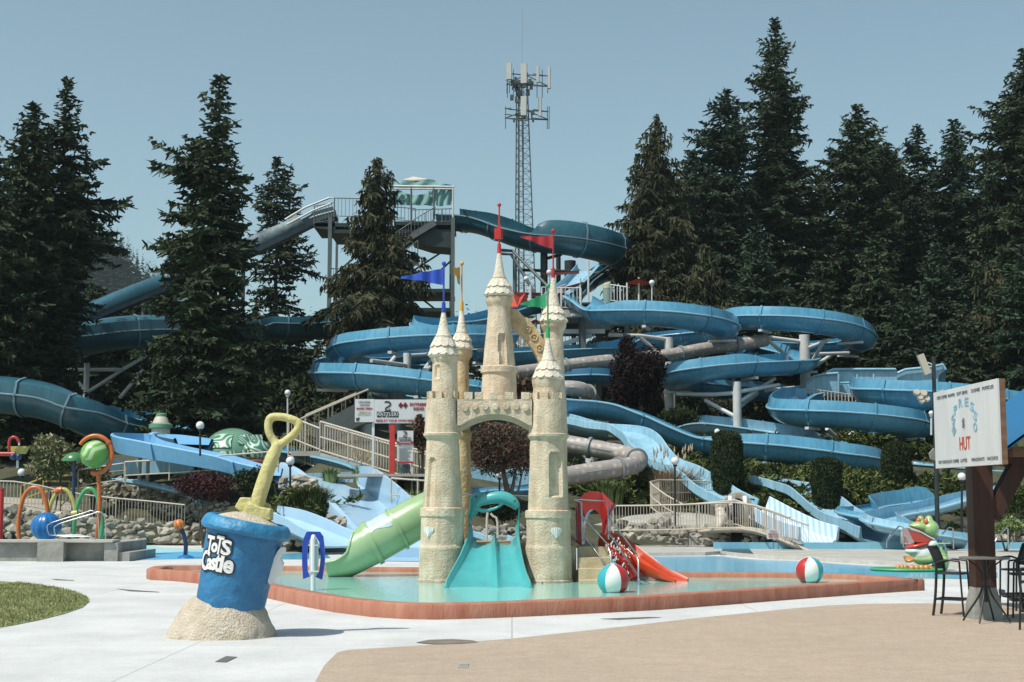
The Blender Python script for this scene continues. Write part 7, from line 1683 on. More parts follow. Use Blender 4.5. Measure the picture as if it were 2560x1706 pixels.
mb = MB(); mb.lathe((c_.x, c_.y, 0), [(sg(0, 1376, -1).z, 96 * px1), (sg(0, 1362, -1).z, 96 * px1), (sg(0, 1300, -1).z, 80 * px1), (sg(0, 1290, -1).z, 50 * px1)], 20); mb.build('lid', m_bin, bn, smooth=40)
mb = MB(); a = sg(1050, 1335, -1); mb.box((a.x, a.y - 88 * px1, a.z), (90 * px1, .04, 50 * px1)); mb.build('flap', m_black, bn)
c_ = sg(1040, 1475, -1); mb = MB(); mb.box((c_.x, c_.y + .6, c_.z - .05), (6.0, 2.4, .12)); tag(mb.build('platform', m_greyc), 'small concrete platform carrying the waste bin', 'platform')
# stay behind red line signs
for cx, cy, D, sc_, nm in ((2090, 1236, 57, 1.0, 'white sign asking to stay behind the red line, left of the frog'), (1777, 1228, 58.6, .75, 'small pale sign on the end of the footbridge railing')):
    t = thing('notice_sign', nm, 'sign', W(cx, cy + 20, D)); u = PX(D); c_ = W(cx, cy, D)
    mb = MB(); w, h = 1 * 20 * u * sc_, 14.5 * u * sc_
    mb.prism([c_ + Vector((x * w, 0, z * h)) for x, z in ((-1, -.8), (-.9, -1), (.9, -1), (1, -.8), (1, .8), (.9, 1), (-.9, 1), (-1, .8))], (0, .04, 0)); mb.build('board', m_board, t)
    for i, s_ in enumerate(('STAY', 'BEHIND', 'RED LINE')):
        vs, fs = text_mesh(s_, h * .62, .003); mb = MB(); mb.add([c_ + Vector((v.x * (.75 if i == 2 else .95), -.02 - v.z, v.y + h * (.55 - .55 * i))) for v in vs], fs); mb.build('lettering', m_tred, t, fix=False)
    if cx > 2000:
        for s in (-.35, .35): mb = MB(); mb.cyl((c_.x + s * w, D + .05, 0), (c_.x + s * w, D + .05, c_.z), .025, n=8); mb.build('post', m_wmet, t)

# ---------------------------------------------------------------- snake head
m_sh = M('snake_head_paint', (.30, .24, .17), .5, rgb2=(.60, .56, .48), scale=3.0); m_mouth = M('snake_mouth_pink', (.45, .22, .20), .5); m_dark = M('near_black_paint', (.03, .03, .035), .6)  # last one: near-black for the throat panel and the cart wheels
sh = thing('snake_head', 'big patterned snake head with open mouth and white fangs over the slide exit', 'snake', W(1698, 1165, 66)); u = PX(66)
def sc2(x, y, D=66): return W(x, y, D)
mb = MB(); rows = []
for k in range(17):
    a = pi * k / 16; rows.append([sc2(1694 - 42 * cos(a), 1188 - 56 * sin(a), 66), sc2(1694 - 42 * cos(a), 1188 - 58 * sin(a), 68.5), sc2(1694 - 30 * cos(a), 1188 - 44 * sin(a), 68.5), sc2(1694 - 31 * cos(a), 1188 - 43 * sin(a), 66)])
mb.grid(rows, closed=True); mb.build('head', m_sh, sh, smooth=60)
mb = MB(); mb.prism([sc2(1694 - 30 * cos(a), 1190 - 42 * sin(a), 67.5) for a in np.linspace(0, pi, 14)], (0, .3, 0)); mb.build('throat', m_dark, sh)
mb = MB(); mb.prism([sc2(1716 + 11 * cos(a), 1172 + 24 * sin(a), 66.6) for a in np.linspace(0, 2 * pi, 14, endpoint=False)], (0, .2, 0)); mb.build('cheek', m_mouth, sh); mb = MB(); mb.prism([sc2(1676 + 8 * cos(a), 1172 + 22 * sin(a), 66.6) for a in np.linspace(0, 2 * pi, 14, endpoint=False)], (0, .2, 0)); mb.build('cheek', m_mouth, sh)
for x in (1678, 1712): mb = MB(); mb.tube([sc2(x, 1142, 65.8), sc2(x + 1, 1160, 65.6), sc2(x + 3, 1182, 65.8)], [.12, .1, .02], 8); mb.build('fang', m_shell, sh, smooth=50)
mb = MB(); mb.tube([sc2(1652, 1165, 66), sc2(1660, 1195, 64.5), sc2(1648, 1218, 63.6)], [.2, .3, .12], 10); mb.build('lower_jaw', m_sh, sh, smooth=50)

# ---------------------------------------------------------------- upper platform
up = thing('upper_platform', 'upper slide platform with grey railings behind the right castle tower', 'platform', W(1350, 725, 99))
def slab(x0, x1, y, D, dd, th, mat): a, b = W(x0, y, D), W(x1, y, D); mb = MB(); mb.box(((a.x + b.x) / 2, D + dd / 2, a.z - th / 2), (b.x - a.x, dd, th)); mb.build('floor', mat, up)
slab(1245, 1338, 712, 97, 7, .5, m_greyc); slab(1338, 1450, 700, 101, 7, .5, m_greyc)
railing(WW([(1245, 710, 97), (1335, 712, 97)]), 1.5, m_wmet, up, 1.3, .26, .025, .06); railing(WW([(1390, 692, 101), (1440, 700, 100)]), 1.25, m_wmet, up, 1.3, .26, .025, .06); railing(WW([(1250, 716, 97.5), (1300, 690, 104)]), 1.2, m_wmet, up, 1.3, .3, .025, .05)
mb = MB(); 
for x, D in ((1275, 98), (1335, 98), (1375, 103), (1440, 103), (1255, 104), (1318, 104), (1340, 97.5)): p = W(x, 705, D); mb = MB(); mb.box((p.x, D, (p.z + T(p.x, D)) / 2), (.35, .35, p.z - T(p.x, D))); mb.build('column', m_gmet, up)
for (a, b) in (((1290, 762, 98), (1390, 762, 98)), ((1290, 792, 98), (1360, 770, 98))): mb = MB(); mb.bar(W(*a), W(*b), .2, .3); mb.build('beam', m_wmet, up)
railing(WW([(1195, 800, 99), (1365, 800, 99)]), 1.0, m_beige, up, 1.6, .28, .02, .05)
railing(WW([(1180, 790, 100), (1240, 820, 98)]), 1.2, m_beige, up, 1.6, .28, .02, .05)
mb = MB(); a = W(1330, 735, 103); mb.box((a.x, a.y, a.z), (4.4, 4, 2.0)); mb.build('dark_underside', m_dmet, up)
cy = thing('water_tank', 'small round tank with a pale yellow lid on the upper platform', 'tank', W(1396, 695, 101)); c_ = W(1396, 680, 101); u = PX(101)
mb = MB(); mb.cyl((c_.x, c_.y, W(0, 698, 101).z), (c_.x, c_.y, W(0, 664, 101).z), 10.5 * u, n=18); mb.build('drum', M('mint_tank', (.22, .33, .30), .5), cy, smooth=40); mb = MB(); mb.cyl((c_.x, c_.y, W(0, 664, 101).z), (c_.x, c_.y, W(0, 654, 101).z), 11 * u, n=18); mb.build('lid', M('pale_yellow', (.55, .50, .30), .6), cy, smooth=40)
m_canr = M('red_canopy_cloth', (.55, .06, .035), .7, var=.1)
def sail(label, pts, D, post=None):
    t = thing('shade_canopy', label, 'canopy', W(pts[0][0], pts[0][1], D)); mb = MB(); P = [W(x, y, D + d) for x, y, d in pts]; mb.add(P + [p - Vector((0, 0, .05)) for p in P], [tuple(range(len(P))), tuple(range(2 * len(P) - 1, len(P) - 1, -1))]); mb.build('cloth', m_canr, t)
    for (x, ya, yb) in (post or []): mb = MB(); mb.cyl(W(x, yb, D + .1), W(x, ya, D + .1), .07, n=8); mb.build('post', m_wmet, t)
sail('small flat red umbrella beside the round lamp on the upper deck', [(1441, 650, 0), (1468, 640, -.6), (1500, 651, 0), (1468, 655, .6)], 104, [(1468, 638, 705), (1441, 650, 700)])
sail('red cloth canopy left of the green flag', [(1178, 672, 0), (1208, 672, 2), (1212, 690, 2), (1190, 705, -1), (1170, 705, -1)], 96, [(1219, 655, 705)])
sail('thin red canopy edge over the upper platform', [(1195, 672, 0), (1300, 674, 0), (1300, 680, 3), (1195, 678, 3)], 100, [(1216, 668, 705)])
sail('slanting red canopy strip beside the bright chute', [(1283, 664, 0), (1340, 648, 0), (1342, 651, 1), (1300, 668, 1), (1283, 672, 1)], 103, [(1333, 640, 710), (1352, 600, 705)])
sail('narrow red awning crossing behind the red flagpole', [(1239, 627, 0), (1330, 622, 0), (1331, 628, .8), (1260, 632, .8)], 106, [(1262, 632, 705)])
sail('little red umbrella seen between the castle towers', [(1216, 740, 0), (1230, 734, -.5), (1247, 742, 0), (1230, 745, .5)], 95, [(1230, 732, 800)])
# fence and lights on the right
fence_top('beige fence with upright bars between the right hand slides', [(1853, 893, 93), (1918, 902, 93), (1990, 912, 93)], 1.5, bal=.24, post=3, br=.03, pr=.05, bottom=.05)
m_fl = M('floodlight_beige', (.50, .45, .36), .5)
fp = thing('floodlight_pole', 'dark pole with a tilted floodlight and a cluster of old lamps behind the menu board', 'light pole', W(2147, 1060, 60)); 
mb = MB(); mb.cyl((W(2147, 1000, 60).x, 60, T(9, 60)), W(2145, 820, 60), .1, .08, 10); mb.build('pole', m_dmet, fp, smooth=40)
mb = MB(); a, b = W(2114, 815, 59.8), W(2132, 860, 59.8); mb.bar(a, b, .28, .2, up=Vector((0, 1, 0))); mb.build('floodlight', m_fl, fp); mb = MB(); mb.tube(WW([(2124, 838, 60), (2134, 834, 60), (2145, 840, 60)]), .03, 6); mb.build('bracket', m_wmet, fp)
rnd = random.Random(4)
for x, y, r in ((2106, 903, 8), (2114, 914, 8), (2122, 905, 9), (2118, 922, 7), (2130, 918, 7), (2164, 903, 6)): mb = MB(); c_ = W(x, y, 59.8); mb.lathe(c_, [(-.1, r * PX(60) * .7), (0, r * PX(60)), (.12, r * PX(60) * .8)], 12, R=Matrix.Rotation(radians(70), 3, 'X')); mb.build('lamp_head', m_fl, fp, smooth=40)

# ---------------------------------------------------------------- globe lamps
m_globe = M('white_globe', (.74, .75, .76), .35)
def lamp(x, y, D, r, yb, mat, label):
    u = PX(D); c_ = W(x, y, D); b_ = W(x, yb, D); t = thing('globe_lamp', label, 'lamp', b_, 'white globe lamps')
    mb = MB(); mb.ball(c_, r * u, 20); mb.build('globe', m_globe, t, smooth=80)
    mb = MB(); mb.cyl(b_, c_ - Vector((0, 0, r * u * .9)), .05, .045, 10); mb.cyl(c_ - Vector((0, 0, r * u * 1.35)), c_ - Vector((0, 0, r * u * .85)), .09, .11, 10); mb.build('post', mat, t, smooth=40)
for a in ((460, 978, 66, 9.5, 1048, m_black, 'white globe lamp on a black post in front of the turtle'), (661, 903, 80, 7, 1050, m_wmet, 'small white globe lamp on a tall pale post at the ramp corner'), (667, 1060, 63, 10, 1120, m_black, 'white globe lamp on a black post right of the shovel handle'), (50, 1086, 70, 9, 1135, m_black, 'white globe lamp low at the left behind the orange hoop'), (1551, 1060, 65, 9.5, 1215, m_black, 'white globe lamp on a black post above the footbridge'), (2210, 1096, 60, 9.5, 1225, m_black, 'white globe lamp on a black post behind the frog'), (2222, 1125, 74, 8, 1170, m_black, 'second white globe half behind the lamp near the menu board'), (1262, 626, 106, 6.5, 705, m_wmet, 'white globe lamp beside the red flagpole'), (1209, 641, 106, 6, 705, m_wmet, 'white globe lamp standing against the sky between mast and tower'), (1498, 650, 102, 6.5, 705, m_wmet, 'white globe lamp on the upper deck beside the red umbrella'), (1890, 910, 92, 6.5, 945, m_black, 'white globe lamp in front of the beige fence'), (1902, 1001, 86, 5, 1020, m_black, 'tiny white globe under the right loop'), (1648, 992, 80, 6.5, 1060, m_wmet, 'white globe lamp behind the largest clipped shrub'), (2140, 950, 70, 6, 1000, m_wmet, 'small white globe left of the menu board'), (1148, 1092, 64, 8, 1130, m_black, 'greenish globe lamp in the shade of the bronze tree')): lamp(*a)

# ---------------------------------------------------------------- splash toys on the left
m_or = M('orange_pipe_paint', (.55, .14, .03), .35, var=.1); m_gr = M('green_pipe_paint', (.08, .34, .14), .35, var=.1); m_yl = M('yellow_pipe_paint', (.52, .45, .12), .35, var=.1); m_nv = M('navy_pipe_paint', (.01, .035, .10), .35); m_rp = M('red_pipe_paint', (.42, .02, .02), .35, var=.1)
m_gb = M('lime_ball_paint', (.13, .38, .07), .35); m_gl = M('pale_lime_paint', (.45, .62, .36), .35); m_bb = M('bright_blue_paint', (.01, .14, .42), .35, var=.15)
def lz(x, y, D): return W((x / 4.2375) / KD, (1050 + y / 4.2375) / KD, D)
def pipe(name, label, cat, pts, D, r, mat, extra=None, n=10):
    P = [lz(x, y, D) for x, y in pts]; t = thing(name, label, cat, P[0]); mb = MB(); Q = [Vector(p) for p in crom([tuple(p) for p in P], .15)]; mb.tube(Q, r, n); mb.build('pipe', mat, t, smooth=50); return t
HD = 56
pipe('spray_hoop', 'orange spray hoop on the left of the splash pad', 'spray hoop', [(208, 1290), (195, 1180), (200, 1040), (225, 900), (265, 790), (320, 730), (375, 715), (430, 740), (470, 810), (495, 900), (505, 1000), (500, 1100)], HD, .085, m_or)
t = pipe('spray_hoop', 'yellow spray hoop with an orange joint, between the orange and green hoops', 'spray hoop', [(500, 1060), (515, 990), (540, 890), (590, 790), (650, 735), (710, 750), (755, 810), (785, 890), (795, 990)], HD + .6, .08, m_yl)
mb = MB(); mb.tube([lz(590, 770, HD + .6), lz(620, 748, HD + .6), lz(660, 745, HD + .6)], .15, 12); mb.build('joint', m_or, t, smooth=50)
t = pipe('spray_hoop', 'green spray hoop with a yellow foot, right of the yellow one', 'spray hoop', [(785, 1290), (785, 1130), (800, 990), (840, 850), (890, 760), (940, 730), (990, 745), (1030, 810), (1060, 910), (1080, 1050), (1080, 1180), (1050, 1300)], HD - .4, .085, m_gr)
mb = MB(); mb.cyl(lz(765, 1000, HD - .4), lz(825, 985, HD - .4), .13, n=12); mb.build('joint', m_yl, t, smooth=50)
t = thing('blue_spray_ball', 'big ribbed bright blue ball under the orange and yellow hoops', 'ball', lz(490, 1285, HD - 1)); c_ = lz(490, 1132, HD - 1); r = 150 / 4.2375 / KD * PX(HD - 1)
mb = MB(); rows = []
for i in range(25):
    th = pi * i / 24; rows.append([c_ + Matrix.Rotation(.1, 3, 'X') @ Vector((r * sin(th) * cos(a) * (1 + .05 * abs(sin(a * 6))), r * sin(th) * sin(a) * (1 + .05 * abs(sin(a * 6))), r * cos(th))) for a in np.linspace(0, 2 * pi, 96, endpoint=False)])
mb.grid(rows, closed=True); mb.build('ball', m_bb, t, smooth=80)
BD2 = 54
t = thing('ring_spray', 'orange C shaped ring on a post holding a striped lime green ball', 'spray toy', lz(1025, 1300, BD2)); cR = lz(1005, 370, BD2); u = PX(BD2) / 4.2375 / KD
mb = MB(); mb.tube([cR + Vector((182 * u * cos(a), 0, 200 * u * sin(a))) for a in np.linspace(radians(-95), radians(148), 40)], .085, 12); mb.build('ring', m_or, t, smooth=50)
mb = MB(); mb.tube([Vector(p) for p in crom([tuple(lz(x, y, BD2)) for x, y in ((965, 560), (1000, 565), (1035, 570), (1045, 640), (1052, 780), (1055, 900), (1045, 1060), (1030, 1180), (1025, 1270))], .15)], [.08] * len(crom([tuple(lz(x, y, BD2)) for x, y in ((965, 560), (1000, 565), (1035, 570), (1045, 640), (1052, 780), (1055, 900), (1045, 1060), (1030, 1180), (1025, 1270))], .15)), 12); mb.build('post', m_or, t, smooth=50)
mb = MB(); mb.tube([cR + Vector((182 * u * cos(a), 0, 200 * u * sin(a))) for a in np.linspace(radians(36), radians(44), 5)], .11, 12); mb.build('joint', m_or, t, smooth=50)
cb = lz(1003, 365, BD2); r = 147 * u
mb = MB(); rows = []; mats_idx = []
A2 = np.linspace(0, 2 * pi, 120, endpoint=False)
for i in range(49): th = pi * i / 48; rows.append([cb + Vector((r * sin(th) * cos(a), r * sin(th) * sin(a), r * cos(th))) for a in A2])
mb.grid(rows, closed=True)
for fi, f in enumerate(mb.f):
    q = sum((Vector(mb.v[i]) for i in f), Vector()) / len(f) - cb; x, z = q.x / r, q.z / r; w_ = x * .72 - z * .70
    s_ = w_ + .10 * sin(3.4 * (x + z)) ; mb.m[fi] = 1 if (q.y < 0 and (-.62 < s_ < -.33 or -.08 < s_ < .22) and x + z * .8 > -.75 and z > -.45) or (q.y > 0 and int((s_ + 2) * 3) % 2) else 0
mb.build('ball', [m_gb, m_gl], t, smooth=80)
t = thing('leaf_umbrella', 'green leaf shaped umbrella on a navy pole behind the lime ball', 'spray toy', lz(785, 1290, 62)); c_ = lz(790, 400, 62)
mb = MB(); mb.cyl(lz(765, 1200, 62), lz(792, 345, 62), .075, n=12); mb.build('pole', m_nv, t, smooth=50)
mb = MB(); uu = PX(62) / 4.2375 / KD; rows = []
for k in range(8): q = k / 7; rows.append([Vector((c_.x + 125 * uu * sin(q * pi / 2) * cos(a), c_.y + 125 * uu * sin(q * pi / 2) * sin(a), lz(0, 438, 62).z + 95 * uu * cos(q * pi / 2))) for a in np.linspace(0, 2 * pi, 24, endpoint=False)])
mb.grid(rows, closed=True); mb.build('canopy', M('translucent_green', (.06, .20, .07), .3), t, smooth=60)
t = thing('tipping_bucket', 'yellow tipping bucket and red pipe with two navy balls at the left edge', 'spray toy', lz(0, 700, 58))
mb = MB(); mb.tube([lz(-200, 360, 58), lz(160, 362, 58)], .085, 12); mb.tube([Vector(p) for p in crom([tuple(lz(x, y, 58)) for x, y in ((97, 340), (97, 240), (115, 195), (150, 182), (185, 200), (203, 240))], .1)], .06, 10); mb.build('pipe', m_rp, t, smooth=50)
mb = MB(); a = [lz(x, y, 58.2) for x, y in ((72, 280), (278, 280), (230, 358), (108, 356))]; mb.prism(a, (0, .5, 0)); mb.build('bucket', m_yl, t)
for x in (138, 198): mb = MB(); mb.ball(lz(x, 390, 57.8), .13, 16); mb.build('ball', m_nv, t, smooth=80)
mb = MB(); mb.cyl(lz(185, 430, 58), lz(185, 510, 58), .05, n=8); mb.cyl(lz(203, 240, 58), lz(203, 270, 58), .04, n=8); mb.build('rod', m_wmet, t)
mb = MB(); mb.cyl(lz(-200, 1270, 58), lz(-200, 340, 58), .12, n=12); mb.build('post', m_rp, t, smooth=50)
t = thing('spray_post', 'dark red upright spray post cut by the left edge', 'spray toy', lz(8, 1285, 52)); mb = MB(); mb.cyl(lz(2, 1290, 52), lz(20, 735, 52), .085, .08, 14); mb.build('pipe', m_rp, t, smooth=50); mb = MB(); mb.cyl(lz(20, 738, 52), lz(20, 725, 52), .1, n=14); mb.build('cap', m_rp, t, smooth=40)
# orange ball on a navy stalk
t = thing('basketball_sprayer', 'small orange striped ball on a curved navy stalk left of the bucket', 'spray toy', W(428, 1278, 51.5)); c_ = W(412, 1206, 51.5); r = 12.5 * PX(51.5)
mb = MB(); rows = []
for i in range(17): th = pi * i / 16; rows.append([c_ + Matrix.Rotation(-.4, 3, 'Y') @ Vector((r * sin(th) * cos(a), r * sin(th) * sin(a), r * cos(th))) for a in np.linspace(0, 2 * pi, 32, endpoint=False)])
mb.grid(rows, closed=True)
for fi, f in enumerate(mb.f[:]): mb.m[fi] = 1 if (fi % 32) % 4 == 0 else 0
mb.build('ball', [m_or, M('light_orange', (.62, .33, .08), .4)], t, smooth=80)
mb = MB(); mb.tube([Vector(p) for p in crom([tuple(W(x, y, 51.5)) for x, y in ((417, 1215), (424, 1235), (427, 1255), (426, 1277))], .1)], .075, 10); mb.build('stalk', m_nv, t, smooth=50); mb = MB(); mb.lathe((W(427, 1278, 51.5).x, 51.5, 0), [(0.01, .3), (.06, .26), (.12, .1)], 16); mb.build('foot', m_bb, t, smooth=40)
# concrete ledge with steps and steel rails
m_oldc = M('stained_concrete', (.24, .24, .22), .9, rgb2=(.38, .38, .35), scale=1.2, bump=.5, bscale=8)
lg = thing('concrete_ledge', 'weathered concrete ledge of the wading pool at the left', 'ledge', G(100, 1291)); g0 = G(0, 1291).y
def ledge(x0, x1, zt, D0, dd, nm='wall', mat=None): a, b = W(x0, 1250, D0), W(x1, 1250, D0); mb = MB(); mb.box(((a.x + b.x) / 2, D0 + dd / 2, zt / 2), (b.x - a.x, dd, zt)); mb.build(nm, mat or m_oldc, lg)
D_ = g0 + .3
ledge(-200, 86, .62, D_, 4.0); ledge(86, 146, .66, D_ - .35, 4.4, 'pier'); ledge(146, 272, .63, D_ + .2, 3.8); ledge(240, 271, .62, D_ - .1, .3, 'end_block'); ledge(268, 298, .30, D_ + .0, 3.6, 'step')
mb = MB(); a, b = W(-200, 1250, D_), W(262, 1250, D_); mb.box(((a.x + b.x) / 2, D_ + .3, .68), (b.x - a.x, 1.0, .08)); mb.build('coping', m_cope, lg)
for dxx, lab in ((0, 'bent stainless rail on the concrete ledge, nearer one'), (-22, 'bent stainless rail on the concrete ledge, farther one')):
    P = [(1118, 1300), (1118, 1080), (1095, 1000), (1045, 975), (950, 1005), (620, 1105), (575, 1150), (590, 1215), (640, 1238), (960, 1238), (1010, 1270), (1020, 1310)]
    Q = crom([tuple(lz(x + dxx * 3.4, y - abs(dxx) * .6, D_ + .5 + abs(dxx) * .04)) for x, y in P], .1); rail('handrail', lab, 'handrail', [[Vector(q) for q in Q]], .022, m_steel)

# ---------------------------------------------------------------- frog
m_fg = M('frog_green', (.27, .42, .13), .3, rgb2=(.38, .52, .22), scale=1.5, coat=.5); m_fb = M('frog_belly', (.62, .66, .62), .3, coat=.4); m_fr = M('frog_mouth_red', (.55, .05, .03), .2, coat=.5); m_fo = M('frog_orange', (.62, .26, .08), .3, coat=.4); m_fe = M('frog_eye', (.62, .12, .03), .1, coat=.8); m_fbl = M('frog_blue', (.02, .10, .34), .3)
FD = 42.5
def fz(x, y, d=0): return W((2180 + x / 4.611) / KD, (1260 + y / 4.611) / KD, FD + d)
fu = PX(FD) / 4.611 / KD
fr = thing('frog_statue', 'big shiny green frog statue with open red mouth on a lily pad, facing left', 'statue', fz(560, 790))
mb = MB(); mb.ball(fz(755, 560, .1), 1, 24, (105 * fu, .42, 190 * fu), Matrix.Rotation(radians(-8), 3, 'Y')); mb.ball(fz(700, 440, .1), 1, 20, (90 * fu, .36, 110 * fu)); mb.ball(fz(660, 290), 1, 24, (110 * fu, .36, 105 * fu)); mb.ball(fz(560, 265), 1, 20, (115 * fu, .30, 58 * fu), Matrix.Rotation(radians(12), 3, 'Y')); mb.ball(fz(480, 262), 1, 16, (60 * fu, .22, 28 * fu), Matrix.Rotation(radians(20), 3, 'Y'))
mb.ball(fz(655, 190, .0), 1, 16, (48 * fu, .16, 58 * fu)); mb.ball(fz(560, 185, .3), 1, 16, (45 * fu, .14, 52 * fu))
mb.ball(fz(800, 670, -.15), 1, 20, (85 * fu, .35, 105 * fu)); mb.tube([fz(760, 590, -.3), fz(660, 645, -.45), fz(560, 650, -.5), fz(480, 640, -.5)], [48 * fu, 36 * fu, 28 * fu, 24 * fu], 12)
mb.tube([fz(760, 750, -.3), fz(600, 745, -.45)], [40 * fu, 36 * fu], 10); mb.tube([fz(700, 750, .3), fz(450, 745, .3)], [40 * fu, 34 * fu], 10)
fuse(mb.build('body', m_fg, fr, smooth=60), .028, 5)
mb = MB(); mb.ball(fz(590, 590, -.02), 1, 24, (150 * fu, .36, 118 * fu)); mb.ball(fz(500, 545, -.03), 1, 20, (125 * fu, .30, 50 * fu)); mb.ball(fz(690, 480, -.1), 1, 20, (80 * fu, .3, 80 * fu)); fuse(mb.build('belly', m_fb, fr, smooth=60), .028, 5)
mb = MB(); mb.ball(fz(535, 470, -.02), 1, 24, (165 * fu, .34, 34 * fu), Matrix.Rotation(radians(-14), 3, 'Y')); fuse(mb.build('tongue', m_fr, fr, smooth=60), .02, 3)
mb = MB(); mb.prism([fz(x, y, -.30) for x, y in ((412, 280), (450, 300), (560, 335), (640, 375), (712, 412), (640, 440), (530, 445), (478, 428), (440, 350))], (0, .62, 0)); mb.build('mouth', m_fr, fr)
mb = MB(); mb.tube([Vector(p) for p in crom([tuple(fz(x, y, -.31)) for x, y in ((402, 270), (450, 285), (560, 325), (640, 370), (718, 410))], .05)], 9 * fu, 8); mb.build('upper_lip', m_fb, fr, smooth=50)
for x, y, d in ((618, 205, -.18), (534, 192, .12)): mb = MB(); mb.ball(fz(x, y, d), 1, 18, (27 * fu, .11, 37 * fu)); mb.build('eye', m_fe, fr, smooth=80)
for i in range(4): mb = MB(); mb.tube([fz(480, 640, -.5), fz(430, 620 + i * 14, -.5 - i * .03), fz(372 + i * 8, 605 + i * 18, -.5)], [24 * fu, 18 * fu, 14 * fu], 8); mb.ball(fz(374 + i * 8, 607 + i * 18, -.5), 17 * fu, 8); mb.build('finger', m_fo, fr, smooth=60)
for i, x in enumerate((305, 345, 385)): mb = MB(); mb.tube([fz(420, 745, .3), fz(x + 10, 738 - 8 * (i == 1), .25), fz(x, 728, .2)], [32 * fu, 28 * fu, 32 * fu], 8); mb.ball(fz(x, 735, .2), 36 * fu, 12); mb.build('toe', m_fo, fr, smooth=60)
for i, x in enumerate((462, 515, 570, 625)): mb = MB(); mb.tube([fz(680, 750, -.5), fz(x + 12, 745, -.5), fz(x, 742, -.55)], [34 * fu, 30 * fu, 34 * fu], 8); mb.ball(fz(x, 742, -.56), 40 * fu, 12); mb.build('toe', m_fo, fr, smooth=60)
for x, y, w_, h_, d in ((757, 415, 16, 22, -.3), (795, 425, 14, 22, -.3), (822, 500, 16, 30, -.28), (722, 565, 26, 18, -.42)): mb = MB(); mb.ball(fz(x, y, d), 1, 12, (w_ * fu, .06, h_ * fu)); mb.build('blue_patch', m_fbl, fr, smooth=80)
mb = MB(); mb.tube([fz(700, 462, -.5), fz(905, 455, -.5)], 6 * fu, 8); mb.build('spout', m_gl, fr, smooth=50)
mb = MB(); c_ = fz(420, 795); mb.lathe((c_.x, FD, 0), [(.02, 1.1), (.05, 1.13), (.08, 1.1)], 40, sy=.8); mb.build('lily_pad', M('lily_green', (.06, .36, .12), .35), fr, smooth=40)
rail('handrail', 'thin steel grab rail left of the frog', 'handrail', [WW([(2037, 1259, 56), (2037, 1245, 56), (2065, 1210, 57), (2075, 1212, 57), (2076, 1258, 57)])], .03, m_steel)
rail('handrail', 'thin steel grab rail right of the frog', 'handrail', [WW([(2165, 1228, 56), (2180, 1212, 56.5), (2190, 1214, 57), (2191, 1262, 57)])], .03, m_steel)
rail('handrail', 'steel grab rail behind the wooden post', 'handrail', [WW([(2285, 1250, 56), (2290, 1238, 56), (2312, 1212, 56.5), (2316, 1216, 57), (2317, 1262, 57)])], .035, m_steel)

# ---------------------------------------------------------------- snack hut corner: post, beams, roof, menu board
m_tim = M('dark_red_timber', (.030, .011, .007), .6, rgb2=(.065, .020, .011), scale=2, stretch=(6, 6, .5)); m_tim2 = M('weathered_timber', (.14, .075, .045), .7, rgb2=(.22, .13, .08), scale=2, stretch=(1, 5, 5)); m_roofb = M('blue_metal_roof', (.02, .14, .30), .35)
ht = thing('snack_hut', 'corner of a timber snack hut with a dark red post and blue metal roof', 'building', (W(2255, 1415, 25.5).x, 25.5, 0))
HDp = 25.4; c_ = W(2257, 1300, HDp); wz = 47 * PX(HDp)
mb = MB(); mb.box((c_.x, HDp, (.0 + W(2257, 1060, HDp).z) / 2 + .2), (wz, wz, W(2257, 1060, HDp).z - .2)); mb.build('post', m_tim, ht)
mb = MB(); mb.lathe((c_.x, HDp, 0), [(0, wz * .98), (.25, wz * .92), (.62, wz * .66)], 4, R=Matrix.Rotation(radians(45), 3, 'Z')); mb.build('post_footing', m_oldc, ht)
mb = MB(); mb.bar(W(2275, 1190, HDp), W(2345, 1060, HDp), wz * .7, wz * .8); mb.build('brace', m_tim, ht)
mb = MB(); a = W(2300, 1050, 24); b = W(2310, 1040, 24)
mb.box((c_.x + 1.9, 25.3, W(0, 1068, HDp).z + .16), (3.7, .34, .3)); mb.build('beam', m_tim, ht)
mb = MB(); mb.box((c_.x + 2.0, 24.6, W(0, 1042, 24.6).z + .02), (3.4, .2, .16)); mb.build('fascia', m_tim2, ht)
mb = MB(); rr = []; e0 = W(2303, 1034, 24.2)
for k in range(34):
    y_ = 24.2 + k * .12; o_ = .025 if k % 2 else 0
    rr.append([Vector((e0.x, y_, e0.z + o_)), Vector((e0.x + 3.2, y_, e0.z + 2.3 + o_)), Vector((e0.x + 3.2, y_, e0.z + 2.22 + o_)), Vector((e0.x, y_, e0.z - .06 + o_))])
mb.grid(rr, closed=True); mb.build('roof', m_roofb, ht)
mb = MB(); mb.prism(WW([(2137, 1042, 27.5), (2147, 1030, 27.5), (2160, 1040, 27.5), (2160, 1062, 27.5), (2140, 1055, 27.5)]), (0, .1, 0)); mb.build('eave_end', m_oldc, ht)
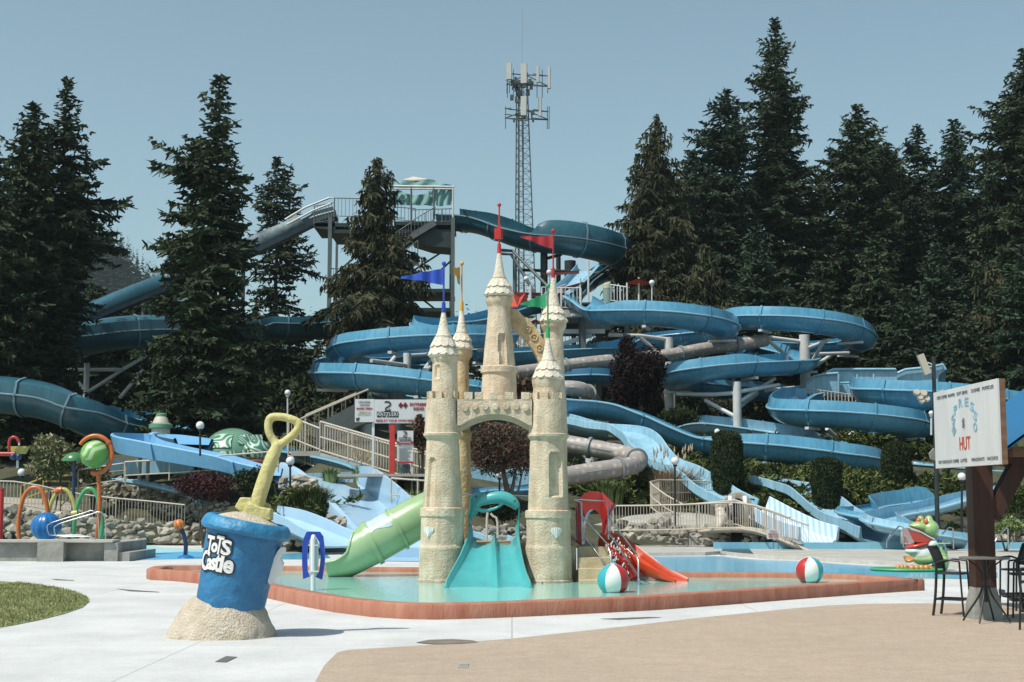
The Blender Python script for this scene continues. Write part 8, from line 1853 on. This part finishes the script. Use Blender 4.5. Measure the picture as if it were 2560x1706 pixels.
# the menu board, nearly edge-on
mn = thing('menu_board', 'large white menu board with red and blue lettering hung from the timber hut', 'sign', W(2220, 1075, 23.5))
LD, RD = 25.0, 22.0
TL, TR, BR, BL = W(2143, 904, LD), W(2289.5, 869, RD), W(2300, 1066, RD), W(2152, 1078, LD)
TR.z = TL.z = (TL.z + TR.z) / 2; BR.z = BL.z = (BL.z + BR.z) / 2; xl = (TL.x + BL.x) / 2; xr = (TR.x + BR.x) / 2; TL.x = BL.x = xl; TR.x = BR.x = xr
exm = (TR - TL).normalized(); ezm = Vector((0, 0, 1)); nm_ = exm.cross(ezm); WM, HM = (TR - TL).length, TL.z - BL.z
nout = nm_ if nm_.dot(Vector((0, -1, 0))) > 0 else -nm_
mb = MB(); mb.prism([TL, TR, BR, BL], -nout * .03); mb.build('board', M('menu_white', (.58, .59, .60), .5, rgb2=(.66, .67, .68), scale=2.5, stretch=(1, 1, .2)), mn)
mb = MB(); mb.prism([TL - nout * .032, TR - nout * .032, BR - nout * .032, BL - nout * .032], -nout * .09); mb.build('backing', m_tim2, mn)
def mt(txt, s, t, hgt, wid, mat, off=0.0, rot=0.0, name='lettering'):
    vs, fs = text_mesh(txt, hgt / .7, .002, off); w = max(v.x for v in vs) - min(v.x for v in vs); cx = (max(v.x for v in vs) + min(v.x for v in vs)) / 2; k_ = wid / w if wid else 1
    o = TL + exm * (s * WM) - ezm * (t * HM) + nout * .006; out = []
    for v in vs:
        x, y = (v.x - cx) * k_, v.y; x, y = x * cos(rot) - y * sin(rot), x * sin(rot) + y * cos(rot); out.append(o + exm * x + ezm * y + nout * v.z)
    mb = MB(); mb.add(out, fs); mb.build(name, mat, mn, fix=False)
m_mg = M('menu_grey_text', (.13, .14, .16), .6); m_mr = M('menu_red_text', (.55, .07, .03), .6); m_mb = M('menu_blue_text', (.20, .42, .55), .6)
for s, w_, tx in ((.15, .17, 'ICED COFFEE'), (.31, .11, 'FRAPPES'), (.48, .17, 'SOFT SERVE'), (.69, .13, 'SLUSHIES'), (.87, .16, 'POPSICLES')): mt(tx, s, .085, .055, w_ * WM, m_mg)
for s, w_, tx in ((.17, .22, 'HOT CHOCOLATE'), (.345, .10, 'COFFEE'), (.475, .10, 'LATTES'), (.69, .19, 'MINI-DONUTS'), (.90, .15, 'NACHOS')): mt(tx, s, .925, .055, w_ * WM, m_mg)
mt('HUT', .50, .72, .21, .17 * WM, m_mr, .004)
for i, ch in enumerate('ESPRESSO'):
    a = radians(200 - i * 220 / 7); mt(ch, .5 + .175 * cos(a), .45 - .25 * sin(a), .14, .055 * WM, m_mb, .004, rot=(a - pi / 2) * .35)
mb = MB(); o = TL + exm * (.49 * WM) - ezm * (.46 * HM) + nout * .008
for k in range(9): mb.ball(o + exm * (.04 * sin(k * 2.4)) + ezm * (.07 - k * .018), .016, 6)
mb.build('cup_emblem', m_mg, mn)

# ---------------------------------------------------------------- bar table and chairs
bt = thing('bar_table', 'tall round black bar table beside the timber post', 'table', (W(2258, 1412, 25.0).x, 24.6, 0)); tx, ty = W(2262, 1280, 24.6).x, 24.6; zt = W(2262, 1281, 24.6).z
m_top = M('grey_table_top', (.16, .15, .14), .35, var=.1)
mb = MB(); mb.lathe((tx, ty, 0), [(zt - .03, .40), (zt - .02, .42), (zt, .42), (zt + .005, .41)], 36); mb.build('tabletop', m_top, bt, smooth=40)
for k in range(4):
    a = radians(45 + 90 * k + 10); d = Vector((cos(a), sin(a), 0)); c0 = Vector((tx, ty, 0))
    mb = MB(); mb.tube([Vector(p) for p in crom([tuple(c0 + d * .40 + Vector((0, 0, .02))), tuple(c0 + d * .34 + Vector((0, 0, .12))), tuple(c0 + d * .12 + Vector((0, 0, .44))), tuple(c0 + d * .05 + Vector((0, 0, .62)))], .06)], .017, 8); mb.build('leg', m_black, bt, smooth=50)
    mb = MB(); mb.tube([Vector(p) for p in crom([tuple(c0 + d * .05 + Vector((0, 0, zt - .38))), tuple(c0 + d * .10 + Vector((0, 0, zt - .2))), tuple(c0 + d * .30 + Vector((0, 0, zt - .03)))], .06)], .014, 8); mb.build('bracket', m_black, bt, smooth=50)
mb = MB(); mb.cyl((tx, ty, .35), (tx, ty, zt - .03), .035, n=10); mb.build('stem', m_black, bt, smooth=50)
m_chr = M('black_aluminium', (.015, .015, .015), .4); m_sling = M('black_sling_mesh', (.03, .03, .03), .7)
def bar_chair(label, x, y, rz):
    t = thing('bar_chair', label, 'chair', (0, 0, 0), 'black bar chairs round the tall table'); w, d, sh_ = .23, .21, .76
    for s in (-1, 1):
        mb = MB(); mb.tube([Vector(p) for p in crom([(-d - .08, s * w, 0), (-d - .03, s * w, .35), (-d, s * w, sh_), (-d - .01, s * w, .95), (-d - .10, s * w, 1.18), (-d - .14, s * w, 1.24)], .08)], .026, 8); mb.build('rear_leg', m_chr, t, smooth=50)
        mb = MB(); mb.tube([(d + .05, s * w, 0), (d + .01, s * w, sh_), (d, s * w, .98)], .018, 8); mb.build('front_leg', m_chr, t, smooth=50)
        mb = MB(); mb.tube([Vector(p) for p in crom([(-d - .02, s * w, .93), (-.05, s * w, 1.0), (d, s * w, .985)], .08)], .018, 8); mb.build('arm', m_chr, t, smooth=50)
        mb = MB(); mb.bar((-d - .04, s * w, .30), (d + .03, s * w, .30), .02, .035); mb.build('side_stretcher', m_chr, t)
    mb = MB(); mb.box((.0, 0, sh_ + .0), (2 * d + .06, 2 * w, .035)); mb.build('seat', m_sling, t)
    mb = MB(); rows = [[Vector((-d - .005 - .13 * max(0, (z - .95) / .29), yy, z)) for yy in (-w + .01, 0, w - .01)] for z in (.84, .95, 1.08, 1.23)]; mb.grid(rows); mb.grid([[p + Vector((-.02, 0, 0)) for p in r] for r in rows]); mb.build('backrest', m_sling, t, smooth=60)
    mb = MB(); mb.bar((-d - .14, -w, 1.235), (-d - .14, w, 1.235), .035, .03); mb.bar((d + .03, -w, .30), (d + .03, w, .30), .03, .035); mb.bar((-d - .04, -w, .30), (-d - .04, w, .30), .02, .03); mb.build('cross_bars', m_chr, t)
    t.location = (x, y, 0); t.rotation_euler = (0, 0, rz); ORG[t.name] = Vector((x, y, 0)); return t
g = W(2186, 1405, 26.2); ch0 = bar_chair('black bar chair on the left of the tall table, its back to the pool', g.x, 26.1, radians(-34))
g = W(2338, 1405, 26.2); copy_tree(ch0, (g.x, 25.8, 0), radians(172), 1.0, 'black bar chair right of the tall table, facing it')
g = W(2370, 1420, 24); copy_tree(ch0, (8.50, 23.3, 0), radians(150), 1.0, 'nearest black bar chair, cut by the right edge')
g = W(2330, 1300, 27.6); copy_tree(ch0, (g.x, 27.4, 0), radians(200), 1.0, 'black bar chair farthest back at the right edge')
cb_ = thing('white_cart', 'small white plastic cart with a dark grille behind the right hand chairs', 'cart', W(2335, 1370, 31)); c_ = W(2335, 1345, 31)
mb = MB(); mb.box((c_.x, 31, .42), (.62, .5, .7)); mb.build('body', m_wp, cb_); mb = MB(); mb.box((W(2342, 0, 31).x - 0, 30.74, .52), (.11, .02, .22)); mb.build('grille', m_black, cb_); mb = MB(); mb.cyl((c_.x - .2, 30.8, .12), (c_.x - .2, 31.2, .12), .12, n=16); mb.build('wheel', m_dark, cb_, smooth=40); mb = MB(); mb.cyl((c_.x + .2, 30.8, .12), (c_.x + .2, 31.2, .12), .12, n=16); mb.build('wheel', m_dark, cb_, smooth=40)
# ---------------------------------------------------------------- summer haze
mb = MB(); z0_, z1_ = -2.0, 190.0
mb.box((0, 680, (z0_ + z1_) / 2), (2600, 1500, z1_ - z0_))
hz = bpy.data.materials.new('haze'); hz.use_nodes = True; n = hz.node_tree.nodes; n.clear(); l = hz.node_tree.links
o_ = n.new('ShaderNodeOutputMaterial'); pv = n.new('ShaderNodeVolumePrincipled'); pv.inputs['Color'].default_value = (.76, .92, .96, 1); pv.inputs['Density'].default_value = .00013; pv.inputs['Anisotropy'].default_value = .2
l.new(pv.outputs[0], o_.inputs['Volume'])
tag(mb.build('haze', hz), 'thin bluish summer haze in the air', 'haze', kind='stuff')
